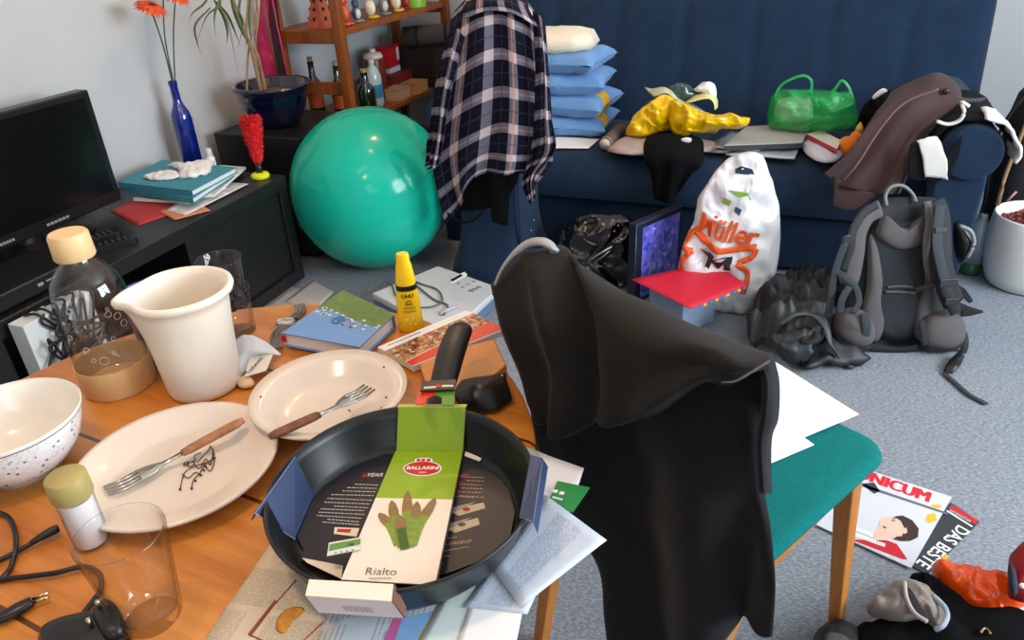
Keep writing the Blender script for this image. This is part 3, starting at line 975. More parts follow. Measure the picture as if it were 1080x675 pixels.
# ---------------------------------------------------------------- exercise ball
bc = V((-1.61, 2.517, .325)); BR = .325
t = thing('exercise_ball', 'large glossy turquoise exercise ball on the carpet', 'exercise ball', (bc.x, bc.y, 0))
m = MB()
M = Matrix.Rotation(.35, 4, 'X') @ Matrix.Rotation(-.35, 4, 'Y')
prof = []
NB = 120
for i in range(NB + 1):
    th = PI * i / NB
    r = BR
    for k in range(-3, 4):
        d = (th - PI / 2 - k * .19) / .012
        r -= .0016 * math.exp(-d * d)
    prof.append((max(1e-7, r * math.sin(th)), -r * math.cos(th)))
m.lathe(prof, bc, 72, M=M)
BALLM = mat('turquoise_vinyl', (24, 186, 160), .14, var=(2, .04), spec=.3)
m.build('skin', BALLM, t)
d = V((-.75, -.55, -.36)).normalized()
MB().lathe([(0, .004), (.012, .004), (.014, 0), (.014, -.006)][::-1], bc + d * BR, 18, M=d.to_track_quat('Z', 'Y').to_matrix().to_4x4()).build('valve', mat('pale_rubber', (196, 200, 196), .5), t)

# ---------------------------------------------------------------- sofa
t = thing('sofa', 'long navy blue upholstered sofa with rolled arms and a high back', 'sofa', (-.4, 3.3, 0))
SXL, SXR, SYF = -1.30, .43, 2.79
m = MB().box((SXL, SYF + .045, .02), (SXR + .02, 3.55, .25)); m.build('base', BLUEFAB, t, True, .015, sharp=45)
# seat with a rounded front edge
prof = [(3.56, .245), (SYF + .03, .245), (SYF + .005, .255), (SYF, .275), (SYF + .005, .33), (SYF + .03, .385), (SYF + .09, .418), (SYF + .2, .428), (3.3, .42), (3.56, .41)]
m = MB()
rows = []
NX = 34
for i in range(NX + 1):
    x = SXL + (SXR + .02 - SXL) * i / NX
    s = .006 * noise.noise(V((x * 3, 0, 4)))
    rows.append([V((x, y, z + (s if z > .3 else 0))) for y, z in prof])
b = 0
for r in rows: m.v += r
k = len(prof)
for i in range(NX):
    for j in range(k): m.face((i * k + j, i * k + (j + 1) % k, (i + 1) * k + (j + 1) % k, (i + 1) * k + j))
m.face(range(k)); m.face(reversed(range(NX * k, NX * k + k)))
m.build('seat', BLUEFAB, t, True, sharp=50)
# backrest with shallow vertical channels
m = MB()
BXL, BXR = -1.45, .66
NX, NZ = 96, 16
def back_pt(i, j):
    x = BXL + (BXR - BXL) * i / NX
    v = j / NZ
    z = .30 + (.965 - .30) * v
    y = 3.40 + .20 * v
    ch = (x - BXL) / (BXR - BXL) * 7
    y += .018 * (abs(2 * (ch - math.floor(ch)) - 1) ** 6)
    e = min(x - BXL, BXR - x)
    y += .05 * max(0, 1 - e / .06) ** 2
    y += .06 * max(0, (v - .88) / .12) ** 2
    return V((x, y, z))
for j in range(NZ + 1):
    for i in range(NX + 1): m.v.append(back_pt(i, j))
n1 = NX + 1
for j in range(NZ):
    for i in range(NX): m.face((j * n1 + i, j * n1 + i + 1, (j + 1) * n1 + i + 1, (j + 1) * n1 + i))
o0 = len(m.v)
for j in range(NZ + 1):
    for i in range(NX + 1):
        p = back_pt(i, j); m.v.append(V((p.x, 3.80 if j < NZ else 3.77, p.z)))
for j in range(NZ):
    for i in range(NX): m.face((o0 + j * n1 + i + 1, o0 + j * n1 + i, o0 + (j + 1) * n1 + i, o0 + (j + 1) * n1 + i + 1))
for i in range(NX):
    m.face((NZ * n1 + i, NZ * n1 + i + 1, o0 + NZ * n1 + i + 1, o0 + NZ * n1 + i))
    m.face((i + 1, i, o0 + i, o0 + i + 1))
for j in range(NZ):
    m.face((j * n1, (j + 1) * n1, o0 + (j + 1) * n1, o0 + j * n1))
    m.face(((j + 1) * n1 + NX, j * n1 + NX, o0 + j * n1 + NX, o0 + (j + 1) * n1 + NX))
m.build('backrest', BLUEFAB, t, True, sharp=60)
for x0, x1, s in ((.425, .60, 1), (-1.46, -1.295, -1)):
    xc = (x0 + x1) / 2
    yf = 2.70 if s > 0 else 2.80
    m = MB()
    out = []
    R = .092
    for q in [(x0 + .03, .0), (x1 - .03, .0), (x1 - .015, .30), (x1 - .012, .46)]: out.append(q)
    for k in range(11):
        a = math.radians(-50 + 280 * k / 10)
        out.append((xc + s * .012 + R * math.cos(a), .55 + R * math.sin(a)))
    out.append((x0 + .01, .44)); out.append((x0 + .015, .30))
    m.prism([(x, yf, z) for x, z in out], (0, 3.5 - yf, 0))
    m.build('arm', BLUEFAB, t, True, .018, sharp=40)
    m = MB()
    m.tube([(xc + s * .012, yf - .012, .55), (xc + s * .012, yf + .02, .55)], [.088, .091], 28)
    m.build('arm_roll_front', BLUEFAB, t, True, .008, sharp=40)
for x in (-1.2, .35):
    for y in (2.9, 3.7): MB().box((x - .03, y - .03, 0), (x + .03, y + .03, .021)).build('foot', BLACKPL, t, False)

# ---------------------------------------------------------------- blue skirted chair with the plaid shirt
t = thing('skirted_chair', 'navy skirted chair almost hidden below the checked shirt', 'chair', (-1.06, 2.58, 0))
m = MB()
rows = []
for z, g in ((0.002, .055), (.03, .06), (.09, .045), (.17, .015), (.26, .002), (.40, 0), (.45, -.002), (.465, -.02)):
    rows.append(rbox((-1.065, 2.57, z), .25 + 2 * g, .26 + 2 * g, .05 + g, 0, 5))
n = len(rows[0])
for r in rows: m.v += r
for i in range(len(rows) - 1):
    for j in range(n): m.face((i * n + j, i * n + (j + 1) % n, (i + 1) * n + (j + 1) % n, (i + 1) * n + j))
m.face(range((len(rows) - 1) * n, len(rows) * n)); m.face(reversed(range(n)))
m.build('seat', BLUEFAB, t)
MB().box((-1.17, 2.44, .44), (-.93, 2.485, .99)).build('backrest', BLUEFAB, t, True, .02, sharp=50)
m = MB().tube([(-.937, 2.442, .05), (-.937, 2.442, .25), (-.937, 2.442, .44)], .004, 6); m.build('piping', mat('dark_piping', (24, 36, 62), .8), t)

PLAID = plaid_mat()
def fold1(u, v): return V((0, -1, 0)) * (.012 * math.sin(u * 19 + v * 2.2) * (.25 + v) + .010 * noise.noise(V((u * 5, v * 4, 1))))
t = thing('plaid_shirt', 'black and white checked flannel shirt hanging over the blue chair back', 'shirt', (-1.02, 2.42, .55))
m = MB()
top_back = [(-1.1537,2.5,.97765),(-1.1168,2.52,1.01165),(-1.0634,2.53,1.0283),(-1.001,2.53,1.02495),(-.9431,2.52,1.01099),(-.8901,2.5,.97197)]
m.grid([top_back,
  [(-1.1193,2.4,1.01396),(-1.0813,2.43,1.05385),(-1.0234,2.44,1.06949),(-.9604,2.44,1.06601),(-.8983,2.43,1.05238),(-.8407,2.4,1.01333)],
  [(-1.1129,2.34,.96933),(-1.0476,2.33,1.01093),(-.9804,2.33,1.03319),(-.9162,2.33,1.03295),(-.8603,2.33,1.01081),(-.8123,2.35,.96379)],
  [(-1.1559,2.34,.8122),(-1.0629,2.31,.88055),(-.9795,2.31,.92276),(-.9108,2.31,.9293),(-.8496,2.315,.90359),(-.8024,2.35,.86077)],
  [(-1.197,2.34,.6565),(-1.097,2.31,.72635),(-.9974,2.305,.77771),(-.9138,2.3,.79653),(-.8446,2.315,.78055),(-.7923,2.35,.74746)],
  [(-1.2204,2.34,.50493),(-1.1252,2.31,.57148),(-1.0182,2.305,.62858),(-.9244,2.3,.66041),(-.8478,2.31,.64585),(-.7853,2.35,.61613)],
  [(-1.2071,2.34,.37289),(-1.1243,2.315,.44231),(-1.0381,2.31,.52973),(-.9392,2.305,.54783),(-.8602,2.315,.5434),(-.7698,2.35,.54542)],
  [(-1.1953,2.345,.27862),(-1.1158,2.325,.37509),(-1.0574,2.32,.47379),(-.953,2.315,.49675),(-.8829,2.325,.49863),(-.8428,2.355,.45091)]],
  60, 70, us=4.1, vs=8.2, fold=fold1)
m.build('body', PLAID, t, True, solid=.003)
m = MB().grid([[(-1.1127,2.33,.9591),(-1.0752,2.31,.97368),(-1.0508,2.31,.9451)], [(-1.1631,2.32,.8221),(-1.1196,2.29,.83506),(-1.0949,2.3,.81553)], [(-1.2034,2.32,.67765),(-1.1589,2.29,.68699),(-1.1361,2.3,.67588)], [(-1.2313,2.32,.55879),(-1.1956,2.3,.55651),(-1.1712,2.31,.55171)], [(-1.2405,2.32,.50967),(-1.2139,2.31,.50058),(-1.1917,2.32,.50599)]], 14, 40, us=1.3, vs=6.2, fold=fold1)
m.build('left_sleeve', PLAID, t, True, solid=.003)
m = MB().grid([[(-.8259,2.34,1.02052),(-.8007,2.32,1.01201),(-.7832,2.33,.98336)], [(-.8146,2.32,.86012),(-.7788,2.29,.87205),(-.7706,2.32,.84368)], [(-.823,2.32,.69469),(-.7779,2.285,.7144),(-.7607,2.32,.6944)], [(-.8406,2.32,.5662),(-.7893,2.3,.59138),(-.7527,2.32,.59427)], [(-.8716,2.32,.47396),(-.843,2.32,.49638),(-.8256,2.33,.50117)], [(-.8499,2.33,.39636),(-.8426,2.33,.40398),(-.8351,2.33,.41853)]], 16, 44, us=1.3, vs=7.2, fold=fold1)
m.build('right_sleeve', PLAID, t, True, solid=.003)
m = MB().grid([[(-1.0579,2.36,1.04696),(-.9824,2.34,1.06524),(-.9089,2.34,1.06462),(-.8513,2.36,1.03472)], [(-1.0504,2.31,1.03021),(-.9671,2.3,1.04755),(-.8915,2.3,1.04445),(-.8194,2.32,1.00656)], [(-1.0416,2.3,1.00346),(-.9664,2.295,1.02624),(-.8783,2.295,1.02061),(-.797,2.315,.97433)]], 30, 12, us=3.2, vs=.9)
m.build('collar', PLAID, t, True, solid=.003)

t = thing('black_garment', 'black garment with hanging straps below the checked shirt', 'garment', (-1.0, 2.4, .3))
BLACKF = mat('black_fabric', (14, 15, 18), .95, var=(20, .25), spec=.12)
m = MB().grid([[(-1.1449,2.395,.57714),(-1.0564,2.38,.58623),(-.9661,2.38,.59129),(-.9082,2.395,.59042)], [(-1.1557,2.395,.45316),(-1.0637,2.375,.45559),(-.9716,2.375,.45539),(-.9173,2.395,.45997)], [(-1.1598,2.395,.31624),(-1.0841,2.375,.33044),(-1.0167,2.38,.34945),(-.9826,2.39,.35983)]], 20, 16)
m.build('body', BLACKF, t, True, solid=.004)
m = MB().grid([[(-1.0079,2.35,.52985),(-.9757,2.342,.53436),(-.9327,2.35,.53477)], [(-1.0121,2.35,.40747),(-.9794,2.342,.40937),(-.9389,2.35,.40996)], [(-1.0119,2.352,.30499),(-.9845,2.348,.29808),(-.9492,2.352,.29262)]], 10, 16)
m.build('strap', BLACKF, t, True, solid=.006)
MB().tube([(-1.2009,2.35,.3662),(-1.1773,2.34,.31992),(-1.1332,2.34,.29414),(-1.0785,2.34,.30687),(-1.0343,2.35,.35144)], .008, 8, smooth=20, flat=.5).build('strap', BLACKF, t)

# ---------------------------------------------------------------- things on the sofa
LB = mat('light_blue_cushion', (104, 152, 206), .9, var=(16, .06), sheen=.2)
LBY = mat('yellow_print', (232, 176, 50), .9)
def cushion(label, c, w, d, h, rz, seed, patch=None):
    t = thing('cushion', label, 'cushion', (c[0], c[1], c[2]), 0, 'light blue cushions stacked on the sofa')
    m = MB()
    N = 26
    def pt(i, j, s):
        u, v = i / N * 2 - 1, j / N * 2 - 1
        k = 1 - .10 * (1 - abs(u) ** 3) * abs(v) ** 2
        k2 = 1 - .10 * (1 - abs(v) ** 3) * abs(u) ** 2
        x, y = u * w / 2 * k2, v * d / 2 * k
        e = max(0, (1 - u ** 4)) * max(0, (1 - v ** 4))
        z = h / 2 + s * h / 2 * e ** .42 + .006 * noise.noise(V((u * 3 + seed, v * 3, s)))
        return V((c[0] + x * math.cos(rz) - y * math.sin(rz), c[1] + x * math.sin(rz) + y * math.cos(rz), c[2] + z))
    for s in (1, -1):
        b = len(m.v)
        for j in range(N + 1):
            for i in range(N + 1): m.v.append(pt(i, j, s))
        for j in range(N):
            for i in range(N):
                q = (b + j * (N + 1) + i, b + j * (N + 1) + i + 1, b + (j + 1) * (N + 1) + i + 1, b + (j + 1) * (N + 1) + i)
                u, v = (i + .5) / N, (j + .5) / N
                mi = 1 if patch and patch[0] < u < patch[1] and patch[2] < v < patch[3] else 0
                m.face(q if s > 0 else q[::-1], mi)
    m.build('cover', [LB, LBY], t)
    return t
pcx, pcy = -.985, 3.19
cushion('light blue cushion at the bottom of the stack', (pcx + .015, pcy, .424), .40, .36, .094, .06, 1, (.86, 1, .2, .5))
cushion('light blue cushion with a yellow corner, second from the bottom', (pcx + .02, pcy, .508), .40, .36, .100, -.05, 2, (.88, 1, .25, .55))
cushion('plain light blue cushion, third from the bottom of the stack', (pcx, pcy, .598), .40, .36, .098, .1, 3)
cushion('light blue cushion with a yellow patch on its front, topmost under the towel', (pcx - .005, pcy, .686), .38, .36, .095, -.06, 4, (.16, .42, .0, .2))
TOWEL = mat('cream_terry', (232, 224, 200), .95, bump=(140, .5), sheen=.3)
m = MB()
m.puff(rbox((pcx - .02, pcy - .02, .80), .33, .27, .09, .08), (0, 0, 1), .058, .034, wr=.010, ws=16, seed=8, power=.3)
o = m.build('towel', TOWEL); tag(o, 'folded cream towel lying on top of the blue cushion stack', 'towel')
o = sheet([V((-1.0, 2.86, .4315)), V((-.80, 2.90, .4315)), V((-.79, 3.04, .4325)), V((-.99, 3.05, .432))], .001, 2).build('paper_sheet', PAPER, solid=.0006)
tag(o, 'white paper sheet on the sofa seat in front of the cushion stack', 'paper')

# jumble under the yellow bag
t = thing('folded_cloth', 'beige folded cloth on the sofa under the yellow bag', 'cloth', (-.6, 3.05, .43))
m = MB().puff([(-.7071,2.8361,.45),(-.7028,2.9762,.45),(-.6382,3.0777,.45),(-.5202,3.042,.45),(-.3859,3.0403,.45),(-.2882,3.0045,.45),(-.3172,2.8919,.45),(-.481,2.8314,.45),(-.6198,2.789,.45)], (0, 0, 1), .022, .018, wr=.006, ws=26, seed=4)
m.build('fabric', mat('beige_cloth', (176, 158, 150), .9, var=(20, .12)), t)
t = thing('cloth_roll', 'short brown roll with a pale end lying left of the beige cloth', 'roll', (-.68, 3.05, .43))
a, b_ = V((-.7302,2.8956,.455)), V((-.7165,3.1165,.46))
MB().tube([a, b_], .026, 14).build('roll', mat('brown_roll', (96, 80, 70), .9, var=(30, .2)), t)
MB().tube([a + (a - b_).normalized() * .002, a.lerp(b_, .08)], [.022, .0265], 14).build('end_cap', mat('pale_end', (200, 190, 182), .8), t)

YBAG = mat('yellow_plastic', (246, 196, 8), .3, coat=.2)
t = thing('plastic_bag', 'crumpled yellow plastic bag spread on the sofa seat', 'bag', (-.5, 3.05, .47))
m = MB()
m.puff([(-.6736,3.02,.45949),(-.6593,3.02,.51115),(-.6145,3.02,.56689),(-.5627,3.02,.61025),(-.5182,3.02,.62664),(-.4794,3.02,.60216),(-.4607,3.02,.54317),(-.4881,3.02,.49627),(-.5402,3.02,.46655),(-.5938,3.02,.44407),(-.6409,3.02,.43354)], (.1, -1, .3), .07, .05, wr=.02, ws=13, seed=3, floor=.47, n=110, rings=18, cz=.022, cs=11)
m.puff([(-.493,2.97,.6056),(-.434,2.97,.60058),(-.3487,2.97,.57493),(-.2591,2.97,.56792),(-.1879,2.97,.55668),(-.1988,2.97,.5272),(-.2713,2.97,.5089),(-.3419,2.97,.49036),(-.4181,2.97,.47498),(-.4628,2.97,.47256),(-.4888,2.97,.53171)], (0, -1, .35), .06, .05, wr=.015, ws=14, seed=7, floor=.47, n=110, rings=18, cz=.020, cs=12)
m.build('film', YBAG, t, True)
m = MB().flat([(-.2872,2.885,.52313),(-.2712,2.885,.57744),(-.2575,2.885,.57806),(-.2695,2.885,.52045)])
# scarf-like things on top of the bag
t = thing('magazine', 'crumpled grey and green printed magazine pages on the yellow bag', 'magazine', (-.45, 3.05, .6))
m = MB().grid([[(-.6188,3.1,.64004),(-.5635,3.12,.62243),(-.5175,3.1,.62437),(-.4777,3.1,.59935),(-.4157,3.1,.57898)], [(-.5927,3.05,.63255),(-.5403,3.05,.65277),(-.5018,3.05,.6392),(-.4621,3.05,.6035),(-.3701,3.05,.5661)], [(-.5595,3,.62588),(-.5154,3,.64205),(-.4771,3,.62143),(-.431,3,.5938),(-.3411,3,.5644)]], 26, 14)
m.build('pages', mat('sage_print', (186, 186, 160), .5, var=(26, .25)), t, True, solid=.003)
m = MB().grid([[(-.451,3.08,.58971),(-.4046,3.08,.62121),(-.3572,3.08,.63017),(-.3261,3.08,.60915),(-.3196,3.08,.57605)], [(-.4238,3.02,.60423),(-.3844,3.02,.61667),(-.3485,3.02,.62159),(-.329,3.02,.60413),(-.3232,3.02,.57877)]], 24, 8)
m.build('curled_page', mat('pale_yellow_print', (222, 220, 150), .5, var=(26, .15)), t, True, solid=.003)
o = MB().puff([(-.5249,3.1,.62037),(-.519,3.1,.65055),(-.4815,3.1,.65907),(-.4363,3.1,.65668),(-.412,3.1,.63152),(-.4093,3.1,.59428),(-.454,3.1,.5851),(-.5002,3.1,.59097)], (0, -1, .4), .04, .03, wr=.014, ws=30, seed=2).build('glass_dish', mat('dark_teal_glass', (46, 78, 76), .2, coat=.5))
tag(o, 'dark green glassy dish between the pages on the yellow bag', 'dish')
o = MB().puff([(-.4208,3.08,.63916),(-.3895,3.08,.66576),(-.3608,3.08,.67383),(-.3381,3.08,.66361),(-.328,3.08,.63113),(-.3328,3.08,.60153),(-.3563,3.08,.61916),(-.3866,3.08,.6292)], (0, -1, .4), .03, .02, wr=.012, ws=34, seed=6).build('tissue', mat('white_tissue', (230, 232, 236), .9))
tag(o, 'crumpled white tissue on the yellow bag', 'tissue')
t = thing('black_trousers', 'black cloth hanging from the sofa seat below the yellow bag', 'trousers', (-.4, 2.85, .3))
m = MB().grid([[(-.564,3.02,.47698),(-.4991,3.02,.48804),(-.4342,3.02,.48367),(-.3727,3.02,.46394)], [(-.5679,2.89,.47338),(-.4891,2.86,.50084),(-.4092,2.86,.49786),(-.3396,2.88,.4816)], [(-.5416,2.77,.44191),(-.4722,2.74,.4698),(-.3899,2.75,.47561),(-.3244,2.77,.44145)], [(-.5125,2.765,.3857),(-.4564,2.735,.39186),(-.4114,2.745,.38454),(-.3558,2.765,.40434)], [(-.4964,2.76,.30097),(-.4625,2.74,.28775),(-.4232,2.74,.29878),(-.3904,2.76,.35138)]], 30, 40, fold=lambda u, v: V((0, -.012 * math.sin(u * 14) * v, 0)))
m.build('fabric', BLACKF, t, True, solid=.006)
m = MB().puff([(-.4201,2.835,.50771),(-.4029,2.835,.5159),(-.3814,2.835,.51344),(-.3839,2.835,.49882),(-.4085,2.835,.4938)], (0, -1, .5), .006, .004)
m.build('care_label', PAPER, t)

t = thing('plastic_sleeve', 'pile of clear plastic sleeves and papers on the seat under the grey folder', 'papers', (-.2, 2.95, .43))
for k, (pts, z) in enumerate((([(-.357,2.9253,.438),(-.3023,3.1302,.438),(-.1077,3.1125,.438),(-.1352,2.9084,.438)], 0), ([(-.2538,2.8682,.446),(-.1874,3.0952,.446),(.0129,3.108,.446),(-.0056,2.8725,.446)], 0), ([(-.3233,2.9361,.452),(-.2705,3.1725,.452),(-.0811,3.1228,.452),(-.1379,2.9229,.452)], 0))):
    sheet(pts, .003, k).build('sheet', mat('frosted_film', (176, 184, 194), .25, coat=.4), t, True, solid=.006)
def folder(label, pts, h, col, edge, group=None):
    t = thing('folder', label, 'folder', sum([V(p) for p in pts], V()) / 4 - V((0, 0, h)), 0, group)
    MB().prism(pts, (0, 0, -.004)).build('cover', mat(label[:18], col, .45), t, False, .001)
    MB().prism([V(p) - V((0, 0, .004)) for p in pts], (0, 0, -h + .004)).build('filling', mat(label[:18] + 'e', edge, .6), t, False)
folder('light grey flat folder lying on the sofa seat beside the green bag', [(-.2605,2.8637,.487),(-.2083,3.1547,.487),(.0426,3.2478,.487),(.0123,2.9588,.487)], .022, (176, 174, 170), (58, 58, 62))

# green carrier bag
GREEN = filmmat('green_film', (40, 176, 84), .62)
def bag_handle(m, pts, r): m.tube(pts, r, 10, smooth=24, flat=.14, up=(.2, -.9, .3))
t = thing('carrier_bag', 'green translucent plastic carrier bag standing on the sofa', 'bag', (.05, 3.1, .43))
m = MB().puff([(-.1194,3.14,.49125),(-.1313,3.14,.56219),(-.1201,3.14,.61788),(-.0841,3.14,.64082),(-.0178,3.14,.63931),(.0407,3.14,.6376),(.1018,3.14,.63603),(.16,3.14,.62736),(.1936,3.14,.56455),(.1986,3.14,.51408),(.1591,3.14,.48639),(.0568,3.14,.47742),(-.0491,3.14,.47576)], (0, -1, .15), .10, .10, wr=.02, ws=14, seed=5, power=.45, floor=.432, n=100, rings=16, cz=.012, cs=13)
m.build('bag_body', GREEN, t)
bag_handle(m2 := MB(), [(-.1096,3.07,.62621),(-.0908,3.07,.66933),(-.047,3.07,.69845),(-.0111,3.07,.70627),(.015,3.07,.6863),(.0185,3.07,.63768)], .005); m2.build('handle', GREEN, t)
bag_handle(m2 := MB(), [(.0954,3.07,.59121),(.083,3.07,.62941),(.1035,3.07,.6682),(.1192,3.07,.6926),(.1456,3.07,.66948),(.1695,3.07,.62205)], .005); m2.build('handle', GREEN, t)
o = MB().puff([(-.0958,3.1,.52502),(-.1037,3.1,.59089),(-.0721,3.1,.61737),(-.0138,3.1,.61942),(.025,3.1,.61011),(.0365,3.1,.55299),(.0166,3.1,.52286),(-.0518,3.1,.51222)], (0, -1, .15), .045, .05, wr=.012, ws=22, seed=1).build('white_parcel', mat('white_wrap', (222, 228, 214), .7))
tag(o, 'white wrapped parcel showing through the left half of the green bag', 'parcel')

# white cushion with red edged book, orange toy
t = thing('white_pouch', 'white padded pouch on the seat right of the grey folder', 'pouch', (.05, 2.92, .43))
m = MB().puff([(.0024,3.0841,.452),(.0243,3.1723,.452),(.0813,3.1554,.452),(.1437,3.086,.452),(.163,2.9865,.452),(.1429,2.8727,.452),(.092,2.8381,.452),(.0386,2.9103,.452)], (0, 0, 1), .022, .018, wr=.003, ws=24, seed=2)
m.build('padding', mat('white_quilt', (206, 206, 222), .7), t)
magazine('white booklet with a red stripe on the padded pouch', [(.0254,3.0644,.492),(.0757,3.1308,.492),(.147,2.9941,.492),(.1335,2.8773,.492)], .014, mat('cream_gloss', (226, 220, 214), .5), None, 'booklet', 'booklet', mat('red_edge', (196, 48, 62), .6))
t = thing('soft_toy', 'small orange soft toy beside the brown trousers on the sofa', 'toy', (.14, 2.98, .43))
c = V((.17,2.98,.49002))
ORG = mat('orange_plush', (236, 128, 16), .9, sheen=.4)
MB().ball((c.x, c.y, .472), (.036, .036, .04)).build('body', ORG, t)
MB().ball((c.x + .03, c.y + .05, .495), (.024, .024, .026)).build('head', ORG, t)
MB().lathe([(0, 0), (.016, 0), (.012, .02), (0, .04)], (c.x + .035, c.y + .055, .515), 12).build('cap', mat('straw', (214, 178, 84), .8), t)

# clothes over the arm
t = thing('dark_pullover', 'black pullover crumpled on the sofa behind the brown trousers', 'pullover', (.2, 3.25, .43))
m = MB().puff([(.2086,3.22,.46421),(.2121,3.22,.54638),(.2371,3.22,.59831),(.2797,3.22,.62126),(.3398,3.22,.61616),(.3868,3.22,.57518),(.4188,3.22,.51166),(.3683,3.22,.46502),(.2874,3.22,.44573)], (0, -1, .2), .09, .09, wr=.02, ws=14, seed=9, floor=.43, n=90, rings=14, cz=.016, cs=10)
m.build('fabric', BLACKF, t)
m = MB().puff([(.2327,3.09,.63372),(.2482,3.09,.65483),(.2653,3.09,.66559),(.2798,3.09,.65585),(.2633,3.09,.64165),(.2409,3.09,.62366)], (0, -1, .2), .01, .01); m.build('white_label', PAPER, t)
t = thing('track_jacket', 'black and white sports jacket thrown over the sofa arm', 'jacket', (.5, 2.85, .6))
TJB = mat('black_jersey', (18, 21, 24), .85, var=(12, .2), spec=.2); TJW = mat('white_jersey', (222, 220, 214), .8, var=(12, .05))
ax_, az_ = .525, .55
def over_arm(a0, a1, y0, y1, lift, name, mm, seed, nu=26, nv=20, th=.008, ragged=.03):
    """a layer of cloth lying over the rolled arm between two angles"""
    m = MB()
    for j in range(nv):
        for i in range(nu):
            u, v = i / (nu - 1), j / (nv - 1)
            a = math.radians(a0 + (a1 - a0) * u)
            q = noise.noise(V((u * 3 + seed, v * 3, seed)))
            R_ = .097 + lift + .014 * (q + .4 * noise.noise(V((u * 9, v * 8, seed))) + .6)
            y = y0 + (y1 - y0) * v + ragged * noise.noise(V((u * 2.5, seed, 0))) * (1 - v)
            m.v.append(V((ax_ + R_ * math.cos(a), y, az_ + R_ * math.sin(a))))
    for j in range(nv - 1):
        for i in range(nu - 1): m.face((j * nu + i, j * nu + i + 1, (j + 1) * nu + i + 1, (j + 1) * nu + i))
    m.build(name, mm, t, True, solid=th)
over_arm(175, 20, 2.72, 3.12, .004, 'body', TJB, 3)
over_arm(85, -8, 2.675, 2.80, .016, 'white_sleeve', TJW, 7, ragged=.02)
m = MB().grid([[(.3566,2.68,.58918),(.3852,2.68,.59691),(.412,2.68,.59837)], [(.3675,2.665,.56919),(.4028,2.665,.58358),(.4268,2.665,.58494)], [(.3875,2.66,.52192),(.4215,2.66,.54289),(.4495,2.66,.53847)], [(.4003,2.66,.47198),(.4356,2.66,.47459),(.4679,2.66,.47698)]], 14, 24, fold=wob(.01, 4, 6))
m.build('white_panel', TJW, t, True, solid=.008)
m = MB().tube([(.4039,2.7,.64749),(.4377,2.7,.64002),(.4668,2.7,.65339),(.474,2.7,.68043),(.4598,2.7,.70925),(.4831,2.7,.69844)], .011, 8, smooth=26, flat=.5); m.build('white_collar', TJW, t)
m = MB().grid([[(.3392,2.675,.57718),(.3544,2.675,.58424),(.3719,2.675,.57904)], [(.3439,2.67,.52235),(.3671,2.67,.51754),(.3915,2.67,.50649)], [(.3548,2.67,.46539),(.381,2.67,.46087),(.4058,2.67,.46272)]], 10, 14); m.build('black_panel', TJB, t, True, solid=.008)
m = MB().grid([[(.4521,2.675,.55902),(.4668,2.675,.59055),(.4826,2.675,.6156)], [(.4529,2.665,.52475),(.4716,2.665,.53841),(.4834,2.665,.55766)], [(.4666,2.66,.48322),(.4719,2.66,.49624),(.4759,2.66,.51533)]], 10, 14); m.build('drawcord_hem', TJB, t, True, solid=.012)

t = thing('brown_trousers', 'brown trousers draped from the sofa arm down over the seat', 'trousers', (.3, 2.8, .5))
BRN = mat('brown_cord', (66, 45, 45), .92, var=(10, .14), bump=(150, .2), sheen=.06)
BRD = mat('brown_seam', (110, 86, 82), .9)
def fold2(u, v): return V((0, -1, .4)) * (.014 * math.sin(u * 16 + v * 3) * (.3 + v * .7) + .012 * noise.noise(V((u * 3, v * 3, 4))))
m = MB().grid([[(.2869,3.02,.66423),(.3354,3.02,.69869),(.418,3.02,.73319),(.4915,3.02,.69034),(.5173,3.02,.65238),(.5862,3.02,.65483)],
  [(.2672,2.94,.64802),(.3196,2.94,.68883),(.4048,2.94,.71687),(.4669,2.94,.68093),(.4937,2.94,.66284),(.5471,2.94,.65213)],
  [(.2373,2.86,.62618),(.2856,2.86,.65396),(.3525,2.86,.66922),(.4074,2.86,.65241),(.4339,2.86,.63455),(.4576,2.86,.62924)],
  [(.2015,2.79,.57689),(.2521,2.79,.59244),(.3029,2.79,.60136),(.3452,2.79,.59069),(.3703,2.79,.57921),(.3954,2.79,.56775)],
  [(.1674,2.74,.52307),(.2204,2.74,.52628),(.2727,2.74,.52945),(.3151,2.74,.51907),(.3403,2.74,.50766),(.3654,2.74,.49628)],
  [(.1104,2.71,.46156),(.1772,2.71,.45955),(.2372,2.71,.45716),(.2917,2.71,.44783),(.3273,2.71,.44384),(.3513,2.71,.43903)],
  [(.0994,2.7,.45379),(.1543,2.7,.41374),(.216,2.7,.40498),(.2711,2.7,.39586),(.3117,2.7,.39918),(.3404,2.7,.40153)]], 50, 56, fold=fold2)
m.build('legs', BRN, t, True, solid=.008)
m = MB().grid([[(.1313,2.705,.44435),(.1845,2.705,.41443),(.2352,2.705,.39803),(.2891,2.705,.39562)], [(.1384,2.7,.3781),(.1749,2.7,.36036),(.2142,2.7,.34294),(.2769,2.7,.39634)], [(.1406,2.7,.34343),(.1671,2.7,.33175),(.2033,2.7,.335),(.2571,2.7,.37426)]], 20, 14); m.build('turned_hem', BRN, t, True, solid=.008)
MB().tube([(.4029,2.8,.72713),(.312,2.78,.68572),(.2521,2.74,.61167),(.1962,2.68,.50318),(.1618,2.68,.44119)], .0035, 6, smooth=30).build('seam', BRD, t)
for p in [(.3502,2.9,.63762),(.4411,2.9,.70119)]:
    MB().ball(p, (.012, .01, .012)).build('button', mat('dark_button', (44, 30, 30), .4), t)

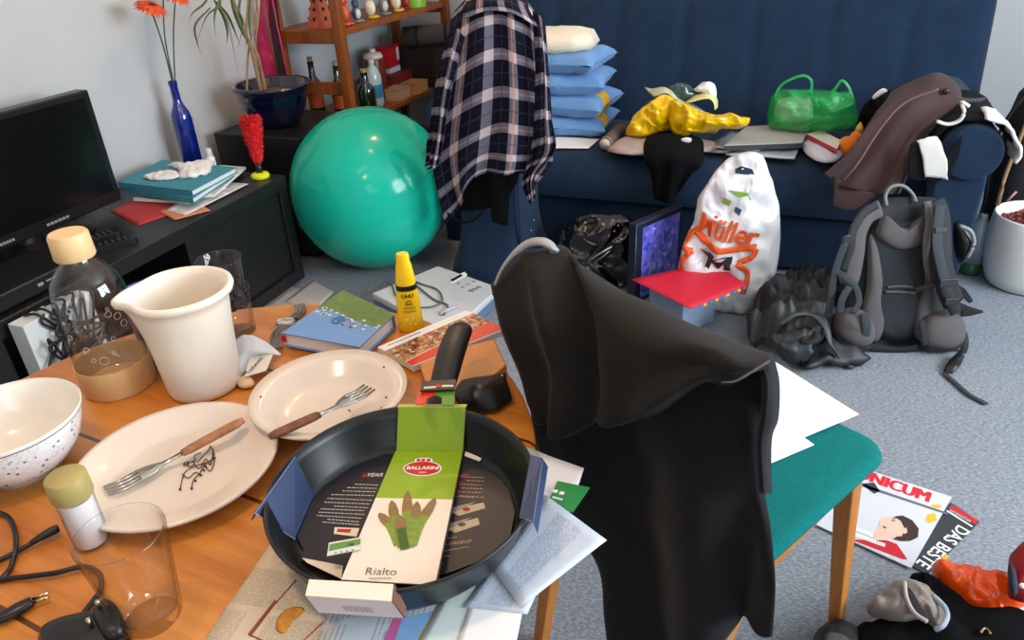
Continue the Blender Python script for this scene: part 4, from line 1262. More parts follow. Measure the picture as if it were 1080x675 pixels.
# black bag beyond the arm
t = thing('guitar_case', 'black padded case standing on end right of the sofa', 'case', (.86, 3.3, 0))
m = MB()
rows = []
for z, w_, d_ in ((0, .15, .10), (.02, .16, .11), (.3, .16, .11), (.5, .155, .11), (.6, .14, .10), (.65, .11, .085), (.66, .06, .05)):
    rows.append(rbox((.90, 3.36, z), w_ * 2, d_ * 2, d_ * .8, 0, 5))
n = len(rows[0])
for r in rows: m.v += r
for i in range(len(rows) - 1):
    for j in range(n): m.face((i * n + j, i * n + (j + 1) % n, (i + 1) * n + (j + 1) % n, (i + 1) * n + j))
m.face(range((len(rows) - 1) * n, len(rows) * n)); m.face(reversed(range(n)))
m.build('body', mat('black_cordura', (18, 18, 20), .7, var=(20, .2)), t)
MB().tube([(.72, 3.26, .2), (.70, 3.25, .45), (.76, 3.25, .62), (.9, 3.25, .66)], .007, 6, smooth=20).build('piping', BLACKPL, t)
MB().tube([(.80, 3.25, .50), (.79, 3.22, .57), (.85, 3.22, .60), (.90, 3.25, .58)], .01, 8, smooth=18).build('handle', BLACKPL, t)

# white planter
pw = V((.845, 2.97, 0))
t = thing('planter', 'round white planter filled with red brown granules at the right edge', 'planter', pw)
POTW = mat('white_ceramic', (232, 234, 230), .35)
MB().lathe([(0, 0), (.105, 0), (.12, .008), (.137, .05), (.152, .14), (.154, .2), (.149, .266), (.146, .272), (.140, .266), (.140, .22), (0, .21)], pw, 48).build('pot', POTW, t)
m = MB(); rnd = random.Random(5)
for k in range(420):
    a, r = rnd.random() * 6.283, .13 * math.sqrt(rnd.random())
    s = rnd.uniform(.004, .008)
    m.ball(pw + V((r * math.cos(a), r * math.sin(a), .232 + rnd.uniform(-.004, .01))), (s, s * rnd.uniform(.7, 1.2), s * .8), nu=6, nv=4)
m.lathe([(0, .235), (.134, .23)][::-1], pw, 24)
m.build('granules', mat('clay_granules_red', (124, 58, 48), .85, var=(60, .35)), t)
MB().tube([V((.6929,2.95,.30216)), V((.6921,2.95,.42741)), V((.71,2.96,.5906)), V((.7111,2.97,.74388))], [.008, .007, .006, .005], 8, smooth=18).build('stem', mat('dry_stem', (150, 116, 82), .8), t)
for a, b_ in (((1062, 214), (1070, 204)),):
    MB().tube([V((.711,2.92,.32852)), V((.7333,2.93,.36165))], .004, 6).build('side_stem', mat('pink_stem', (196, 130, 120), .8), t)

q = V((.6864,3.0203,0))

# ---------------------------------------------------------------- round table
TC, TR, TZ = V((-.605, .514, 0)), .391, .75
g0, g1 = V((-.7585,.3679,.75)), V((-.4365,.3341,.75))
TANG = math.atan2(g1.y - g0.y, g1.x - g0.x)
TWOOD = wood('table_pine', (178, 98, 28), (230, 154, 68), TANG, 1.3, .36, planks=.21, seam=(96, 46, 16), axis='X', coat=.15)
t = thing('table', 'round pine table covered with dishes and papers', 'table', (TC.x, TC.y, 0))
t_table = t
MB().lathe([(0, TZ - .032), (TR - .012, TZ - .032), (TR - .003, TZ - .027), (TR, TZ - .016), (TR - .003, TZ - .004), (TR - .01, TZ), (0, TZ)], (TC.x, TC.y, 0), 96).build('tabletop', TWOOD, t, sharp=40)
WD2 = wood('table_leg_pine', (166, 96, 40), (200, 130, 64), 0, 1, .4)
MB().lathe([(0, .1), (.06, .1), (.06, .16), (.04, .2), (.035, .4), (.05, .55), (.04, .66), (.12, .70), (.12, TZ - .032), (0, TZ - .032)], (TC.x, TC.y, 0), 32).build('pedestal', WD2, t, sharp=40)
for k in range(4):
    a = k * PI / 2 + .9
    M = Matrix.Translation((TC.x, TC.y, 0)) @ Matrix.Rotation(a, 4, 'Z')
    MB().prism([M @ V(p) for p in ((.03, -.025, .22), (.03, -.025, .10), (.26, -.025, 0), (.30, -.025, 0), (.30, -.025, .05))], (M.to_3x3() @ V((0, .05, 0)))).build('foot', WD2, t, False, .004)

STON = mat('cream_porcelain', (230, 216, 202), .2, coat=.15)
# ---- flat plate
def plate_profile(R, h, well, t=.004):
    return [(0, .0), (well * .9, 0), (well * .92, .003), (well, .004), (well * 1.09, .0085), (R * .96, h * .88), (R, h), (R - .001, h + t * .8), (R * .95, h * .87 + t), (well * 1.10, .0125), (well * 1.02, .0085), (well * .94, .007), (0, .007)]
p1c = V((-.610, .474, TZ))
t = thing('plate', 'large flat cream plate with a fork lying on it', 'plate', p1c)
MB().lathe(plate_profile(.112, .021, .070), p1c, 72).build('dish', STON, t)
m = MB()
brn = mat('brown_sauce', (70, 38, 22), .5)
for pts in ([(-.6054,.5203,.7585),(-.5887,.5072,.7585),(-.5869,.4953,.7585),(-.5941,.4878,.7585),(-.6006,.4736,.7585),(-.5943,.4605,.7585),(-.586,.4485,.7585)], [(-.6077,.5066,.7585),(-.6104,.4985,.7585),(-.6032,.4919,.7585),(-.6126,.4854,.7585),(-.6088,.4796,.7585)], [(-.5921,.4919,.7585),(-.5731,.4823,.7585),(-.584,.5015,.7585),(-.5876,.4898,.7585),(-.5824,.4743,.7585),(-.5818,.4645,.7585),(-.5748,.4537,.7585)], [(-.624,.4996,.7585),(-.6214,.5078,.7585),(-.6187,.5161,.7585),(-.6149,.5248,.7585)], [(-.6064,.4909,.7585),(-.5893,.4823,.7585),(-.5937,.4984,.7585),(-.5812,.4918,.7585),(-.5971,.5155,.7585)], [(-.6013,.4683,.7585),(-.5893,.4654,.7585),(-.5889,.4756,.7585),(-.578,.4724,.7585)], [(-.6124,.4837,.7585),(-.6024,.4816,.7585),(-.5995,.4878,.7585)], [(-.6054,.5203,.7585),(-.6013,.5105,.7585),(-.6006,.5016,.7585),(-.5986,.4898,.7585)]):
    m.tube(pts, .0006, 5, smooth=22)
for p in [(-.5844,.4468,.759),(-.5732,.452,.759),(-.5846,.5025,.759),(-.5812,.4809,.759),(-.6076,.4846,.759),(-.5786,.4732,.759),(-.5837,.487,.759),(-.578,.4635,.759)]: m.ball(p, .0015, nu=8, nv=6)
o = m.build('grape_stalk', brn); tag(o, 'thin brown branched stalk remains on the large flat plate', 'stalk')
# ---- deep plate
p2c = V((-.508, .632, TZ))
t = thing('plate', 'deep cream plate with crumbs and a fork across its rim', 'plate', p2c)
MB().lathe([(0, 0), (.055, 0), (.056, .003), (.068, .008), (.078, .024), (.098, .032), (.0975, .035), (.078, .0275), (.068, .0125), (.05, .008), (0, .008)], p2c, 72).build('dish', STON, t)
rnd = random.Random(2)
for k, p in enumerate([(-.5852,.5974,.778),(-.4709,.7047,.778),(-.4455,.6617,.778),(-.4933,.6516,.778),(-.482,.6311,.778),(-.4419,.6433,.778),(-.4448,.6094,.778)]):
    o = MB().ball(p, (.0018, .0014, .001), nu=6, nv=4).build('crumb', brn); tag(o, 'tiny dark crumb on the deep cream plate', 'crumb', 'crumbs on the deep plate')
    p = V(p); r = (p - p2c).xy.length
    o.location.z = TZ + (.0085 if r < .05 else .0085 + (r - .05) * .25 if r < .068 else .0135 + (r - .068) * 1.5 if r < .078 else .0285 + (r - .078) * .36)

HANDW = wood('fork_handle_wood', (92, 52, 30), (140, 86, 52), 0, 3, .5)
def fork(label, hA, hB, nB, tip, hz, group='forks with wooden handles', col=None):
    """handle end hA, handle head hB, start of the tine head nB, tine tip"""
    hA, hB, nB, tip = [V(p) for p in (hA, hB, nB, tip)]
    t = thing('fork', label, 'fork', hA, 0, group)
    d = (hB - hA).normalized(); s = d.cross(V((0, 0, 1))).normalized(); u = s.cross(d)
    m = MB()
    n = 14
    for k in range(9):
        f = k / 8
        w = .0075 * (.55 if k == 0 else .95 if k < 3 else 1.0 - .25 * (f - .3))
        h = .0045 * (.6 if k in (0, 8) else 1)
        c = hA.lerp(hB, f)
        for j in range(n):
            a = 2 * PI * j / n
            m.v.append(c + s * (w * math.cos(a)) + u * (h * math.sin(a)))
    for k in range(8):
        for j in range(n): m.face((k * n + j, k * n + (j + 1) % n, (k + 1) * n + (j + 1) % n, (k + 1) * n + j))
    m.face(reversed(range(n))); m.face(range(8 * n, 9 * n))
    m.build('handle', col or HANDW, t)
    m = MB()
    d2 = (tip - nB).normalized(); s2 = d2.cross(V((0, 0, 1))).normalized()
    L = (tip - nB).length
    # neck and palm as a strip
    st = [(hB - d * .004, .0035), (hB.lerp(nB, .5), .0026), (nB, .0036), (nB + d2 * L * .2, .009), (nB + d2 * L * .42, .0115)]
    for c, w in st: m.v += [c - s2 * w, c + s2 * w]
    for k in range(len(st) - 1): m.face((2 * k, 2 * k + 1, 2 * k + 3, 2 * k + 2))
    b = len(m.v)
    c0 = nB + d2 * L * .42
    for k in range(4):
        o0 = -.0115 + k * .0062
        for f, lift, wd in ((0, 0, .0044), (.5, -.0012, .0036), (1, .001, .0022)):
            c = c0.lerp(tip, f) + V((0, 0, lift)) + s2 * (o0 + .0022)
            m.v += [c - s2 * wd / 2, c + s2 * wd / 2]
        for q in (0, 1):
            i = b + k * 6 + q * 2
            m.face((i, i + 1, i + 3, i + 2))
    m.build('tines', CHROME, t, solid=.0016)
    return t
fork('fork with light brown wooden handle on the large flat plate', (-.5752,.5509,.781), (-.6127,.4858,.772), (-.6268,.4691,.7665), (-.6549,.4135,.764), 0, col=wood('fork_handle_light', (128, 78, 46), (186, 130, 88), 0, 3, .5))
fork('fork with dark wooden handle across the rim of the deep plate', (-.5154,.5232,.79), (-.4837,.5768,.791), (-.4744,.5985,.789), (-.4601,.651,.785), 0)

# ---- bowl
bw = V((-.800, .428, TZ))
t = thing('bowl', 'white bowl with a blue sprig pattern at the left edge of the table', 'bowl', bw)
FLW = flower_mat(); WPORC = mat('white_porcelain', (238, 232, 222), .12, coat=.3)
RIMB = mat('blue_line', (84, 88, 110), .3)
MB().lathe([(0, .004), (.034, .004, 1), (.036, 0, 1), (.040, 0, 1), (.041, .007, 1), (.052, .014, 2), (.0535, .0153, 2), (.067, .033, 0), (.074, .052, 0), (.0785, .068, 0), (.0789, .0695, 2), (.0798, .0735, 1), (.0790, .0745, 1), (.0760, .067, 1), (.071, .05, 1), (.062, .031, 1), (.045, .016, 1), (0, .010, 1)], bw, 72).build('body', [FLW, WPORC, RIMB], t)

# ---- carbonating bottle
bb = V((-.832, .602, TZ))
t = thing('water_bottle', 'clear plastic bottle with beige cap and base, printed with bubbles', 'bottle', bb)
BEIGE = mat('beige_plastic', (226, 192, 140), .5)
CLEAR = glassmat('clear_plastic', (253, 252, 251), .04, .7)
def hollow(outer, wall):
    """closed wall around an open vessel from its outer profile"""
    inner = []
    for i in range(len(outer)):
        a, b = outer[max(i - 1, 0)], outer[min(i + 1, len(outer) - 1)]
        d = V((b[0] - a[0], b[1] - a[1])).normalized()
        inner.append((max(0, outer[i][0] - d.y * wall), outer[i][1] + d.x * wall))
    return outer + inner[::-1]
op = [(0, .006), (.030, .006), (.0452, .012), (.0455, .05), (.0455, .125), (.0445, .143), (.040, .160), (.031, .175), (.022, .184), (.019, .189), (.0185, .205)]
bbody = MB().lathe(hollow(op, .0014), bb, 64).build('body', CLEAR, t)
MB().lathe([(0, 0), (.044, 0), (.0462, .003), (.0475, .04), (.0475, .043), (.0468, .043), (.0462, .008), (0, .0045)], bb, 64).build('base', BEIGE, t, sharp=50)
MB().lathe([(0, .2045), (.0195, .2045), (.0195, .192), (.0232, .192), (.0245, .194), (.0235, .222), (.0215, .225), (0, .225)], bb, 48).build('cap', BEIGE, t, sharp=50)
m = MB()
PRN = mat('pale_print', (206, 206, 208), .5)
cang = math.atan2(-bb.y, -bb.x)
R0 = .0462
for da, z, r in ((-.62, .138, .0042), (-.55, .150, .003), (.28, .124, .0038), (.30, .131, .002), (.50, .117, .0046), (.62, .104, .0046), (-.55, .082, .0034), (-.62, .078, .002), (-.46, .066, .0026), (-.2, .063, .0056), (-.9, .10, .003), (.85, .14, .003), (-.95, .12, .002), (.2, .09, .0025)):
    pts = []
    for k in range(20):
        a = 2 * PI * k / 20
        ang = cang + da + r * math.cos(a) / R0
        pts.append(bb + V((R0 * math.cos(ang), R0 * math.sin(ang), z + r * math.sin(a))))
    MB().tube(pts, .00038, 5, closed=True).build('bubble_print', PRN, bbody)

# ---- jug
jc = V((-.712, .634, TZ))
t = thing('measuring_jug', 'cream plastic mixing jug with a wide pouring lip', 'jug', jc)
JUG = mat('cream_plastic', (240, 230, 214), .28, sss=0)
dv = V((-.7635,.5985,.89)) - V((-.7092,.6355,.89)); spa = math.atan2(dv.y, dv.x)
def jugfn(a, r, z):
    d = (a - spa + PI) % (2 * PI) - PI
    k = max(0, min(1, (z - .085) / .055)); k = k * k
    out = r
    if z > .05:
        out += .014 * k * math.exp(-(d / .30) ** 2)
        out += .004 * k * math.exp(-((abs(d) - .62) / .3) ** 2) * -1
    zz = z + .008 * k * math.exp(-(d / .3) ** 2) * -.6
    return (out * math.cos(a), out * math.sin(a), zz)
MB().lathe([(0, 0), (.042, 0), (.046, .003), (.048, .010), (.053, .079), (.0575, .126), (.0585, .137), (.0655, .140), (.0675, .145), (.0665, .149), (.0635, .1505), (.060, .149), (.0565, .140), (.0555, .126), (.051, .075), (.046, .012), (.040, .005), (0, .004)], jc, 96, fn=jugfn).build('body', JUG, t)

# ---- drinking glass with dark band and blue beaker behind the jug
gc = V((-.770, .770, TZ))
GLASS = glassmat('drinking_glass', (255, 255, 255), .02, .5)
t = thing('drinking_glass', 'drinking glass with a band of dark print behind the cream jug', 'glass', gc)
MB().lathe([(0, 0), (.027, 0), (.029, .002), (.0305, .06), (.0335, .122), (.0328, .1235), (.0318, .122), (.0288, .06), (.0268, .012), (0, .011)], gc, 48).build('body', GLASS, t)
m = MB(); rnd = random.Random(8)
INK = mat('dark_print', (24, 22, 26), .5)
for k in range(90):
    a = rnd.random() * 2 * PI; z = rnd.uniform(.048, .078); w = rnd.uniform(.003, .006); h = rnd.uniform(.004, .008)
    def gp(aa, zz): 
        rr = .0306 + (zz - .06) * .048 + .0005
        return gc + V((rr * math.cos(aa), rr * math.sin(aa), zz))
    for st in range(3):
        dx = rnd.uniform(-.1, .1)
        m.tube([gp(a + dx, z), gp(a + dx + w / .03 * .5, z + h * .6), gp(a + dx + w / .03, z + h * rnd.random())], .0019, 4)
m.build('print_band', INK, t)
bk = V((-.8221,.6861,.86)); bk.z = TZ
t = thing('beaker', 'blue plastic beaker mostly hidden between clear bottle and cream jug', 'beaker', bk)
MB().lathe([(0, 0), (.031, 0), (.033, .003), (.041, .103), (.043, .106), (.041, .107), (.0385, .103), (.031, .006), (0, .005)], bk, 40).build('body', mat('royal_blue_plastic', (34, 84, 160), .35), t)

# ---- tea bag packet
t = thing('tea_bag', 'white paper tea bag with a lettered tag in front of the printed glass', 'tea bag', (-.687,.7055,.752))
TPAP = mat('tea_paper', (222, 224, 228), .75, var=(50, .05), bump=(40, .3))
m = MB().grid([[(-.7301,.7181,.766),(-.722,.7354,.772),(-.6882,.7311,.772),(-.6506,.7223,.758)], [(-.7105,.6925,.762),(-.6925,.6988,.774),(-.6705,.7034,.772),(-.6543,.7185,.758)], [(-.6822,.6594,.756),(-.6863,.682,.76),(-.683,.6987,.76),(-.6721,.7142,.759)], [(-.6663,.6446,.753),(-.6737,.6602,.754),(-.6781,.6738,.754),(-.6767,.6844,.754)]], 20, 20, fold=wob(.002, 6, 2))
m.build('pouch', TPAP, t, True, solid=.001)
m = MB().prism([(-.6892,.7033,.7625),(-.6571,.7128,.7625),(-.6396,.6742,.7625),(-.6582,.6514,.7625)], (0, 0, .0008)); m.build('tag', mat('tag_paper', (240, 228, 212), .7), t, False)
m = MB()
a, b_ = V((-.6593,.6592,.7635)), V((-.667,.7002,.7635))
m.text('Teebeutel', a.lerp(b_, .5), b_ - a, V((0, 0, 1)).cross(b_ - a), .0105, lift=.0002)
m.build('tag_lettering', mat('brown_ink', (76, 60, 54), .7), t, False)
m = MB().puff([(-.6707,.649,.7555),(-.6683,.6619,.7555),(-.6549,.661,.7555),(-.6418,.6481,.7555),(-.6499,.6386,.7555),(-.6617,.6397,.7555)], (0, 0, 1), .006, .005); m.build('used_bag', mat('tea_stained', (226, 190, 148), .8), t)

# ---- wrist watch
STEEL = mat('brushed_steel', (150, 146, 144), .16, metal=1)
wpath = spline([(-.6731,.7408,.7545),(-.6887,.7601,.7555),(-.6961,.7779,.7575),(-.6974,.7988,.7575),(-.7003,.8249,.7565),(-.7073,.8495,.7545),(-.7253,.8699,.7535)], 30)
t = thing('wrist_watch', 'steel wrist watch with a link bracelet beside the blue book', 'watch', wpath[20])
dpos = V((-.7051,.8076,.7515))
m = MB()
acc = 0
for i in range(0, 29):
    p, q = wpath[i], wpath[i + 1]
    if (p - dpos).xy.length < .012: continue
    d = (q - p).normalized(); s = d.cross(V((0, 0, 1))).normalized(); u = s.cross(d)
    M = Matrix((( d.x, s.x, u.x, p.x), (d.y, s.y, u.y, p.y), (d.z, s.z, u.z, p.z), (0, 0, 0, 1)))
    L = (q - p).length * .36
    for o_, w in ((-.0064, .0022), (0, .0030), (.0064, .0022)): m.box((-L, o_ - w, -.001), (L, o_ + w, .0022), M=M)
m.build('bracelet', STEEL, t, False)
MB().lathe([(0, 0), (.0145, 0), (.0155, .002), (.0155, .006), (.0135, .008), (.0125, .0075), (0, .0075)], dpos, 36).build('case', STEEL, t, sharp=40); wc = [c for c in t.children if c.name.startswith('case')][0]
MB().lathe([(0, .0078), (.0122, .0078), (.0122, .0076)], dpos, 30).build('dial', mat('pale_dial', (206, 200, 196), .3), wc)
m = MB()
for a, L in ((.6, .009), (2.5, .0065)): m.tube([dpos + V((0, 0, .0084)), dpos + V((L * math.cos(a), L * math.sin(a), .0084))], .0006, 4)
m.build('hands', INK, wc)

# ---- blue and green book + one beneath
zt = .776
BK = [(-.6665,.7502,.776),(-.5343,.7474,.776),(-.5324,.8455,.776),(-.6538,.8969,.776)]
SKY = mat('sky_cover', (108, 152, 206), .35, var=(12, .06))
t = hardback('book', 'blue and green hardback picture book between watch and yellow glue', 'book', BK, .0225, SKY, None, .0022, .003, 2)
A, B, C_, D = [V(p) for p in BK]   # A left, B near, C right, D far
def bq(u, v, lift=.0003): return A.lerp(B, u).lerp(D.lerp(C_, u), v) + V((0, 0, lift))
MB().flat([bq(0, .55), bq(.3, .60), bq(.6, .56), bq(1, .56), bq(1, 1), bq(0, 1)]).build('grass_print', mat('grass_print', (88, 116, 48), .4, var=(120, .3)), t, False)
m = MB(); rnd = random.Random(12)
for k in range(34):
    u, v = rnd.uniform(.05, .98), rnd.uniform(.42, .62)
    m.flat([bq(u + .03 * math.cos(q * 1.047), v + .022 * math.sin(q * 1.047), .00045) for q in range(6)])
m.build('cloud_print', mat('cloud_print', (206, 214, 226), .4), t, False)
MB().flat([bq(.43 + .085 * math.cos(q * .314), .46 + .10 * math.sin(q * .314), .0006) for q in range(20)]).build('globe_print', mat('globe_print', (34, 112, 164), .4), t, False)
m = MB()
for k in range(46):
    u, v = rnd.uniform(.42, .80), rnd.uniform(.34, .58)
    a = rnd.random() * 3.14; du, dv_ = .018 * math.cos(a), .03 * math.sin(a)
    m.flat([bq(u, v, .0008), bq(u + du, v + dv_, .0008), bq(u + du + .012, v + dv_ + .008, .0008), bq(u + .012, v + .008, .0008)], rnd.randrange(3))
m.build('small_pictures', [mat('pic_rust', (150, 84, 70), .4), mat('pic_pale', (226, 224, 220), .4), mat('pic_slate', (70, 84, 110), .4)], t, False)
sp = A + V((0, 0, -.004)) + (B - A).normalized() * .002 + (A - C_).normalized() * .0008
MB().box((-.004, -.001, -.010), (.004, .001, -.001), M=Matrix.Translation(sp) @ Matrix.Rotation(math.atan2(B.y - A.y, B.x - A.x), 4, 'Z')).build('red_ribbon', mat('red_ribbon', (196, 34, 40), .6), t, False)

# ---- glue bottle
gq = V((-.5156,.8469,.75)); gq = V((gq.x + .004, gq.y + .008, TZ))
t = thing('glue_bottle', 'yellow all purpose glue bottle standing next to the blue book', 'glue', gq)
YGL = mat('glue_yellow', (248, 202, 0), .35, coat=.2)
vw = math.atan2(-gq.y, -gq.x)
M = Matrix.Rotation(vw + PI / 2, 4, 'Z')
MB().lathe([(0, 0), (.0165, 0), (.0185, .002), (.0187, .02), (.0165, .06), (.015, .068), (0, .068)], gq, 36, M=M, sy=.62).build('body', YGL, t, sharp=50)
MB().lathe([(.0152, .068), (.0156, .069), (.0154, .078), (.0148, .079)], gq, 36, M=M, sy=.68).build('black_ring', BLACKPL, t)
MB().lathe([(0, .077), (.0150, .077), (.0146, .082), (.0112, .108), (.0098, .112), (.0095, .122), (.0085, .125), (0, .125)], gq, 36, M=M, sy=.8).build('cap', YGL, t, sharp=50)
f3 = V((math.cos(vw), math.sin(vw), 0)); r3 = V((-math.sin(vw), math.cos(vw), 0))
m = MB()
def gfront(p):
    h = p.z - gq.z; x = (p - gq).dot(r3)
    R = .0187 - max(0, h - .02) * .055
    y = R * .62 * math.sqrt(max(.05, 1 - (x / R) ** 2))
    return gq + r3 * x + f3 * (y + .0004) + V((0, 0, h))
m.text('UHU', gq + V((0, 0, .060)), r3, V((0, 0, 1)), .0085, fn=gfront, bold=.03)
for k, (z, w) in enumerate(((.046, .5), (.040, .8), (.034, .9))):
    for j in range(5):
        x = (-.010 + j * .0042) * w
        m.tube([gfront(gq + r3 * x + V((0, 0, z))), gfront(gq + r3 * (x + .0022) + V((0, 0, z + .003))), gfront(gq + r3 * (x + .0034) + V((0, 0, z - .0005)))], .00035, 4)
m.tube([gfront(gq + r3 * (-.004) + V((0, 0, .050))), gfront(gq + V((0, 0, .053))), gfront(gq + r3 * .005 + V((0, 0, .0515)))], .0007, 5)
m.build('lettering', INK, t, False)
m = MB()
for x, z in ((-.005, .022), (.004, .024), (-.001, .014), (.007, .013)): m.ball(gfront(gq + r3 * x + V((0, 0, z))), (.0012, .0012, .0012), nu=8, nv=6)
m.build('white_specks', PAPER, t)

# ---- red magazines
MOS = mosaic_mat('food_photo', [(0, (70, 40, 22)), (.3, (150, 62, 36)), (.5, (176, 150, 96)), (.7, (188, 44, 34)), (.85, (222, 206, 170)), (1, (96, 104, 40))], 190)
MG = [V(p) for p in [(-.5234,.7748,.762),(-.445,.9131,.762),(-.3656,.8746,.762),(-.4499,.7443,.762)]]
t = magazine('red food magazine with a mosaic of small pictures next to the pan handle', MG, .0095, PAPER)
def mq(u, v, l=.0003): return MG[0].lerp(MG[1], u).lerp(MG[3].lerp(MG[2], u), v) + V((0, 0, l))
MB().flat([mq(0, .22), mq(1, .18), mq(1, .62), mq(.3, .7), mq(0, .78)]).build('picture_print', MOS, t, False)
MB().flat([mq(0, .80), mq(.3, .72), mq(1, .62), mq(1, .98), mq(0, .98)]).build('red_band', mat('magazine_red', (214, 40, 30), .35), t, False)
m = MB()
for k in range(22): m.flat([mq(.08 + k * .016, .08, .0004), mq(.08 + k * .016 + .010, .08, .0004), mq(.08 + k * .016 + .010, .11, .0004), mq(.08 + k * .016, .11, .0004)])
m.build('small_print', INK, t, False)

# ---- small board, pouch
BRD2 = wood('board_wood', (184, 112, 46), (212, 140, 66), .9, 1, .4, axis='X')
o = MB().prism([(-.4554,.7666,.7505),(-.371,.8451,.7505),(-.3287,.7844,.7505),(-.3369,.753,.7505),(-.3913,.678,.7505)], (0, 0, .011)).build('wooden_board', BRD2, smooth=False, bevel=.002)
tag(o, 'small wooden board lying on the table beside the pan handle', 'board')
t = thing('oven_glove', 'small black leather pouch lying beside the pan handle', 'pouch', (-.3308,.7142,.765))
m = MB().grid([[(-.3679,.7233,.7665),(-.3531,.7301,.7695),(-.3358,.7399,.7695),(-.319,.7545,.7665)], [(-.3667,.7026,.7655),(-.3435,.7001,.7775),(-.3245,.7103,.7775),(-.3052,.7287,.7665)], [(-.3548,.6839,.76),(-.3338,.6854,.772),(-.3142,.6999,.772),(-.2963,.7147,.76)], [(-.3314,.6767,.754),(-.3189,.6839,.756),(-.3068,.6918,.756),(-.299,.7141,.754)]], 24, 20)
m.build('leather', mat('black_leather', (22, 22, 26), .4, bump=(120, .3)), t, True, solid=.003)
MB().ball((-.3203,.7477,.769), (.002, .002, .0015)).build('rivet', CHROME, t)
t.name = 'leather_pouch'

# ---------------------------------------------------------------- papers and newspapers
NEWS = print_mat('newsprint', (214, 198, 174), (106, 92, 80), 4, 74, .5)
NEWSB = print_mat('newsprint_cool', (206, 214, 222), (120, 132, 148), 2, 34, .5)
NEWSC = print_mat('letter_print', (196, 206, 220), (96, 116, 148), 1, 40, .55)
z = TZ + .0008
N1 = [V(p) for p in [(-.4284,.2902,.7507),(-.4522,.4894,.7507),(-.3194,.4976,.7507),(-.2678,.3192,.7507)]]
t = thing('newspaper', 'beige newspaper page with a food advert below the left of the pan', 'newspaper', N1[0], 0)
sheet(N1, .0001, 1).build('page', NEWS, t, True, solid=.0005)
def nq(px): return px
MB().flat([(-.3961,.3209,.7513),(-.3965,.3598,.7513),(-.3928,.3577,.7513),(-.3919,.3182,.7513)]).build('red_headline', mat('brown_red_ink', (142, 62, 46), .7), t, False)
m = MB()
for a, b_ in (((0, 0), (0, 0)),):
    pass
fr = [(-.3955,.3201,.7513),(-.3912,.385,.7513),(-.3785,.3821,.7513),(-.344,.3662,.7513),(-.3453,.3309,.7513)]
for q in ([fr[0], fr[1]], [fr[0], V((-.3782,.3187,.7513))], [(-.3457,.3257,.7513),(-.3375,.3607,.7513)]): MB().tube(q, .0007, 4).build('frame_line', mat('brown_red_ink', (142, 62, 46), .7), t, False)
MB().puff([(-.3751,.3321,.7513),(-.381,.3429,.7513),(-.3803,.3518,.7513),(-.3728,.3588,.7513),(-.364,.3595,.7513),(-.3632,.351,.7513),(-.3662,.3436,.7513),(-.3654,.3312,.7513)], (0, 0, 1), .0008, .0001).build('food_photo', mat('fried_orange', (200, 130, 40), .6, var=(160, .35)), t)
N2 = [V(p) for p in [(-.3276,.3121,.7516),(-.3463,.3809,.7516),(-.2085,.5399,.7516),(-.1796,.3625,.7516)]]
t = thing('newspaper', 'blue and pink newspaper advert page under the front of the pan', 'newspaper', N2[0], 0)
sheet(N2, .0001, 4).build('page', NEWSB, t, True, solid=.0005)
MB().flat([(-.276,.3388,.7522),(-.2807,.3758,.7522),(-.2736,.3803,.7522),(-.2652,.3424,.7522)]).build('pink_stripe', mat('pink_ink', (206, 96, 156), .7), t, False)
MB().flat([(-.2652,.3424,.75225),(-.2734,.3782,.75225),(-.2496,.3948,.75225),(-.2437,.3497,.75225)]).build('sky_photo', mat('sky_ink', (126, 172, 216), .7, var=(60, .15)), t, False)
MB().flat([(-.2504,.3592,.7523),(-.2493,.3981,.7523),(-.2349,.3975,.7523),(-.2362,.3561,.7523)]).build('yellow_box', mat('ochre_ink', (196, 164, 60), .7), t, False)
def paper(label, pts, m_, seed, amp=.0002, group='loose papers under the pan', name='paper_sheet', th=.0004, dz=0):
    o = sheet(pts, amp, seed).build(name, m_, solid=th)
    tag(o, label, 'paper', group); return o
SHEETG = mat('pale_green_paper', (206, 220, 216), .8)
paper('pale blank sheet running under the right of the pan', [(-.247,.3388,.7526),(-.2526,.6389,.7526),(-.1904,.6233,.7526),(-.1871,.3499,.7526)], SHEETG, 3)
paper('white sheet with a torn corner at the bottom of the paper fan', [(-.2121,.3391,.7532),(-.2254,.4407,.7532),(-.1786,.4445,.7532),(-.1641,.3665,.7532)], PAPER, 5)
paper('white printed letter in the middle of the paper fan', [(-.2263,.4056,.7538),(-.2096,.5089,.7538),(-.1672,.4714,.7538),(-.1685,.4164,.7538)], NEWSC, 6)
paper('white blank sheet behind the green card', [(-.2121,.5075,.7544),(-.2285,.6298,.7544),(-.1739,.6195,.7544),(-.1674,.514,.7544)], PAPER, 7)
o = MB().prism([(-.1951,.5891,.755),(-.1592,.5896,.755),(-.1659,.5485,.755),(-.1948,.5553,.755)], (0, 0, .0012)).build('green_card', mat('card_green', (44, 142, 74), .45), smooth=False)
tag(o, 'green plastic card between the papers at the table edge', 'card', None)
m = MB()
for q in ([(-.1949,.575,.75635),(-.1896,.5751,.75635),(-.1902,.5703,.75635),(-.1954,.5702,.75635)], [(-.1873,.5743,.75635),(-.182,.5745,.75635),(-.1826,.5697,.75635),(-.1878,.5695,.75635)], [(-.1927,.5649,.75635),(-.1809,.5642,.75635),(-.181,.5611,.75635),(-.1927,.5619,.75635)]): m.flat(q)
m.build('white_emblem', PAPER, o, False)
paper('printed letter fanned out furthest right over the table edge', [(-.2158,.4531,.756),(-.2009,.5642,.756),(-.1232,.5215,.756),(-.1758,.4195,.756)], NEWSC, 9, .0003)

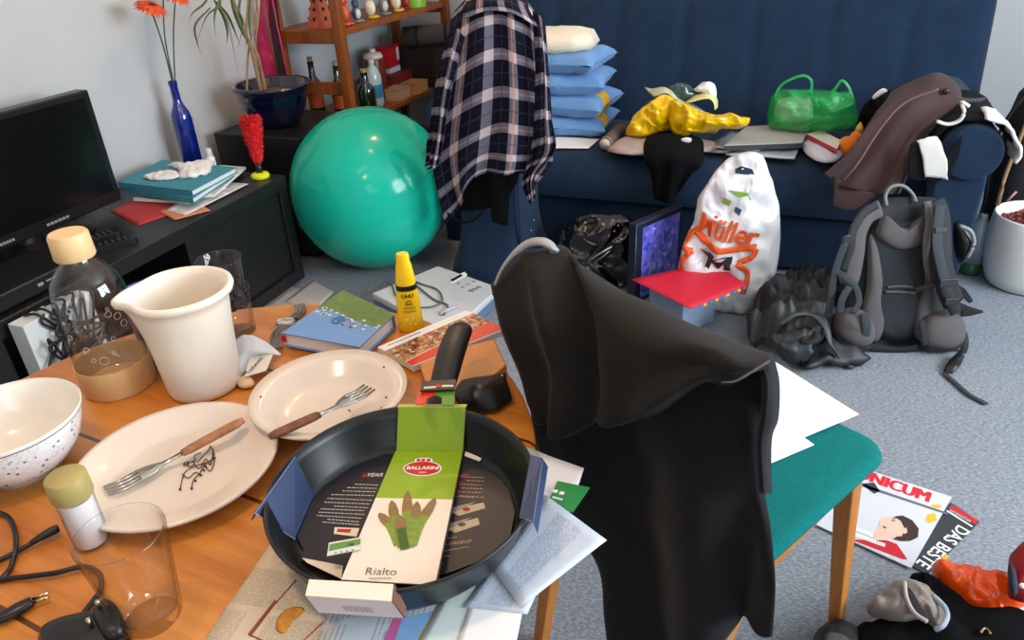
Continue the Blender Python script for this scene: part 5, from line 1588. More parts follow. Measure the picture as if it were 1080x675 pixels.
# ---------------------------------------------------------------- frying pan
pc_ = V((-.3205, .4805, TZ + .0075))
t = thing('frying_pan', 'new black frying pan still in its cardboard sleeve', 'frying pan', pc_)
PANM = mat('black_nonstick', (17, 19, 20), .34, var=(400, .2), spec=.45)
MB().lathe([(0, 0), (.104, 0), (.112, .003), (.118, .012), (.1285, .042), (.1325, .050), (.1328, .0525), (.1302, .0525), (.1262, .042), (.1155, .013), (.110, .0065), (.104, .0045), (0, .0045)], pc_, 96).build('body', PANM, t)
hd = (V((-.3737,.7344,.85)) - pc_); hd.z = 0; hd.normalize()
hs = hd.cross(V((0, 0, 1)))
m = MB()
hp = [pc_ + hd * .122 + V((0, 0, .032)), pc_ + hd * .153 + V((0, 0, .045)), pc_ + hd * .190 + V((0, 0, .058)), pc_ + hd * .230 + V((0, 0, .068)), pc_ + hd * .272 + V((0, 0, .070)), pc_ + hd * .286 + V((0, 0, .069))]
m.tube(hp, [.0125, .0145, .0168, .018, .0172, .011], 16, smooth=24, flat=.55)
HNDM = mat('soft_black_bakelite', (28, 28, 29), .42)
m.build('handle', HNDM, t)
m = MB().ball(pc_ + hd * .272 + V((0, 0, .078)), (.006, .006, .0015), nu=12, nv=6); m.build('hanging_hole', mat('hole_black', (6, 6, 6), .6), t)
# header card round the handle
m = MB().prism([(-.3633,.6171,.834),(-.3284,.6317,.834),(-.3215,.6139,.834),(-.3578,.599,.834)], (0, 0, .0012)); m.build('black_header_card', mat('card_black', (20, 20, 22), .4), t, False)
m = MB().flat([(-.3567,.6067,.8356),(-.3441,.6124,.8356),(-.3425,.609,.8356),(-.355,.6032,.8356)]); m.flat([(-.3388,.6161,.8356),(-.3264,.6198,.8356),(-.3248,.6163,.8356),(-.3371,.6126,.8356)]); m.build('header_lines', SILVER, t, False)
m = MB().flat([V((-.342,.6129,.8357)) + V((.003 * math.cos(k), .003 * math.sin(k), 0)) for k in [i * .4 for i in range(15)]]); m.build('header_emblem', mat('label_red', (204, 26, 30), .4), t, False)
m = MB().prism([(-.3627,.6055,.83),(-.3449,.6129,.83),(-.341,.6024,.83),(-.3469,.5929,.83),(-.3441,.5825,.83),(-.3541,.5795,.83)], (0, 0, .001)); m.build('red_card', mat('card_red', (214, 44, 26), .4), t, False)
m = MB().prism([(-.3449,.6129,.83),(-.325,.6209,.83),(-.3123,.5905,.83),(-.3253,.5865,.83),(-.3315,.5996,.83),(-.341,.6024,.83)], (0, 0, .001)); m.build('green_card', mat('card_green2', (74, 130, 36), .4), t, False)

# cardboard sleeve
t = thing('cardboard_sleeve', 'navy, green and white cardboard sleeve wrapped round the new pan', 'packaging', pc_ + V((0, 0, .02)))
NAVY = mat('navy_card', (20, 22, 34), .4); NAVYB = mat('navy_flap', (50, 64, 98), .45)
LIME = mat('lime_card', (140, 172, 28), .4); CREAM = mat('cream_card', (238, 224, 208), .45)
base = [V(p) for p in [(-.3981,.571,.764),(-.417,.5337,.764),(-.4292,.4955,.764),(-.4331,.4726,.764),(-.4235,.445,.764),(-.415,.4229,.764),(-.3973,.4103,.764),(-.3906,.3974,.764),(-.3446,.398,.764),(-.3035,.4022,.764),(-.252,.4263,.764),(-.2263,.4516,.764),(-.2093,.4876,.764),(-.2102,.5256,.764),(-.2226,.5571,.764),(-.2535,.5758,.764),(-.2921,.5869,.764),(-.3098,.5953,.764)]]
cz0 = V((pc_.x, pc_.y, .764))
base = [cz0 + (p - cz0) * min(1, .1095 / (p - cz0).length) for p in base]
MB().prism(base, (0, 0, .0012)).build('printed_base', NAVY, t, False)
# central band: back rim -> floor -> front rim
bandL = [V((-.3837,.5888,.8135)), V((-.3801,.5662,.768)), V((-.328,.3743,.785))]
bandR = [V((-.3094,.6116,.8135)), V((-.3068,.5893,.768)), V([(-.2452,.3948,.78546)][0])]
k = .42
midL = bandL[1].lerp(bandL[2], k); midR = bandR[1].lerp(bandR[2], k)
m = MB()
m.prism([bandL[0], bandR[0], bandR[1], bandL[1]], (0, .0008, .0008)); m.build('green_slope', LIME, t, False)
MB().prism([bandL[1], bandR[1], midR, midL], (0, 0, .0012)).build('green_band', LIME, t, False)
MB().prism([midL, midR, bandR[2], bandL[2]], (0, 0, .0012)).build('cream_band', CREAM, t, False)
for s, q in ((-1, bandL), (1, bandR)):
    MB().prism([q[0], q[0] - V((0, 0, .0035)), q[1] - V((0, 0, .0035)), q[1]], hs * .0012).build('dark_edge', NAVY, t, False)
    MB().prism([q[1], q[1] - V((0, 0, .004)), q[2] - V((0, 0, .004)), q[2]], hs * .0012).build('dark_edge', NAVY, t, False)
# over the back rim
m = MB().prism([bandL[0], bandR[0], bandR[0] + V((hd.x * .008, hd.y * .008, -.002)), bandL[0] + V((hd.x * .008, hd.y * .008, -.002))], (0, 0, .0012)); m.build('rim_fold', mat('pale_lime_edge', (206, 206, 110), .5), t, False)
# front box wrapping the rim
FT = [V((-.3373,.3465,.8125)), V((-.2664,.3648,.8125)), V((-.2594,.3487,.8125)), V((-.3305,.331,.8125))]
m = MB().prism(FT, (0, 0, -.0015)); m.build('front_fold_top', CREAM, t, False)
FB = [V((-.3312,.3317,.8115)), V((-.2599,.3495,.8115)), V((-.2541,.354,.788)), V((-.3258,.336,.788))]
m = MB().prism(FB, (0, .0015, 0)); ff = m.build('front_fold_face', mat('cream_card_lilac', (228, 218, 220), .45), t, False)
m = MB().prism([FT[1], FT[2], FB[2], V((-.2578,.3632,.79))], hs * .0012); m.build('front_fold_side', mat('brown_card', (110, 72, 54), .6), t, False)
m = MB()
for j in range(16):
    u0 = .36 + j * .021
    a0, b0 = FB[0].lerp(FB[1], u0), FB[3].lerp(FB[2], u0)
    a1, b1 = FB[0].lerp(FB[1], u0 + (.006 if j % 3 else .012)), FB[3].lerp(FB[2], u0 + (.006 if j % 3 else .012))
    nn = (FB[1] - FB[0]).cross(FB[3] - FB[0]).normalized()
    if nn.y > 0: nn = -nn
    m.flat([p + nn * .0004 for p in (a0.lerp(b0, .45), a1.lerp(b1, .45), a1.lerp(b1, .78), a0.lerp(b0, .78))])
m.build('barcode', mat('grey_ink', (176, 166, 166), .6), ff, False)
# navy flaps over the rim
def flap(pts, thick=.0015):
    MB().prism(pts, V((0, 0, thick))).build('navy_flap', NAVYB, t, False)
fl1 = [V((-.4455,.4801,.8125)), V((-.4304,.4782,.7665)), V((-.4117,.4174,.7665)), V((-.4329,.3983,.8125))]
flap(fl1)
EDGE = mat('card_edge', (176, 178, 186), .6)
MB().tube([fl1[0], fl1[3], fl1[2]], .0007, 4).build('card_edge', EDGE, t)
flap([fl1[0], fl1[3], fl1[3] + V((-.005, -.002, -.010)), fl1[0] + V((-.005, .002, -.010))])
fl2 = [V((-.2119,.5556,.8125)), V((-.1994,.5548,.8125)), V((-.1797,.469,.8125)), V((-.195,.4753,.808))]
flap(fl2)
MB().tube([fl2[1], fl2[2], fl2[3]], .0007, 4).build('card_edge', EDGE, t)
flap([fl2[1], fl2[2], fl2[2] + V((.005, -.002, -.012)), fl2[1] + V((.005, .002, -.012))])
MB().prism([(-.39,.3989,.7665),(-.3473,.4031,.7665),(-.3404,.3888,.7665),(-.3822,.3953,.7665)], (0, 0, .0008)).build('white_tongue', CREAM, t, False)
MB().prism([(-.3087,.6067,.7665),(-.2834,.5969,.7665),(-.2828,.5816,.7665),(-.3029,.5855,.7665)], (0, 0, .0008)).build('white_tongue', CREAM, t, False)
# print on the card
ux = (bandR[1] - bandL[1]).normalized(); uy = V((0, 0, 1)).cross(ux).normalized()
lz = .7807
LGR = mat('label_red', (204, 26, 30), .4)
lc = V([(-.3352,.546,.77241)][0])
ex, ey = V([(-.3149,.5524,.77241)][0]) - lc, V([(-.3412,.5589,.7712)][0]) - lc
t2 = MB().flat([lc + ex * math.cos(a * .2618) * 1.0 + ey * math.sin(a * .2618) * 1.0 for a in range(24)]).build('emblem_border', PAPER, t, False)
MB().flat([lc + V((0, 0, .0002)) + ex * math.cos(a * .2618) * .93 + ey * math.sin(a * .2618) * .88 for a in range(24)]).build('emblem_oval', LGR, t2, False)
m = MB().flat([lc + V((0, 0, .0001)) + ex * x + ey * y for x, y in ((-.42, .8), (-.42, 1.25), (-.2, 1.4), (.3, 1.4), (.5, 1.25), (.5, .8))]); m.build('crest', PAPER, t2, False)
m = MB()
for x in (-.33, -.08, .2): m.flat([lc + V((0, 0, .0003)) + ex * (x + a) + ey * b for a, b in ((0, .9), (.19, .9), (.19, 1.28), (0, 1.22))])
m.build('crest_blocks', LGR, t2, False)
m = MB().text('BALLARINI', lc, ex, ey, .0085, lift=.0005, bold=.03, shear=.2, fit=ex.length * 1.72); m.text('1889', lc - ey * .58, ex, ey, .0045, lift=.0005)
m.build('brand_lettering', PAPER, t2, False)
m = MB().text('Rialto', V([(-.2984,.3936,.78579)][0]), ux, uy, .0125, lift=0); m.build('model_lettering', mat('grey_brown_ink', (112, 100, 92), .7), t, False)
m = MB()
a, b_ = V([(-.3041,.3819,.7866)][0]), V([(-.2848,.3884,.78658)][0])
for k in range(9):
    p = a.lerp(b_, k / 9); m.flat([p, p + (b_ - a) * .07, p + (b_ - a) * .07 + uy * .0022, p + uy * .0022])
m.build('small_print', mat('grey_ink2', (170, 156, 148), .7), t, False)
# asparagus spears
ASP = [mat('asparagus_green', (118, 142, 50), .5, var=(200, .25)), mat('asparagus_tip', (132, 104, 60), .5, var=(300, .3)), mat('asparagus_dark', (60, 92, 30), .5)]
def spear(ax, ay, bx, by, w): pass
for k, (foot, mid, tip) in enumerate((
    ([(-.3008,.4294,.78271)][0], [(-.3204,.4498,.78055)][0], [(-.342,.4652,.77873)][0]), ([(-.296,.4281,.78315)][0], [(-.3199,.4585,.78005)][0], [(-.3397,.4861,.77728)][0]), ([(-.2918,.4279,.78347)][0], [(-.3105,.4643,.78001)][0], [(-.3312,.505,.77616)][0]),
    ([(-.2889,.4299,.78358)][0], [(-.3005,.4614,.78071)][0], [(-.3136,.4924,.77784)][0]), ([(-.2875,.4329,.78357)][0], [(-.2948,.4645,.78081)][0], [(-.2986,.5035,.77753)][0]), ([(-.2917,.4259,.78424)][0], [(-.3051,.445,.78234)][0], [(-.3207,.4678,.78007)][0]))):
    foot, mid, tip = V(foot), V(mid), V(tip)
    pts = spline([foot, mid, tip], 12)
    d = (tip - foot).normalized(); s = d.cross(V((0, 0, 1)))
    m = MB()
    L, R_ = [], []
    for i, p in enumerate(pts):
        f = i / 11
        w = .0042 * (1.0 if f < .55 else 1.0 + .25 * math.sin((f - .55) / .3 * PI) if f < .85 else 1 - ((f - .85) / .15) ** 2 * .8)
        L.append(p - s * w); R_.append(p + s * w)
    for i in range(11):
        m.flat([L[i], R_[i], R_[i + 1], L[i + 1]], 1 if i >= 7 else (2 if k == 5 else 0))
    m.build('asparagus_print', ASP, t, False)
# text lines on the navy card, left block right-aligned, right block
m = MB()
def dashes(m, a, b, n, h, seed):
    a, b = V(a), V(b); rnd = random.Random(seed); x = 0
    d = b - a; L = d.length; d.normalize(); s = V((0, 0, 1)).cross(d)
    while x < L - .0015:
        w = rnd.uniform(.0012, .0042)
        w = min(w, L - x)
        m.flat([a + d * x, a + d * (x + w), a + d * (x + w) + s * h, a + d * x + s * h]); x += w + .0009
rows_ = [(-.3979,.5068,.7656),(-.3725,.5134,.7656),(-.403,.4997,.7656),(-.3718,.5081,.7656),(-.4051,.4935,.7656),(-.3702,.5032,.7656),(-.4136,.4847,.7656),(-.3691,.4974,.7656),(-.4142,.4784,.7656),(-.3674,.4905,.7656),(-.4139,.4725,.7656),(-.3664,.4849,.7656),(-.4011,.4707,.7656),(-.3654,.4793,.7656),(-.4121,.4627,.7656),(-.3651,.475,.7656),(-.4112,.4579,.7656),(-.3642,.4696,.7656),(-.4104,.4532,.7656),(-.3632,.4642,.7656),(-.397,.4519,.7656),(-.3623,.4589,.7656),(-.3994,.4469,.7656),(-.3611,.4552,.7656)]
for k in range(0, len(rows_), 2): dashes(m, rows_[k], rows_[k + 1], 9, .0011, k)
m.text('YEAR', V((-.385,.527,.7656)), ux, uy, .0078, bold=.03, shear=.25)
m.build('left_text_lines', mat('pale_ink', (206, 200, 198), .6), t, False)
m = MB().text('6', V((-.3956,.5228,.7656)), ux, uy, .0085, bold=.03, shear=.25); m.build('year_digit', LGR, t, False)
m = MB()
rr_ = [(-.2951,.5524,.7656),(-.267,.5598,.7656),(-.2848,.5494,.7656),(-.2666,.5536,.7656),(-.2852,.5429,.7656),(-.2663,.5474,.7656),(-.2848,.5368,.7656),(-.2611,.5429,.7656),(-.2824,.5315,.7656),(-.2608,.5369,.7656),(-.2828,.5252,.7656),(-.2552,.5311,.7656),(-.2883,.5227,.7656),(-.2665,.5275,.7656),(-.2752,.4631,.7656),(-.2603,.4706,.7656),(-.2732,.4547,.7656),(-.2454,.4689,.7656),(-.2712,.4464,.7656),(-.2524,.4577,.7656),(-.271,.4378,.7656),(-.2559,.4477,.7656),(-.2703,.4283,.7656),(-.257,.4375,.7656),(-.2642,.4615,.7656),(-.2446,.4718,.7656),(-.2636,.4515,.7656),(-.2447,.4627,.7656)]
for k in range(0, len(rr_), 2): dashes(m, rr_[k], rr_[k + 1], 9, .0010, k + 40)
m.build('right_text_lines', mat('tan_ink', (190, 160, 140), .6), t, False)
m = MB()
for q in ([(-.299,.556,.7656),(-.2871,.5598,.7656),(-.2859,.557,.7656),(-.2977,.5532,.7656)], [(-.2959,.5442,.7656),(-.2871,.547,.7656),(-.2856,.5412,.7656),(-.2943,.5384,.7656)], [(-.2938,.5324,.7656),(-.2845,.5338,.7656),(-.2831,.5282,.7656),(-.2923,.5267,.7656)]): m.flat(q)
m.build('red_marks', mat('dull_red_ink', (150, 34, 36), .6), t, False)
m = MB()
for q in ([(-.2854,.5024,.7655),(-.2544,.5241,.7655),(-.2493,.517,.7655),(-.2709,.4986,.7655)], [(-.2797,.4791,.7655),(-.2515,.5021,.7655),(-.246,.4941,.7655),(-.2647,.4759,.7655)]): m.flat(q)
m.build('pan_photos', mat('photo_beige', (196, 178, 150), .5), t, False)
m = MB()
for q in ([(-.2878,.503,.7656),(-.2624,.5229,.7656),(-.2697,.5103,.7656),(-.2817,.4992,.7656)], [(-.282,.4796,.7656),(-.2574,.5014,.7656),(-.2646,.4894,.7656),(-.2753,.4764,.7656)]): m.flat(q)
m.build('photo_rims', mat('photo_grey', (150, 140, 136), .4), t, False)
for (px, cm) in ((V((-.2672,.5093,.7659)), mat('photo_red', (140, 40, 30), .5)), (V((-.263,.4882,.7659)), mat('photo_green', (58, 74, 44), .5))):
    MB().flat([px + ux * (.004 * math.cos(a * .4)) + uy * (.0028 * math.sin(a * .4)) for a in range(16)]).build('photo_dot', cm, t, False)
MB().flat([(-.3836,.445,.7657),(-.359,.4516,.7657),(-.3556,.4406,.7657),(-.3794,.4368,.7657)]).build('red_white_label', CREAM, t, False)
MB().flat([(-.3796,.4441,.7658),(-.3656,.448,.7658),(-.3646,.4429,.7658),(-.3781,.4399,.7658)]).build('label_stripe', LGR, t, False)
stk = MB().prism([(-.3643,.4101,.78365),(-.3391,.4267,.78295),(-.3309,.4116,.78439),(-.3557,.3941,.78518)], (0, 0, .0008)).build('green_sticker', mat('sticker_white', (214, 218, 206), .5), t, False)
MB().flat([(-.3618,.4083,.78497),(-.3385,.4243,.78427),(-.3343,.4174,.78494),(-.3575,.4003,.78574)]).build('sticker_band', mat('sticker_green', (96, 142, 62), .5), stk, False)
m = MB()
for q in [(-.3499,.3999,.78616),(-.3456,.4027,.78605),(-.3412,.4054,.78594),(-.3368,.4082,.78582)]: q = V(q); m.flat([q + ux * (.0009 * math.cos(a)) + uy * (.0009 * math.sin(a)) for a in range(6)])
m.text('ok', V([(-.3427,.4144,.78517)][0]), ux, uy, .006, bold=.03)
m.build('sticker_print', mat('dark_green_ink', (36, 52, 30), .5), stk, False)

# ---------------------------------------------------------------- spice jar, tumbler, cables
jq = V((-.6235, .3615, TZ))
t = thing('spice_jar', 'small glass jar of white salt with an olive lid', 'jar', jq)
MB().lathe(hollow([(0, .001), (.015, .001), (.0172, .004), (.0175, .06), (.0165, .068), (.0165, .074)], .0014), jq, 36).build('glass', GLASS, t)
MB().lathe([(0, .0032), (.0145, .0032), (.0156, .006), (.0158, .0595), (0, .0605)], jq, 32).build('salt', mat('white_salt', (240, 240, 242), .9), t, sharp=50)
MB().lathe([(0, .069), (.0165, .069), (.0165, .064), (.0192, .064), (.0196, .066), (.019, .087), (.0175, .0885), (0, .0885)], jq, 40).build('lid', mat('olive_lid', (170, 154, 92), .5), t, sharp=50)
tq = V((-.493, .308, TZ))
t = thing('tumbler', 'empty clear tumbler in the foreground', 'glass', tq)
MB().lathe([(0, .0), (.024, .0), (.0262, .003), (.0275, .012), (.0335, .07), (.0370, .103), (.0368, .1045), (.0356, .1045), (.0350, .103), (.0317, .07), (.0252, .014), (.022, .0105), (0, .0095)], tq, 64).build('body', GLASS, t)

CORD = mat('black_cord', (20, 18, 18), .35)
t = thing('charging_cable', 'black cord with a small jack plug looped at the left table edge', 'cable', (-.6854,.3267,.753))
MB().tube([(-.8162,.3723,.7535),(-.7646,.3605,.7535),(-.738,.3564,.7555),(-.7114,.3439,.7575),(-.6873,.3272,.7585),(-.6787,.3152,.7535),(-.668,.2984,.7535),(-.6738,.2769,.7535)], .0026, 8, smooth=40).build('cord', CORD, t)
MB().tube([(-.7035,.2941,.7535),(-.6895,.3142,.7535),(-.6786,.3331,.7555),(-.6716,.3471,.7575)], .0026, 8, smooth=20).build('cord', CORD, t)
MB().tube([(-.6766,.3345,.7575),(-.6721,.3445,.7585),(-.6666,.355,.7595),(-.6641,.3587,.7595)], [.0026, .0042, .0050, .0040], 10, smooth=14).build('plug', CORD, t)
t = thing('power_plug', 'black flat mains plug lying beside the cords at the left table edge', 'plug', (-.6203,.2744,.753))
MB().tube([(-.6299,.2487,.756),(-.6222,.2578,.756),(-.6156,.2699,.756),(-.6107,.2817,.756)], [.0035, .0065, .0078, .0062], 10, smooth=14, flat=.65).build('plug_body', CORD, t); pb = t.children[0]
for dx, dy in ((0, 0), (2, 3.5)):
    a, b_ = V((-.6107,.2817,.756)), V((-.6016,.2919,.757))
    o_ = V((0, 0, 1)).cross(b_ - a).normalized() * (-.0032 if dx else .0032)
    MB().tube([a + o_ * .8, b_ + o_], .0016, 8).build('pin', mat('nickel_brass', (196, 170, 130), .25, metal=1), pb)
t = thing('extension_cord', 'black cable running from the left edge to behind the tumbler', 'cable', (-.6294,.3129,.753))
MB().tube([(-.6918,.2709,.7535),(-.6668,.2913,.7535),(-.6415,.3028,.7555),(-.6173,.3148,.7565),(-.6017,.3274,.7565),(-.5891,.331,.7545),(-.575,.3267,.7535),(-.5618,.3143,.7535),(-.5577,.3017,.7535),(-.5536,.283,.7535),(-.5514,.2666,.7535),(-.5411,.2478,.7535)], .0026, 8, smooth=60).build('cord', CORD, t)
t = thing('mains_adapter', 'black mains adapter with two metal pins in the bottom left corner', 'adapter', (-.5347,.2767,.752))
m = MB().puff([(-.5691,.2536,.757),(-.5649,.2697,.757),(-.5501,.2812,.757),(-.5367,.29,.757),(-.5199,.2935,.757),(-.5003,.2852,.757),(-.4757,.2672,.757),(-.5296,.2392,.757)], (0, 0, 1), .014, .006, power=.3)
m.build('casing', CORD, t)
MB().puff([(-.5291,.2809,.768),(-.5336,.2935,.768),(-.5244,.2977,.768),(-.5077,.2924,.768),(-.487,.2764,.768),(-.4968,.265,.768)], (0, 0, 1), .010, .004, power=.3).build('plug_block', CORD, t)
for a, b_ in (((-.5223,.2856,.775), [(-.5171,.2825,.79013)][0]), ((-.5185,.2706,.772), (-.5204,.2714,.78))):
    MB().tube([a, b_], .002, 8).build('pin', mat('nickel', (200, 190, 176), .25, metal=1), t)

# ---------------------------------------------------------------- chair with the black jacket
f = V((.49, .87, 0)).normalized(); r = V((.87, -.49, 0)).normalized()
Bc = V((-.17, .885, 0))
t = thing('dining_chair', 'wooden chair with a teal seat, its back hidden by the black jacket', 'chair', Bc + f * .2)
def L(a, b, z): return Bc + r * a + f * b + V((0, 0, z))
TEALF = mat('teal_wool', (6, 104, 102), .95, var=(260, .2), bump=(500, .3), spec=.2)
BEECH = wood('beech', (162, 96, 36), (196, 128, 58), 0, 1, .4)
m = MB()
out = []
W, DP, rc = .209, .435, .055
for (a0, b0, a_s) in ((W - rc, DP - rc, 0), (-W + rc, DP - rc, 90), (-W + .03, .03, 180), (W - .03, .03, 270)):
    rad = rc if b0 > .1 else .03
    for k in range(6):
        an = math.radians(a_s + 18 * k)
        out.append((a0 + rad * math.cos(an), b0 + rad * math.sin(an)))
rows = []
for z, s in ((.449, .97), (.451, .995), (.455, 1.0), (.462, .99), (.467, .96), (.470, .90), (.473, .6), (.474, .2)):
    rows.append([L(a * s, DP / 2 + (b - DP / 2) * s, z) for a, b in out])
n = len(out)
for q in rows: m.v += q
for i in range(len(rows) - 1):
    for j in range(n): m.face((i * n + j, i * n + (j + 1) % n, (i + 1) * n + (j + 1) % n, (i + 1) * n + j))
m.face(range((len(rows) - 1) * n, len(rows) * n)); m.face(reversed(range(n)))
m.build('seat', TEALF, t)
for a0, b0, a1, b1 in ((W - .014, .05, W - .03, DP - .05), (-W + .035, .05, -W + .035, DP - .05), (-W + .04, DP - .045, W - .04, DP - .045)):
    p0, p1 = L(a0, b0, 0), L(a1, b1, 0); d = (p1 - p0).normalized(); s = d.cross(V((0, 0, 1))) * .011
    MB().prism([p0 - s + V((0, 0, .424)), p1 - s + V((0, 0, .424)), p1 + s + V((0, 0, .424)), p0 + s + V((0, 0, .424))], (0, 0, .026)).build('apron', BEECH, t, False, .002)
def leg(a0, b0, z0, a1, b1, z1, w0, w1):
    m = MB()
    for (a, b, z, w) in ((a0, b0, z0, w0), (a1, b1, z1, w1)):
        for x, y in ((-1, -1), (1, -1), (1, 1), (-1, 1)): m.v.append(L(a + x * w, b + y * w, z))
    for j in range(4): m.face((j, (j + 1) % 4, 4 + (j + 1) % 4, 4 + j))
    m.face((3, 2, 1, 0)); m.face((4, 5, 6, 7))
    m.build('leg', BEECH, t, False, .003)
leg(W - .012, DP - .03, 0, W - .048, DP - .05, .43, .011, .018)
leg(-W + .01, DP - .03, 0, -W + .03, DP - .045, .43, .011, .018)
leg(-W + .03, -.05, 0, -W + .03, .03, .43, .012, .017)
leg(W - .088, .035, 0, W - .02, .03, .43, .012, .017)
for s in (-1, 1):
    m = MB()
    m.tube([L(s * (W - .03), .03, .40), L(s * (W - .03), .0, .62), L(s * (W - .035), -.035, .80)], .014, 10, smooth=14); m.build('back_post', BEECH, t)
# curved light grey backrest
m = MB()
def bk_(u, v):   # u -1..1 across, v 0..1 up
    return L(u * .20, -.03 - .035 * v + .03 * u * u - .02, .64 + .21 * v * (1 - .18 * abs(u) ** 4))
NU, NV = 24, 8
for s in (0, 1):
    b = len(m.v)
    for j in range(NV + 1):
        for i in range(NU + 1): m.v.append(bk_(i / NU * 2 - 1, j / NV) + f * (.022 * s))
    for j in range(NV):
        for i in range(NU):
            q = (b + j * (NU + 1) + i, b + j * (NU + 1) + i + 1, b + (j + 1) * (NU + 1) + i + 1, b + (j + 1) * (NU + 1) + i)
            m.face(q if s == 0 else q[::-1])
nn = (NU + 1) * (NV + 1)
for i in range(NU):
    m.face((i + 1, i, nn + i, nn + i + 1)); q = NV * (NU + 1) + i; m.face((q, q + 1, nn + q + 1, nn + q))
for j in range(NV):
    a, b2 = j * (NU + 1), (j + 1) * (NU + 1); m.face((a, b2, nn + b2, nn + a)); m.face((b2 + NU, a + NU, nn + a + NU, nn + b2 + NU))
m.build('backrest', BEECH, t, True, .006, sharp=40)

# jacket
t = thing('black_jacket', 'black zip jacket hung over the back of the teal seated chair', 'jacket', (-.15, .78, .3))
JK = mat('black_jacket_cloth', (19, 19, 21), .85, sheen=.06, spec=.2, bump=(300, .15))
JL = mat('brown_black_lining', (28, 24, 21), .8, sheen=.04, spec=.2)
def foldj(u, v): return V((-.3, -.95, 0)) * (.022 * math.sin(u * 13 + v * 1.5) * (.15 + v) + .012 * noise.noise(V((u * 3, v * 3, 2))))
m = MB().grid([[(-.3684,.8949,.80163),(-.3006,.892,.85731),(-.2139,.8718,.84206),(-.1312,.8424,.82683),(-.0549,.8047,.82198),(.0039,.7519,.83795)],
  [(-.3392,.8102,.86907),(-.2745,.8084,.9208),(-.1942,.7905,.89763),(-.1195,.7639,.8809),(-.0504,.7288,.87425),(.0022,.6888,.88795)],
  [(-.3044,.766,.83411),(-.2396,.743,.87643),(-.17,.7182,.88142),(-.1009,.6937,.87392),(-.0392,.6717,.87938),(.0065,.6555,.89338)],
  [(-.2852,.7592,.76255),(-.2101,.7219,.78689),(-.1409,.6973,.80359),(-.0726,.6624,.82875),(-.024,.6451,.84862),(.0105,.6753,.82538)],
  [(-.2584,.7496,.65064),(-.1826,.7121,.68346),(-.1126,.6872,.70676),(-.0543,.6452,.7498),(-.0106,.6403,.7655),(.0161,.6733,.7452)],
  [(-.2109,.7328,.56812),(-.1568,.7029,.61142),(-.0971,.6817,.6439),(-.0425,.641,.69761),(-.0001,.6366,.71438),(.0329,.6567,.696)],
  [(-.1688,.7178,.5123),(-.1278,.6926,.55179),(-.0773,.6746,.58211),(-.0287,.6361,.63809),(.0093,.6332,.65537),(.0475,.6409,.64881)],
  [(-.1567,.7135,.43099),(-.1149,.688,.47202),(-.0673,.6711,.50595),(-.0201,.6331,.56601),(.0133,.6318,.58824),(.0524,.6392,.59476)],
  [(-.1436,.7088,.34033),(-.0986,.6822,.38944),(-.0568,.6674,.42634),(-.0144,.631,.50147),(.0134,.6318,.55608),(.0532,.6389,.57164)]], 64, 80, fold=foldj)
m.build('body', JK, t, True, solid=.005)
m = MB().grid([[(-.3675,.8415,.83284),(-.3192,.8562,.88398),(-.2792,.8526,.88482),(-.2026,.8253,.87187),(-.1245,.7976,.85725),(-.0524,.7613,.85274),(.0031,.7097,.86851)],
  [(-.3406,.7789,.88112),(-.2929,.7831,.92957),(-.2488,.7675,.93892),(-.1828,.744,.92251),(-.1126,.719,.90787),(-.0464,.6955,.89627),(.0028,.6568,.90834)],
  [(-.317,.7492,.84126),(-.2607,.7186,.8923),(-.2063,.694,.90101),(-.1477,.6678,.90437),(-.0933,.6432,.91603),(-.0372,.6285,.92128),(.0019,.6359,.91328)],
  [(-.2936,.741,.77978),(-.2489,.7091,.81497),(-.1988,.6754,.83241),(-.142,.6499,.84987),(-.0924,.6269,.88592),(-.0513,.6229,.90931),(-.0148,.6312,.9045)],
  [(-.2777,.7353,.73511),(-.245,.7077,.75528),(-.2042,.6773,.76877),(-.1473,.6465,.80354),(-.0958,.6229,.85807),(-.0554,.6191,.90013),(-.0293,.631,.89097)],
  [(-.2759,.7506,.71271),(-.2479,.73,.72426),(-.2105,.7061,.73661),(-.155,.681,.76751),(-.0985,.6556,.8279),(-.0554,.6456,.87661),(-.0297,.6471,.87722)]], 60, 48, fold=lambda u, v: V((-.3, -.95, 0)) * (.016 * noise.noise(V((u * 5, v * 4, 8))) + .006 * math.sin(u * 22) * v - .036 * math.exp(-((u - .30 - .10 * v) / .05) ** 2) * min(1, v * 3) + .020 * math.exp(-((u - .20 - .10 * v) / .06) ** 2)))
m.build('lining_flap', JL, t, True, solid=.005)
m = MB().grid([[(-.0091,.6398,.90889),(-.0025,.6374,.91364),(.0041,.6563,.90557)], [(-.0001,.626,.89986),(.0054,.6346,.89211),(.0115,.6537,.88214)], [(.0029,.6249,.85929),(.0101,.633,.85289),(.0154,.6523,.8427)], [(.0032,.6248,.82469),(.0083,.6336,.8216),(.0125,.6533,.81256)], [(.0126,.6268,.76392),(.0165,.636,.75703),(.0206,.6505,.74572)]], 12, 40)
m.build('front_edge', JK, t, True, solid=.006)
m = MB()
zp = spline([(-.0375,.6234,.8932),(-.026,.6139,.90255),(-.0142,.6151,.91255),(.0031,.6248,.92434)], 46)
for i in range(45):
    d = (zp[i + 1] - zp[i]); m.box((-.0005, -.0011, -.0007), (.0005, .0011, .0007), M=Matrix.Translation(zp[i]) @ d.to_track_quat('X', 'Z').to_matrix().to_4x4())
m.build('zip_teeth', mat('zip_nylon', (120, 118, 116), .4), t, False)
m = MB().tube([(-.3293,.7621,.89331),(-.319,.7648,.91542),(-.3029,.7676,.93635),(-.2863,.7702,.9495),(-.2678,.7689,.95447),(-.2539,.7693,.94733),(-.2575,.7759,.93428)], [.003, .004, .006, .008, .008, .007, .004], 10, smooth=34, flat=.6); m.build('grey_edging', mat('reflective_grey', (158, 156, 154), .5), t)
m = MB()
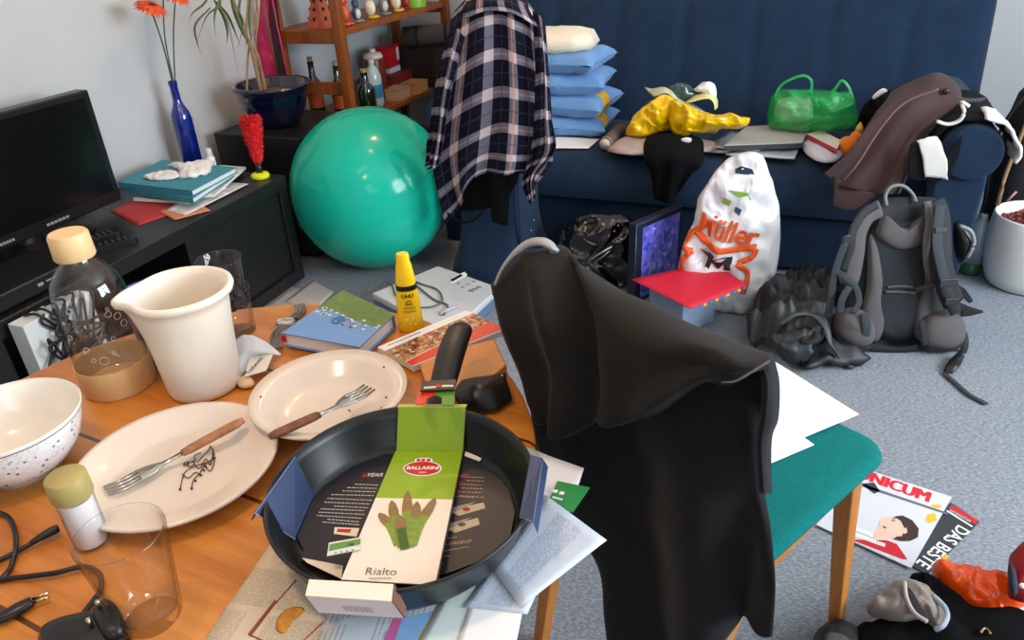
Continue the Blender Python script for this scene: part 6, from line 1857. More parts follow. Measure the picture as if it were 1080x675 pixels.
zp = spline([(-.362,.7865,.9202),(-.3678,.7886,.88926),(-.3683,.7887,.84759),(-.379,.7925,.80045),(-.3815,.7934,.75388)], 40)

# papers on the seat
A, Bq = V((.1674,1.2254,.4775)), V((.0257,1.3551,.4775))
d = (Bq - A).normalized(); s = V((d.y, -d.x, 0)); s = s if s.x < 0 else -s
d = V((d.x, d.y, 0))
o = sheet([A, A + d * .21, A + d * .21 + s * .297, A + s * .297]).build('paper_sheet', PAPER, solid=.0006); tag(o, 'white paper sheet on top of the teal chair seat', 'paper', 'white sheets on the chair seat')
o = sheet([q_ + s * .132 - d * .022 + V((0, 0, -.0012)) for q_ in (A, A + d * .21, A + d * .21 + s * .297, A + s * .297)]).build('paper_sheet', PAPER, solid=.0006); tag(o, 'lower white paper sheet sticking out on the teal chair seat', 'paper', 'white sheets on the chair seat')

# ---------------------------------------------------------------- scanner on the floor
S0 = [V(p) for p in [(-1.2823,2.4071,.068),(-.9713,2.2911,.068),(-1.0064,1.9204,.068),(-1.4186,2.1173,.068)]]
c = sum(S0, V()) / 4
t = thing('flatbed_scanner', 'pale grey flatbed scanner with a looped cable on its lid, on the floor', 'scanner', (c.x, c.y, 0))
SCN = mat('scanner_white', (208, 208, 212), .45); SCNB = mat('scanner_bluegrey', (96, 122, 148), .5)
MB().prism(S0, (0, 0, -.026)).build('lid', SCN, t, True, .006, sharp=40)
MB().prism([c + (p - c) * .985 - V((0, 0, .027)) for p in S0], (0, 0, -.041)).build('base', SCNB, t, True, .004, sharp=40)
MB().prism([(-1.1612,2.2713,.0682),(-1.1318,2.357,.0682),(-1.1531,2.3779,.0682),(-1.1858,2.2986,.0682)], (0, 0, .002)).build('label', PAPER, t, False)
MB().prism([(-1.1625,2.2833,.0704),(-1.1443,2.3401,.0704),(-1.1584,2.3538,.0704),(-1.1766,2.2965,.0704)], (0, 0, .0006)).build('label_print', INK, t, False)
m = MB()
for px in [(-1.1058,2.2533,.0682),(-1.0947,2.2813,.0682),(-1.0835,2.3097,.0682),(-1.0651,2.24,.0682),(-1.047,2.2696,.0682),(-1.1331,2.2791,.0682)]: m.lathe([(0, 0), (.009, 0), (.008, .001), (0, .0012)], px, 14)
m.build('button_pad', mat('grey_button', (164, 166, 172), .5), t)
m = MB()
for px in [(-1.0618,2.2324,.0684),(-1.0544,2.2508,.0684),(-1.0468,2.2693,.0684)]: q = V(px); m.box(q - V((.010, .004, 0)), q + V((.010, .004, .0015)))
m.build('logo_print', mat('grey_ink3', (110, 112, 120), .5), t, False)
t = thing('usb_cable', 'grey cable looped loosely over the scanner lid', 'cable', c + V((0, 0, .002)))
MB().tube([(-1.4391,2.1258,.073),(-1.4268,2.2048,.073),(-1.3752,2.1935,.073),(-1.3112,2.1131,.073),(-1.228,2.0591,.073),(-1.1549,2.0648,.073),(-1.1277,2.1179,.073),(-1.1813,2.1977,.073),(-1.2585,2.2259,.073),(-1.3162,2.2439,.073),(-1.2472,2.1875,.073),(-1.1611,2.1239,.073),(-1.0952,2.0967,.073),(-1.0778,2.0282,.073)], .0034, 8, smooth=90).build('cord', mat('grey_cord', (96, 96, 100), .5), t)
MB().tube([(-1.092,2.0275,.075),(-1.0746,2.0689,.075),(-1.0542,2.097,.075)], [.006, .007, .006], 8).build('connector', mat('light_connector', (178, 180, 186), .4), t)
for k, (pts, lb) in enumerate((([(-1.9126,2.0052,.0015),(-1.9477,2.2216,.0015),(-1.7209,2.1598,.0015),(-1.7258,1.9788,.0015)], 'grey printed paper on the carpet next to the television stand'), ([(-1.7909,2.0696,.003),(-1.7894,2.2621,.003),(-1.6463,2.1948,.003),(-1.6264,2.0199,.003)], 'pale paper on the carpet between television stand and table'))):
    o = sheet(pts, .0005, k).build('paper_sheet', mat('dull_paper', (176, 172, 170), .8) if k == 0 else mat('warm_dull_paper', (192, 184, 178), .8), solid=.0006); tag(o, lb, 'paper', 'papers on the carpet by the television stand')

# ---------------------------------------------------------------- handbag, blue folder, red folder, white carrier bag
t = thing('handbag', 'black glittery handbag slumped in front of the sofa', 'handbag', (-.72, 2.55, 0))
m = MB().puff([(-.8542,2.6,.1085),(-.8253,2.6,.20058),(-.7558,2.6,.25448),(-.644,2.6,.28023),(-.5414,2.6,.25944),(-.5082,2.6,.14704),(-.5171,2.6,-.00738),(-.6372,2.6,-.09999),(-.7965,2.6,-.08759),(-.8441,2.6,-.00761)], (0, -1, .25), .12, .10, wr=.02, ws=11, seed=4, floor=.002, n=100, rings=16, cz=.02, cs=9)
m.build('body', mat('black_patent', (14, 14, 15), .22, coat=.5, bump=(30, .6)), t)
m = MB(); rnd = random.Random(3)
for p in [(-.6897,2.5,.15731),(-.6385,2.5,.1747),(-.5894,2.5,.24833),(-.6175,2.5,.22284),(-.6821,2.5,.12288),(-.7195,2.5,.1264),(-.7012,2.5,.27092),(-.5758,2.5,.27204),(-.9157,2.5,.21897),(-.9027,2.5,.26287)]: m.ball(p, .004, nu=8, nv=6)
m.build('studs', mat('brass_stud', (206, 190, 150), .2, metal=1), t)
MB().tube([(-.7123,2.475,.09872),(-.6535,2.475,.15276),(-.5892,2.475,.19831)], .005, 8).build('chain', CHROME, t)
MB().tube([(-.6853,2.485,.10544),(-.6341,2.485,.1429),(-.5985,2.485,.17784)], .004, 8).build('chain', CHROME, t)
MB().puff([(-.7039,2.51,.22505),(-.6639,2.51,.25191),(-.6205,2.51,.24873),(-.62,2.51,.21853),(-.656,2.51,.19942),(-.6927,2.51,.18776)], (0, -1, .3), .012, .01).build('brown_patch', mat('brown_leather', (74, 54, 44), .5), t)
MB().tube([(-.6991,2.48,.21856),(-.6771,2.48,.20184),(-.6552,2.48,.19658)], .006, 8, flat=.4).build('tab', mat('tan_tab', (130, 104, 88), .5), t)

BF = [V(p) for p in [(-.5009,2.48,.06772),(-.5189,2.48,.27812),(-.418,2.6,.33763),(-.3433,2.64,.35173),(-.3195,2.64,.01597)]]
t = thing('ring_binder', 'dark blue binder with a violet honeycomb cover, standing on the floor', 'binder', (-.42, 2.5, 0))
B0, B1 = V((-.4893,2.4059,.003)), V((-.3002,2.7623,.003))
dd = (B1 - B0); ddn = V((dd.x, dd.y, 0)).normalized()
bl = (-.4907,2.3457,.33)
def bv(u, h, o_=0): return B0 + ddn * u + V((0, 0, h)) + V((ddn.y, -ddn.x, 0)) * o_
LW, LH = .26, .315
pts = [bv(0, 0), bv(LW, 0), bv(LW, LH), bv(.0, LH)]
MB().prism(pts, V((-ddn.y, ddn.x, 0)) * .035).build('cover', mat('binder_navy', (16, 20, 40), .5), t, False, .004)
VIO = mosaic_mat('violet_honeycomb', [(0, (60, 64, 160)), (.35, (84, 100, 206)), (.65, (110, 120, 226)), (.85, (130, 90, 206)), (1, (160, 180, 240))], 52)
MB().prism([bv(.035, .02, .0006), bv(LW - .015, .02, .0006), bv(LW - .015, LH - .02, .0006), bv(.035, LH - .02, .0006)], V((ddn.y, -ddn.x, 0)) * .001).build('picture', VIO, t, False)
m = MB().tube([bv(.0, .0, .001), bv(0, LH, .001), bv(LW, LH, .001)], .0022, 6); m.build('metal_edge', mat('blue_steel', (78, 96, 130), .35, metal=.6), t)

RF = [V(p) for p in [(-.4754,2.2881,.165),(-.2292,2.5086,.165),(-.0968,2.3473,.165),(-.2507,2.129,.165)]]
RFc = sum(RF, V()) / 4
t = thing('storage_crate', 'blue lidded plastic crate under the red folder', 'crate', (RFc.x, RFc.y, 0))
RC = RFc + ((RF[0] + RF[1]) / 2 - RFc) * .34
MB().prism([RC + (p - RFc) * .60 - V((0, 0, .03)) for p in RF], (0, 0, -.1335)).build('tub', mat('crate_grey_blue', (122, 140, 164), .5), t, False, .006)
MB().prism([RC + (p - RFc) * .63 - V((0, 0, .0135)) for p in RF], (0, 0, -.0165)).build('lid', mat('crate_lid', (96, 124, 158), .5), t, False, .004)
o = sheet(RF, .0012, 3).build('red_folder', mat('crimson_card', (206, 22, 52), .55), solid=.0025); tag(o, 'red card folder lying on top of the blue crate', 'folder')
for v_ in range(9):
    a = RF[3].lerp(RF[2], .12 + v_ * .1); b2 = RF[3].lerp(RF[2], .12 + v_ * .1 + .055)
    cc = mat('tab_yellow', (216, 176, 50), .6) if v_ % 2 else mat('tab_blue', (60, 116, 180), .6)
    if v_ == 0:
        t = thing('index_divider', 'set of coloured index dividers showing below the edge of the red folder', 'dividers', RFc - V((0, 0, .004)))
    MB().prism([a - V((0, 0, .0028)), b2 - V((0, 0, .0028)), b2 - V((0, 0, .0028)) + V((.004, -.014, 0)), a - V((0, 0, .0028)) + V((.004, -.014, 0))], (0, 0, .002)).build('tab', cc, t, False)

t = thing('carrier_bag', 'white carrier bag with orange lettering and a black letter, leaning on the sofa', 'bag', (-.14, 2.55, 0))
WB = mat('white_film', (226, 226, 228), .32, bump=(18, .6), coat=.2, var=(5, .03))
mb = MB()
out = [(-.3013,2.4788,.34253),(-.2917,2.4887,.40875),(-.2602,2.5022,.46734),(-.2348,2.5136,.51834),(-.2076,2.5226,.54664),(-.1608,2.5335,.55606),(-.1189,2.5418,.55304),(-.0918,2.544,.52517),(-.0632,2.5424,.46246),(-.03,2.5378,.36635),(-.0125,2.5279,.25397),(-.013,2.5138,.13735),(-.0398,2.4975,.04803),(-.0844,2.4816,-.00795),(-.1546,2.4659,-.01802),(-.2428,2.4516,.01534),(-.3203,2.4431,.07813),(-.3397,2.4484,.15617),(-.3227,2.4645,.26098)]
mb.puff(out, (-.1, -1, .1), .055, .09, wr=.018, ws=15, seed=12, cz=.014, cs=9, power=.42, floor=.002, n=130, rings=20)
mb.build('bag_body', WB, t)
bv_ = mb.bvh(); nb = V((-.18, -.975, .12)).normalized()
def onbag(p, l=.007):
    p = V(p); h = bv_.ray_cast(p + nb * .4, -nb)
    return (h[0] if h[0] is not None else p) + nb * l
ORB = mat('orange_ink', (226, 88, 24), .45)
def ribbon(pts, w, name, mm, n=40):
    c = spline(pts, n) if len(pts) > 2 else [V(pts[0]).lerp(V(pts[1]), k / (n - 1)) for k in range(n)]
    m = MB()
    for i, p in enumerate(c):
        d = (c[min(i + 1, n - 1)] - c[max(i - 1, 0)]).normalized(); s = nb.cross(d).normalized()
        m.v += [onbag(p + s * w * k) for k in (-1, -.33, .33, 1)]
    for i in range(n - 1):
        for j in range(3): m.face((i * 4 + j, i * 4 + j + 1, i * 4 + j + 5, i * 4 + j + 4))
    m.build(name, mm, t, True, solid=.001)
A_ = [(-.272,2.4833,.32963),(-.0775,2.5179,.28288)]
m = MB(); m.text('Müller', V(A_[0]).lerp(V(A_[1]), .5) , V(A_[1]) - V(A_[0]), nb.cross(V(A_[1]) - V(A_[0])), .105, bold=.02, fit=(V(A_[1]) - V(A_[0])).length * 1.02, fn=onbag); m.build('shop_lettering', ORB, t, False, solid=.001)
ribbon([(-.2921,2.4767,.30914),(-.2481,2.4818,.27614),(-.2077,2.487,.24974),(-.1597,2.4958,.24056),(-.1137,2.5063,.24838),(-.0739,2.515,.25264)], .011, 'orange_ribbon', ORB)
ribbon([(-.2946,2.4753,.30235),(-.3152,2.4645,.24742),(-.2822,2.4697,.23438)], .009, 'orange_ribbon', ORB)
ribbon([(-.2822,2.4697,.23438),(-.3143,2.4589,.19897),(-.3133,2.4532,.14983)], .009, 'orange_ribbon', ORB)
ribbon([(-.0735,2.5147,.24926),(-.0853,2.5085,.21835),(-.1266,2.4974,.19672)], .009, 'orange_ribbon', ORB)
ribbon([(-.1266,2.4974,.19672),(-.0906,2.5,.15606),(-.0983,2.4899,.08537)], .009, 'orange_ribbon', ORB)
m = MB(); q = [(-.2575,2.4758,.24181),(-.2182,2.4823,.22896),(-.1941,2.4849,.20886),(-.1759,2.4895,.21619),(-.1477,2.4955,.21687),(-.1487,2.4894,.1684),(-.1708,2.4848,.1678),(-.1734,2.4872,.19208),(-.1902,2.4811,.17077),(-.212,2.4799,.19804),(-.2191,2.4755,.17349),(-.2357,2.4728,.18004),(-.2292,2.478,.21147)]
m.flat([onbag(p, .004) for p in q]); m.build('black_letter', INK, t, False, solid=.001)
m = MB(); m.flat([onbag(p, .003) for p in [(-.1976,2.5098,.42278),(-.1718,2.5137,.41009),(-.1789,2.5098,.39047),(-.2017,2.5067,.40325)]]); m.build('green_mark', mat('green_mark', (130, 164, 70), .5), t, False, solid=.001)
m = MB(); m.flat([onbag(p, .003) for p in [(-.1575,2.5143,.39074),(-.135,2.5178,.38124),(-.1389,2.5146,.36152),(-.1587,2.5121,.37437)]]); m.build('navy_mark', mat('navy_mark', (42, 54, 92), .5), t, False, solid=.001)
m = MB(); m.flat([onbag(p, .003) for p in [(-.1851,2.5155,.44869),(-.1205,2.5278,.43965),(-.111,2.5263,.41077),(-.1462,2.5209,.42654)]]); m.build('green_print', mat('lime_print', (132, 182, 66), .5), t, False, solid=.001)
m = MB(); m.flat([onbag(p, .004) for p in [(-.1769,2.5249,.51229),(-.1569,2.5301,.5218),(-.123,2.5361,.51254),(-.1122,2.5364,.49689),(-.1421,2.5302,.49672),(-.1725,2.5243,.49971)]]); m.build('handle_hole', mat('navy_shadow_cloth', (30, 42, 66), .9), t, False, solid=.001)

# ---------------------------------------------------------------- backpack
BPD = mat('dark_grey_nylon', (23, 27, 30), .75, var=(30, .15), bump=(300, .2)); BPL = mat('warm_grey_foam', (86, 82, 83), .9, bump=(260, .3)); BPM = mat('slate_mesh', (33, 39, 44), .9, bump=(500, .3)); BPS = mat('strap_webbing', (45, 53, 58), .8)
t = thing('backpack', 'grey and black hiking backpack standing against the sofa, straps outward', 'backpack', (.42, 2.4, 0))
nb2 = V((.34, -.90, .27)).normalized()
m = MB().puff([(.2431,2.4368,.44686),(.2915,2.46,.46756),(.3735,2.4881,.46465),(.4366,2.5048,.44564),(.483,2.4822,.3136),(.5498,2.4533,.13592),(.5796,2.4351,.03882),(.565,2.4175,-.00345),(.4015,2.3575,-.01104),(.2416,2.3061,.00585),(.2081,2.309,.05584),(.2176,2.3478,.17599),(.2389,2.3984,.32175)], nb2, .015, .20, wr=.01, ws=14, seed=3, power=.28, floor=.002)
m.build('body', BPD, t)
def pad(name, pts, front, mm, back=.01, pw=.4): MB().puff(pts, nb2, front, back, power=pw, n=40).build(name, mm, t)
pad('back_panel', [(.2487,2.3906,.35814),(.265,2.4062,.39157),(.3005,2.4234,.40724),(.3556,2.4414,.40253),(.3963,2.4512,.38706),(.4196,2.4391,.31821),(.4452,2.4155,.20763),(.4582,2.3806,.07397),(.4155,2.3526,.02997),(.3588,2.333,.03161),(.3074,2.326,.06941),(.2725,2.3562,.2131)], .012, BPM, pw=.25)
pad('shoulder_yoke', [(.262,2.3867,.37376),(.2744,2.4075,.42941),(.3157,2.4137,.39366),(.3575,2.4264,.38661),(.3892,2.4452,.41984),(.4103,2.4359,.36309),(.3891,2.4186,.32986),(.3418,2.399,.32006),(.2951,2.388,.33869)], .022, BPL)
pad('side_cushion', [(.2426,2.3826,.36073),(.2674,2.3861,.34286),(.3003,2.3685,.24409),(.3095,2.3457,.15594),(.3333,2.3319,.08078),(.3193,2.312,.02992),(.2776,2.3012,.04324),(.2583,2.3194,.12785),(.2607,2.3463,.21623)], .022, BPL)
pad('side_cushion', [(.412,2.4323,.32664),(.4318,2.4425,.33734),(.4553,2.4217,.23911),(.4637,2.4022,.16297),(.4599,2.3799,.09197),(.4483,2.3582,.03223),(.426,2.3594,.06302),(.4183,2.3788,.13781),(.4274,2.4036,.21095)], .022, BPL)
pad('hip_fin', [(.1797,2.2658,.09258),(.1888,2.2726,.14191),(.225,2.2903,.15846),(.2724,2.3013,.13937),(.3025,2.2977,.09114),(.2992,2.2825,.04344),(.2562,2.2641,.03265),(.2074,2.2544,.0581)], .045, BPL)
pad('hip_fin', [(.4328,2.339,.07539),(.4465,2.3577,.12232),(.4985,2.3808,.13837),(.5449,2.3933,.12523),(.5691,2.3989,.07804),(.566,2.3855,.03633),(.5207,2.3534,.01904),(.457,2.3351,.03288)], .045, BPL)
pad('hip_fin_edge', [(.1798,2.2602,.09218),(.2009,2.2539,.06429),(.2506,2.2622,.03281),(.3002,2.281,.0374),(.2932,2.2827,.01404),(.2432,2.2637,.0094),(.1932,2.2554,.04111)], .03, BPM)
pad('hip_fin_edge', [(.4493,2.3359,.04508),(.4995,2.3467,.04034),(.5618,2.3817,.06565),(.5744,2.3884,.03608),(.5465,2.3699,.0068),(.4651,2.3419,.00912)], .03, BPM)
pad('base_band', [(.2736,2.3037,.03408),(.3382,2.3223,.02005),(.4233,2.3517,.0176),(.4664,2.3701,.02849),(.4765,2.3664,.0039),(.3992,2.3362,-.00609),(.2838,2.2991,.00637)], .02, BPD)
def strap(name, pts, w, mm, fl=.3, n=30): MB().tube(pts, w, 10, smooth=n, flat=fl, up=nb2).build(name, mm, t)
strap('shoulder_strap', [(.2598,2.3995,.4495),(.2241,2.3658,.43412),(.2061,2.3309,.39338),(.2075,2.3027,.33327),(.207,2.289,.269),(.2011,2.2834,.23836)], .028, BPL)
strap('shoulder_strap', [(.4067,2.4563,.46639),(.4272,2.4371,.43257),(.4421,2.4077,.37151),(.4563,2.3814,.30266),(.4824,2.3704,.23404),(.5172,2.375,.17089)], .034, BPD)
strap('strap_edge', [(.2488,2.389,.46452),(.2115,2.3532,.44378),(.1892,2.3153,.39788),(.1908,2.296,.35308),(.1831,2.2793,.28336)], .014, BPD)
strap('strap_edge', [(.3889,2.4403,.47054),(.4017,2.4135,.42067),(.4051,2.3836,.35254),(.4199,2.3753,.28827),(.4485,2.378,.22592)], .012, BPL)
strap('webbing', [(.4229,2.4188,.4691),(.4252,2.3904,.40746),(.4335,2.3607,.35284),(.4639,2.3482,.27418),(.4868,2.3476,.22616)], .016, BPS, .15)
strap('webbing', [(.175,2.2899,.38498),(.1644,2.2765,.33331),(.1576,2.2672,.27283),(.1591,2.2658,.19164),(.1639,2.2692,.12285)], .012, BPS, .15)
strap('webbing', [(.1613,2.2718,.28406),(.1939,2.2666,.26481),(.2229,2.2795,.23655),(.2413,2.2723,.19002),(.2299,2.2533,.15809)], .010, BPS, .2)
strap('webbing', [(.2066,2.2739,.23707),(.1911,2.2567,.19734),(.1927,2.2549,.15175)], .012, BPS, .2)
strap('webbing', [(.2616,2.2547,.1621),(.2743,2.2425,.11685),(.2732,2.2452,.06037)], .014, BPS, .15)
strap('webbing', [(.429,2.3055,.13392),(.4428,2.3029,.09019),(.4566,2.3067,.04914)], .008, BPM, .2)
strap('webbing', [(.4446,2.3574,.23524),(.4214,2.3557,.21992),(.4024,2.3571,.21011)], .009, BPD, .4)
strap('webbing', [(.4729,2.3478,.24354),(.4975,2.3429,.19745),(.5235,2.3496,.15166)], .018, BPD, .3)
MB().tube([(.2797,2.4286,.44993),(.2729,2.4453,.47726),(.285,2.4568,.50178),(.3171,2.4686,.50339),(.3482,2.4727,.48013),(.362,2.4601,.45815)], .0055, 8, smooth=24).build('carry_loop', mat('grey_cord2', (112, 116, 120), .6), t)
def buckle(p, w, h):
    p = V(p); e = nb2.to_track_quat('Z', 'Y').to_matrix().to_4x4()
    MB().box((-w, -h, -.004), (w, h, .006), M=Matrix.Translation(p) @ e).build('buckle', BLACKPL, t, False, .002)
for p, w, h in (((.1742,2.24,.40223), .016, .012), ((.4072,2.24,.45591), .018, .008), ((.4614,2.25,.29479), .026, .012), ((.4815,2.25,.2354), .02, .010)): buckle(p, w, h)
m = MB().flat([V(p) for p in [(.1612,2.2631,.40363),(.1819,2.271,.40565),(.1911,2.2669,.3808),(.1703,2.2589,.37876)]]); m.build('white_label', mat('label_grey', (150, 160, 166), .5), t, False)
for k in range(2):
    pass
strap('panel_bars', [(.322,2.3552,.21016),(.3603,2.3692,.21186),(.3995,2.3818,.20772)], .004, BPL, .5)
strap('panel_bars', [(.319,2.3498,.19568),(.3633,2.3651,.19429),(.4082,2.3796,.18996)], .004, BPL, .5)
strap('hanging_strap', [(.5735,2.4159,.05553),(.5811,2.389,.02989),(.5769,2.3768,-.00616),(.5593,2.3805,-.04737)] , .012, BPD, .5)
c0, c1 = V((.5626,2.3284,.02)), V((.5188,2.226,.012))
MB().tube([c0, c0.lerp(c1, .5), c1], [.012, .018, .013], 10, flat=.45).build('buckle', BLACKPL, t)
MB().tube([c1] + [(.5141,2.2177,.006),(.5346,2.1755,.006),(.5625,2.1221,.006),(.6029,2.085,.006)], .009, 8, smooth=20, flat=.3).build('webbing_tail', BPS, t)
MB().prism([V(p) for p in [(.573,2.6768,.1),(.597,2.6382,.1),(.6086,2.5548,.1),(.5953,2.537,.1),(.5757,2.6028,.1)]], (0, 0, .004)).build('side_flap', BPD, t, False)
m = MB().grid([[(.5416,2.47,.13317),(.5706,2.47,.12355),(.601,2.47,.10728)], [(.5549,2.45,.11083),(.5844,2.45,.12206),(.6166,2.45,.11996)], [(.5622,2.44,.0964),(.5872,2.44,.10364),(.6174,2.44,.12186)]], 10, 8); m.build('side_flap', BPD, t, True, solid=.005)

# dark jacket / stuff bag beside the backpack
t = thing('crumpled_jacket', 'dark crumpled rain jacket on the carpet left of the backpack', 'jacket', (.1, 2.25, 0))
CRJ = mat('charcoal_shell', (28, 33, 35), .55, bump=(26, .7), var=(14, .25))
m = MB()
m.puff([(-.0805,2.2356,.05),(-.0746,2.3734,.05),(-.0223,2.5215,.05),(.0788,2.6447,.05),(.1791,2.6404,.05),(.2161,2.492,.05),(.1919,2.302,.05),(.1427,2.1532,.05),(.0576,2.0706,.05),(-.0123,2.1191,.05)], (0, 0, 1), .075, .048, wr=.03, ws=13, seed=7, power=.5, floor=.002, n=120, rings=20, cz=.03, cs=9)
m.puff([(.0878,2.2277,.025),(.1373,2.331,.025),(.2129,2.3145,.025),(.2736,2.2462,.025),(.2997,2.2069,.025),(.2229,2.1611,.025),(.1631,2.1318,.025),(.1089,2.1043,.025)], (0, 0, 1), .03, .024, wr=.02, ws=20, seed=2, floor=.002)
m.build('shell', CRJ, t)
MB().tube([(.0203,2.1883,.12),(.0607,2.2075,.15),(.1105,2.2218,.15),(.1511,2.1767,.14),(.1734,2.1467,.1),(.2027,2.1594,.05)], .010, 8, smooth=30, flat=.4).build('hem', mat('shell_edge', (60, 68, 70), .6), t)
MB().puff([(.0677,2.149,.115),(.0936,2.1998,.115),(.1324,2.2048,.115),(.1495,2.1608,.115),(.1288,2.1074,.115),(.0915,2.0964,.115)], (0, 0, 1), .008, .01, wr=.01, ws=40).build('inner_lining', mat('shell_inside', (14, 14, 14), .8), t)
MB().tube([(.2147,2.2065,.01),(.2365,2.1898,.01),(.2471,2.1701,.01)], .012, 8, flat=.4).build('strap_end', CRJ, t)

# clear bottle and green thing behind the backpack
q = V((.6596,2.9106,0)); q = V((q.x + .02, q.y + .12, 0))
t = thing('lemonade_bottle', 'clear plastic bottle with a green base between backpack and white planter', 'bottle', q)
MB().lathe([(0, .05), (.042, .05), (.043, .16), (.03, .2), (.014, .22), (.014, .235), (0, .235)], q, 24).build('body', mat('bottle_clear', (150, 168, 172), .15, coat=.4), t)
MB().lathe([(0, 0), (.04, 0), (.043, .01), (.043, .05), (0, .05)], q, 24).build('base', mat('bottle_green', (40, 96, 52), .3), t)
t = thing('camera_bag', 'black rounded bag hanging behind the right side of the backpack', 'bag', (.66, 2.52, .2))
MB().puff([(.4859,2.5,.38328),(.51,2.5,.39191),(.5421,2.5,.36367),(.557,2.5,.3207),(.5516,2.5,.27475),(.53,2.5,.25246),(.5034,2.5,.30188)], (0, -1, .1), .05, .05).build('body', mat('black_shiny_nylon', (24, 26, 30), .35), t)
MB().tube([(.4925,2.45,.39704),(.5263,2.45,.38189),(.5434,2.45,.34002),(.5355,2.45,.29467)], .006, 8, smooth=16).build('rim', mat('grey_rim', (130, 132, 138), .4), t)

# ---------------------------------------------------------------- magazines on the carpet
zf = .004
D0 = [V(p) for p in [(.4597,1.6184,.004),(.5128,1.5692,.004),(.3852,1.3607,.004),(.2693,1.4269,.004)]]
t = thing('magazine', 'dark grey magazine with a white title, half under the paler one on the carpet', 'magazine', D0[0], 0, 'magazines on the carpet')
MB().prism(D0, (0, 0, -.003)).build('pages', mat('dark_cover', (52, 54, 58), .4), t, False)
a, b_ = V((.4777,1.5381,.0045)), V((.374,1.3815,.0045))
m = MB(); dx = (b_ - a); m.text('DAS BESTE', a.lerp(b_, .5) , dx, V((-dx.y, dx.x, 0)), .040, bold=.012, fit=dx.length * .98); m.build('title_lettering', PAPER, t, False)
MB().flat([(.4608,1.6115,.0044),(.5111,1.5714,.0044),(.5032,1.556,.0044),(.453,1.5954,.0044)]).build('red_strip', mat('cover_red', (196, 34, 40), .4), t, False)
m = MB().flat([(.448,1.5869,.0046),(.4962,1.5472,.0046),(.4937,1.5432,.0046),(.4455,1.5827,.0046)]); m.build('white_rule', PAPER, t, False)
m = MB()
for k, p in enumerate([(.4546,1.5924,.0046),(.4638,1.5853,.0046),(.4749,1.579,.0046),(.4839,1.5721,.0046)]):
    p = V(p); m.flat([p, p + V((.012, -.006, 0)), p + V((.009, -.014, 0)), p + V((-.003, -.008, 0))])
m.build('small_print', mat('grey_ink4', (150, 150, 152), .5), t, False)
MB().flat([(.4259,1.4359,.0046),(.4368,1.4336,.0046),(.4252,1.4125,.0046),(.4166,1.4183,.0046)]).build('yellow_spot', mat('ochre_spot', (206, 168, 60), .5), t, False)
MB().flat([(.4143,1.4147,.0046),(.4214,1.4113,.0046),(.4018,1.3822,.0046),(.3969,1.389,.0046)]).build('red_spot', mat('cover_red', (196, 34, 40), .4), t, False)

U0 = [V(p) for p in [(.2393,1.69,.0078),(.4629,1.6359,.0078),(.3536,1.366,.0078),(.1529,1.4415,.0078)]]
t = thing('magazine', 'pale magazine on the carpet with red title and picture of a person in red', 'magazine', U0[0], 0, 'magazines on the carpet')
MB().prism(U0, (0, 0, -.0032)).build('pages', mat('pale_cover', (206, 208, 214), .35), t, False)
def uq(pts, l=.0003): return [V(p) + V((0, 0, l)) for p in pts]
MB().flat(uq([(.2491,1.6246,.0078),(.4478,1.5733,.0078),(.445,1.5658,.0078),(.2467,1.6128,.0078)])).build('grey_rule', mat('cover_grey', (96, 102, 112), .4), t, False)
m = MB().flat(uq([(.2599,1.6207,.0078),(.2907,1.6343,.0078),(.3023,1.6054,.0078),(.289,1.5904,.0078),(.2724,1.6065,.0078)])); m.build('dark_shape', mat('cover_dark', (54, 58, 68), .4), t, False)
a, b_ = V((.2565,1.6602,.0082)), V((.4116,1.6154,.0082))
m = MB(); dx = b_ - a
for k in range(-2, 3): m.text('UNICUM', a.lerp(b_, .5) + dx.normalized() * (.0014 * k) + V((0, 0, .00004 * k)), dx, V((-dx.y, dx.x, 0)), .058, fit=dx.length)
m.build('title_lettering', mat('title_red', (214, 30, 46), .4), t, False)
SKINP = mat('skin_print', (226, 186, 166), .45)
m = MB().flat(uq([(.2902,1.4702,.0078),(.3057,1.5009,.0078),(.3334,1.5263,.0078),(.3529,1.5163,.0078),(.3545,1.4818,.0078),(.3383,1.4456,.0078),(.3147,1.444,.0078),(.2902,1.4237,.0078),(.2745,1.4247,.0078)], .0006)); m.build('neck_print', SKINP, t, False)
m = MB().flat(uq([(.2975,1.4983,.0078),(.3062,1.5109,.0078),(.325,1.5203,.0078),(.3413,1.5223,.0078),(.354,1.5038,.0078),(.3538,1.4722,.0078),(.3353,1.4599,.0078),(.3158,1.4629,.0078),(.3024,1.4742,.0078),(.2949,1.4845,.0078)], .0009)); m.build('face_print', SKINP, t, False)
m = MB().flat(uq([(.3291,1.5216,.0078),(.3479,1.531,.0078),(.3673,1.521,.0078),(.3791,1.4961,.0078),(.3748,1.4667,.0078),(.3579,1.449,.0078),(.3381,1.4425,.0078),(.3225,1.4435,.0078),(.3311,1.4555,.0078),(.3411,1.4587,.0078),(.3488,1.4862,.0078),(.3425,1.5097,.0078)], .0012)); m.build('hair_print', mat('hair_print', (58, 38, 32), .5), t, False)
m = MB().flat(uq([(.3448,1.4849,.0078),(.3531,1.4908,.0078),(.354,1.4754,.0078),(.3455,1.4664,.0078)], .0015)); m.build('ear_print', SKINP, t, False)
m = MB().flat(uq([(.3222,1.5063,.0078),(.3304,1.509,.0078),(.3302,1.5057,.0078),(.322,1.503,.0078)], .0015)); m.flat(uq([(.3246,1.5136,.0078),(.3351,1.5203,.0078),(.3349,1.5169,.0078),(.3244,1.5103,.0078)], .0015)); m.flat(uq([(.3048,1.4813,.0078),(.3105,1.4769,.0078),(.3083,1.473,.0078),(.3026,1.4774,.0078)], .0015)); m.build('feature_print', mat('hair_print', (58, 38, 32), .5), t, False)
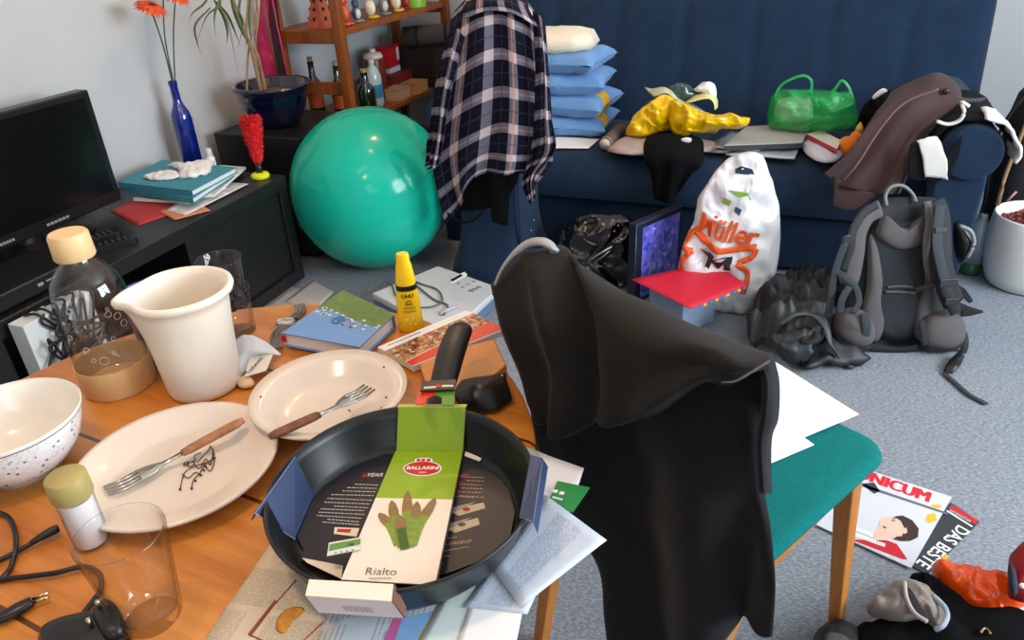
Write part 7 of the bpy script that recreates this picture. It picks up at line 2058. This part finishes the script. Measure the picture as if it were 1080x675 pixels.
m = MB().flat(uq([(.2406,1.4166,.0078),(.2825,1.4273,.0078),(.3104,1.4364,.0078),(.3295,1.4306,.0078),(.3478,1.3896,.0078),(.3382,1.3864,.0078),(.2424,1.4111,.0078)], .0006)); m.build('red_shirt_print', mat('shirt_red', (196, 28, 40), .45), t, False)
m = MB()
for q in ([(.2455,1.4588,.0078),(.2813,1.4485,.0078),(.2788,1.4353,.0078),(.2431,1.4454,.0078)], [(.243,1.4391,.0078),(.3078,1.4235,.0078),(.3052,1.4106,.0078),(.2407,1.4259,.0078)]): dashes(m, uq(q, .0015)[3], uq(q, .0015)[2], 5, .012, 5)
m.build('cover_lines', PAPER, t, False)
MB().flat(uq([(.4018,1.5518,.0078),(.4189,1.5639,.0078),(.4204,1.5382,.0078),(.4031,1.523,.0078),(.3962,1.5336,.0078)], .0006)).build('yellow_badge', mat('badge_yellow', (232, 178, 40), .45), t, False)
MB().flat(uq([(.4157,1.5931,.0078),(.4363,1.5963,.0078),(.4331,1.5852,.0078),(.4144,1.5791,.0078)], .0006)).build('yellow_bar', mat('badge_yellow', (232, 178, 40), .45), t, False)

# ---------------------------------------------------------------- heap at the lower right
t = thing('plastic_bag', 'shiny orange plastic bag lying on the dark clothes at the right edge', 'bag', (.5, 1.3, .0))
ORP = mat('orange_plastic', (240, 84, 14), .25, coat=.4, bump=(24, .6))
m = MB().puff([(.378,1.3252,.05),(.4131,1.3395,.05),(.4438,1.3337,.05),(.4721,1.3145,.05),(.5156,1.3341,.05),(.5692,1.3367,.05),(.5566,1.2369,.05),(.4991,1.213,.05),(.4605,1.2322,.05),(.4186,1.2665,.05),(.3906,1.2926,.05)], (0, 0, 1), .05, .045, wr=.02, ws=15, seed=5, floor=.002, n=120, rings=18, cz=.007, cs=14)
m.build('film', ORP, t)
t = thing('dark_clothes', 'heap of black clothes on the carpet in the bottom right corner', 'clothes', (.4, 1.18, 0))
m = MB()
m.puff([(.3326,1.2789,.055),(.3592,1.3035,.055),(.3902,1.2981,.055),(.4198,1.2574,.055),(.4647,1.2247,.055),(.5583,1.2198,.055),(.5356,1.1037,.055),(.2228,.9968,.055),(.2182,1.1051,.055),(.2675,1.1307,.055),(.3188,1.1571,.055),(.3395,1.2111,.055)], (0, 0, 1), .045, .05, wr=.02, ws=11, seed=3, floor=.002, n=120, rings=18, cz=.008, cs=10)
m.build('fabric', mat('black_wool', (11, 11, 13), .95, bump=(60, .4), spec=.1), t)
MB().tube([(.4312,1.1355,.105),(.4376,1.1484,.105),(.4452,1.1489,.105),(.4468,1.1386,.105)], .003, 6, smooth=10).build('metal_hook', mat('old_brass', (130, 104, 70), .35, metal=1), t)
t = thing('grey_pouch', 'grey felt pouch with an open top on the black clothes', 'pouch', (.33, 1.22, .03))
GF = mat('grey_felt', (128, 118, 112), .9, var=(40, .1), sheen=.2)
m = MB().puff([(.2415,1.1339,.1),(.2701,1.1814,.1),(.303,1.2244,.1),(.3332,1.222,.1),(.363,1.2028,.1),(.3794,1.1733,.1),(.3777,1.1435,.1),(.3633,1.1254,.1),(.3361,1.1384,.1),(.2917,1.1234,.1)], (0, -.3, 1), .035, .05, wr=.008, ws=22, seed=6, floor=.03, n=90, rings=14, cz=.006, cs=18)
m.build('felt', GF, t)
m = MB().puff([(.3079,1.1793,.137),(.3181,1.1638,.137),(.3285,1.1351,.137),(.3389,1.112,.137),(.3286,1.0999,.137),(.3169,1.109,.137),(.3068,1.1415,.137),(.3022,1.1679,.137)], (0, -.2, 1), .004, .01); m.build('opening', mat('felt_inside', (34, 30, 30), .95), t)
MB().tube([(.3023,1.1824,.142),(.3029,1.1449,.142),(.3131,1.1122,.142),(.3335,1.0973,.142)], .004, 8, smooth=20).build('rim', mat('felt_rim', (170, 164, 160), .8), t)
MB().tube([(.3509,1.1045,.12),(.3615,1.1083,.13),(.3718,1.1335,.13),(.3695,1.155,.13),(.3527,1.177,.13)], .005, 8, smooth=20).build('rim', mat('felt_blue_rim', (150, 164, 180), .8), t)
t = thing('shoe', 'black shoe at the bottom edge in front of the chair leg', 'shoe', (.18, 1.1, 0))
SHO = mat('black_shoe_leather', (20, 20, 22), .5, bump=(80, .2))
MB().puff([(.1569,1.0738,.035),(.1666,1.1088,.035),(.1855,1.1291,.035),(.2115,1.1356,.035),(.2337,1.1269,.035),(.2482,1.1003,.035),(.2525,1.0339,.035),(.165,1,.035)], (0, 0, 1), .045, .022, power=.4, floor=.012).build('upper', SHO, t)
MB().prism([V(p) for p in spline([(.1578,1.0925,.001),(.1676,1.1304,.001),(.1905,1.1547,.001),(.2207,1.1625,.001),(.2451,1.1542,.001),(.2581,1.1265,.001),(.2625,1.0586,.001),(.1662,1.0216,.001)], 36, True)], (0, 0, .016)).build('sole', BLACKPL, t, False)
MB().puff([(.1713,1.0674,.076),(.1946,1.0819,.076),(.2143,1.0732,.076),(.2267,1.0432,.076),(.1815,1.0195,.076)], (0, 0, 1), .006, .02).build('tongue', mat('grey_lining', (74, 72, 74), .8), t)
t = thing('cap', 'red cap with navy panels at the right edge above the orange bag', 'cap', (.56, 1.42, .06))
m = MB().puff([(.492,1.2968,.15),(.5111,1.3341,.15),(.5484,1.3783,.15),(.5751,1.3499,.15),(.5569,1.2455,.15),(.5159,1.2043,.15),(.488,1.1995,.15),(.4784,1.2147,.15)], (0, -.2, 1), .05, .05, wr=.006, ws=20, seed=2)
m.build('crown', mat('cap_red', (146, 14, 24), .8), t)
MB().puff([(.4761,1.2522,.185),(.4801,1.2389,.185),(.4831,1.2209,.185),(.4795,1.1829,.185),(.4708,1.1667,.185),(.4654,1.1782,.185),(.4687,1.2161,.185)], (-.2, -.2, 1), .014, .02).build('navy_panel', mat('cap_navy', (22, 22, 48), .8), t)
MB().ball((.4803,1.1737,.205), (.006, .006, .004)).build('white_stud', PAPER, t)
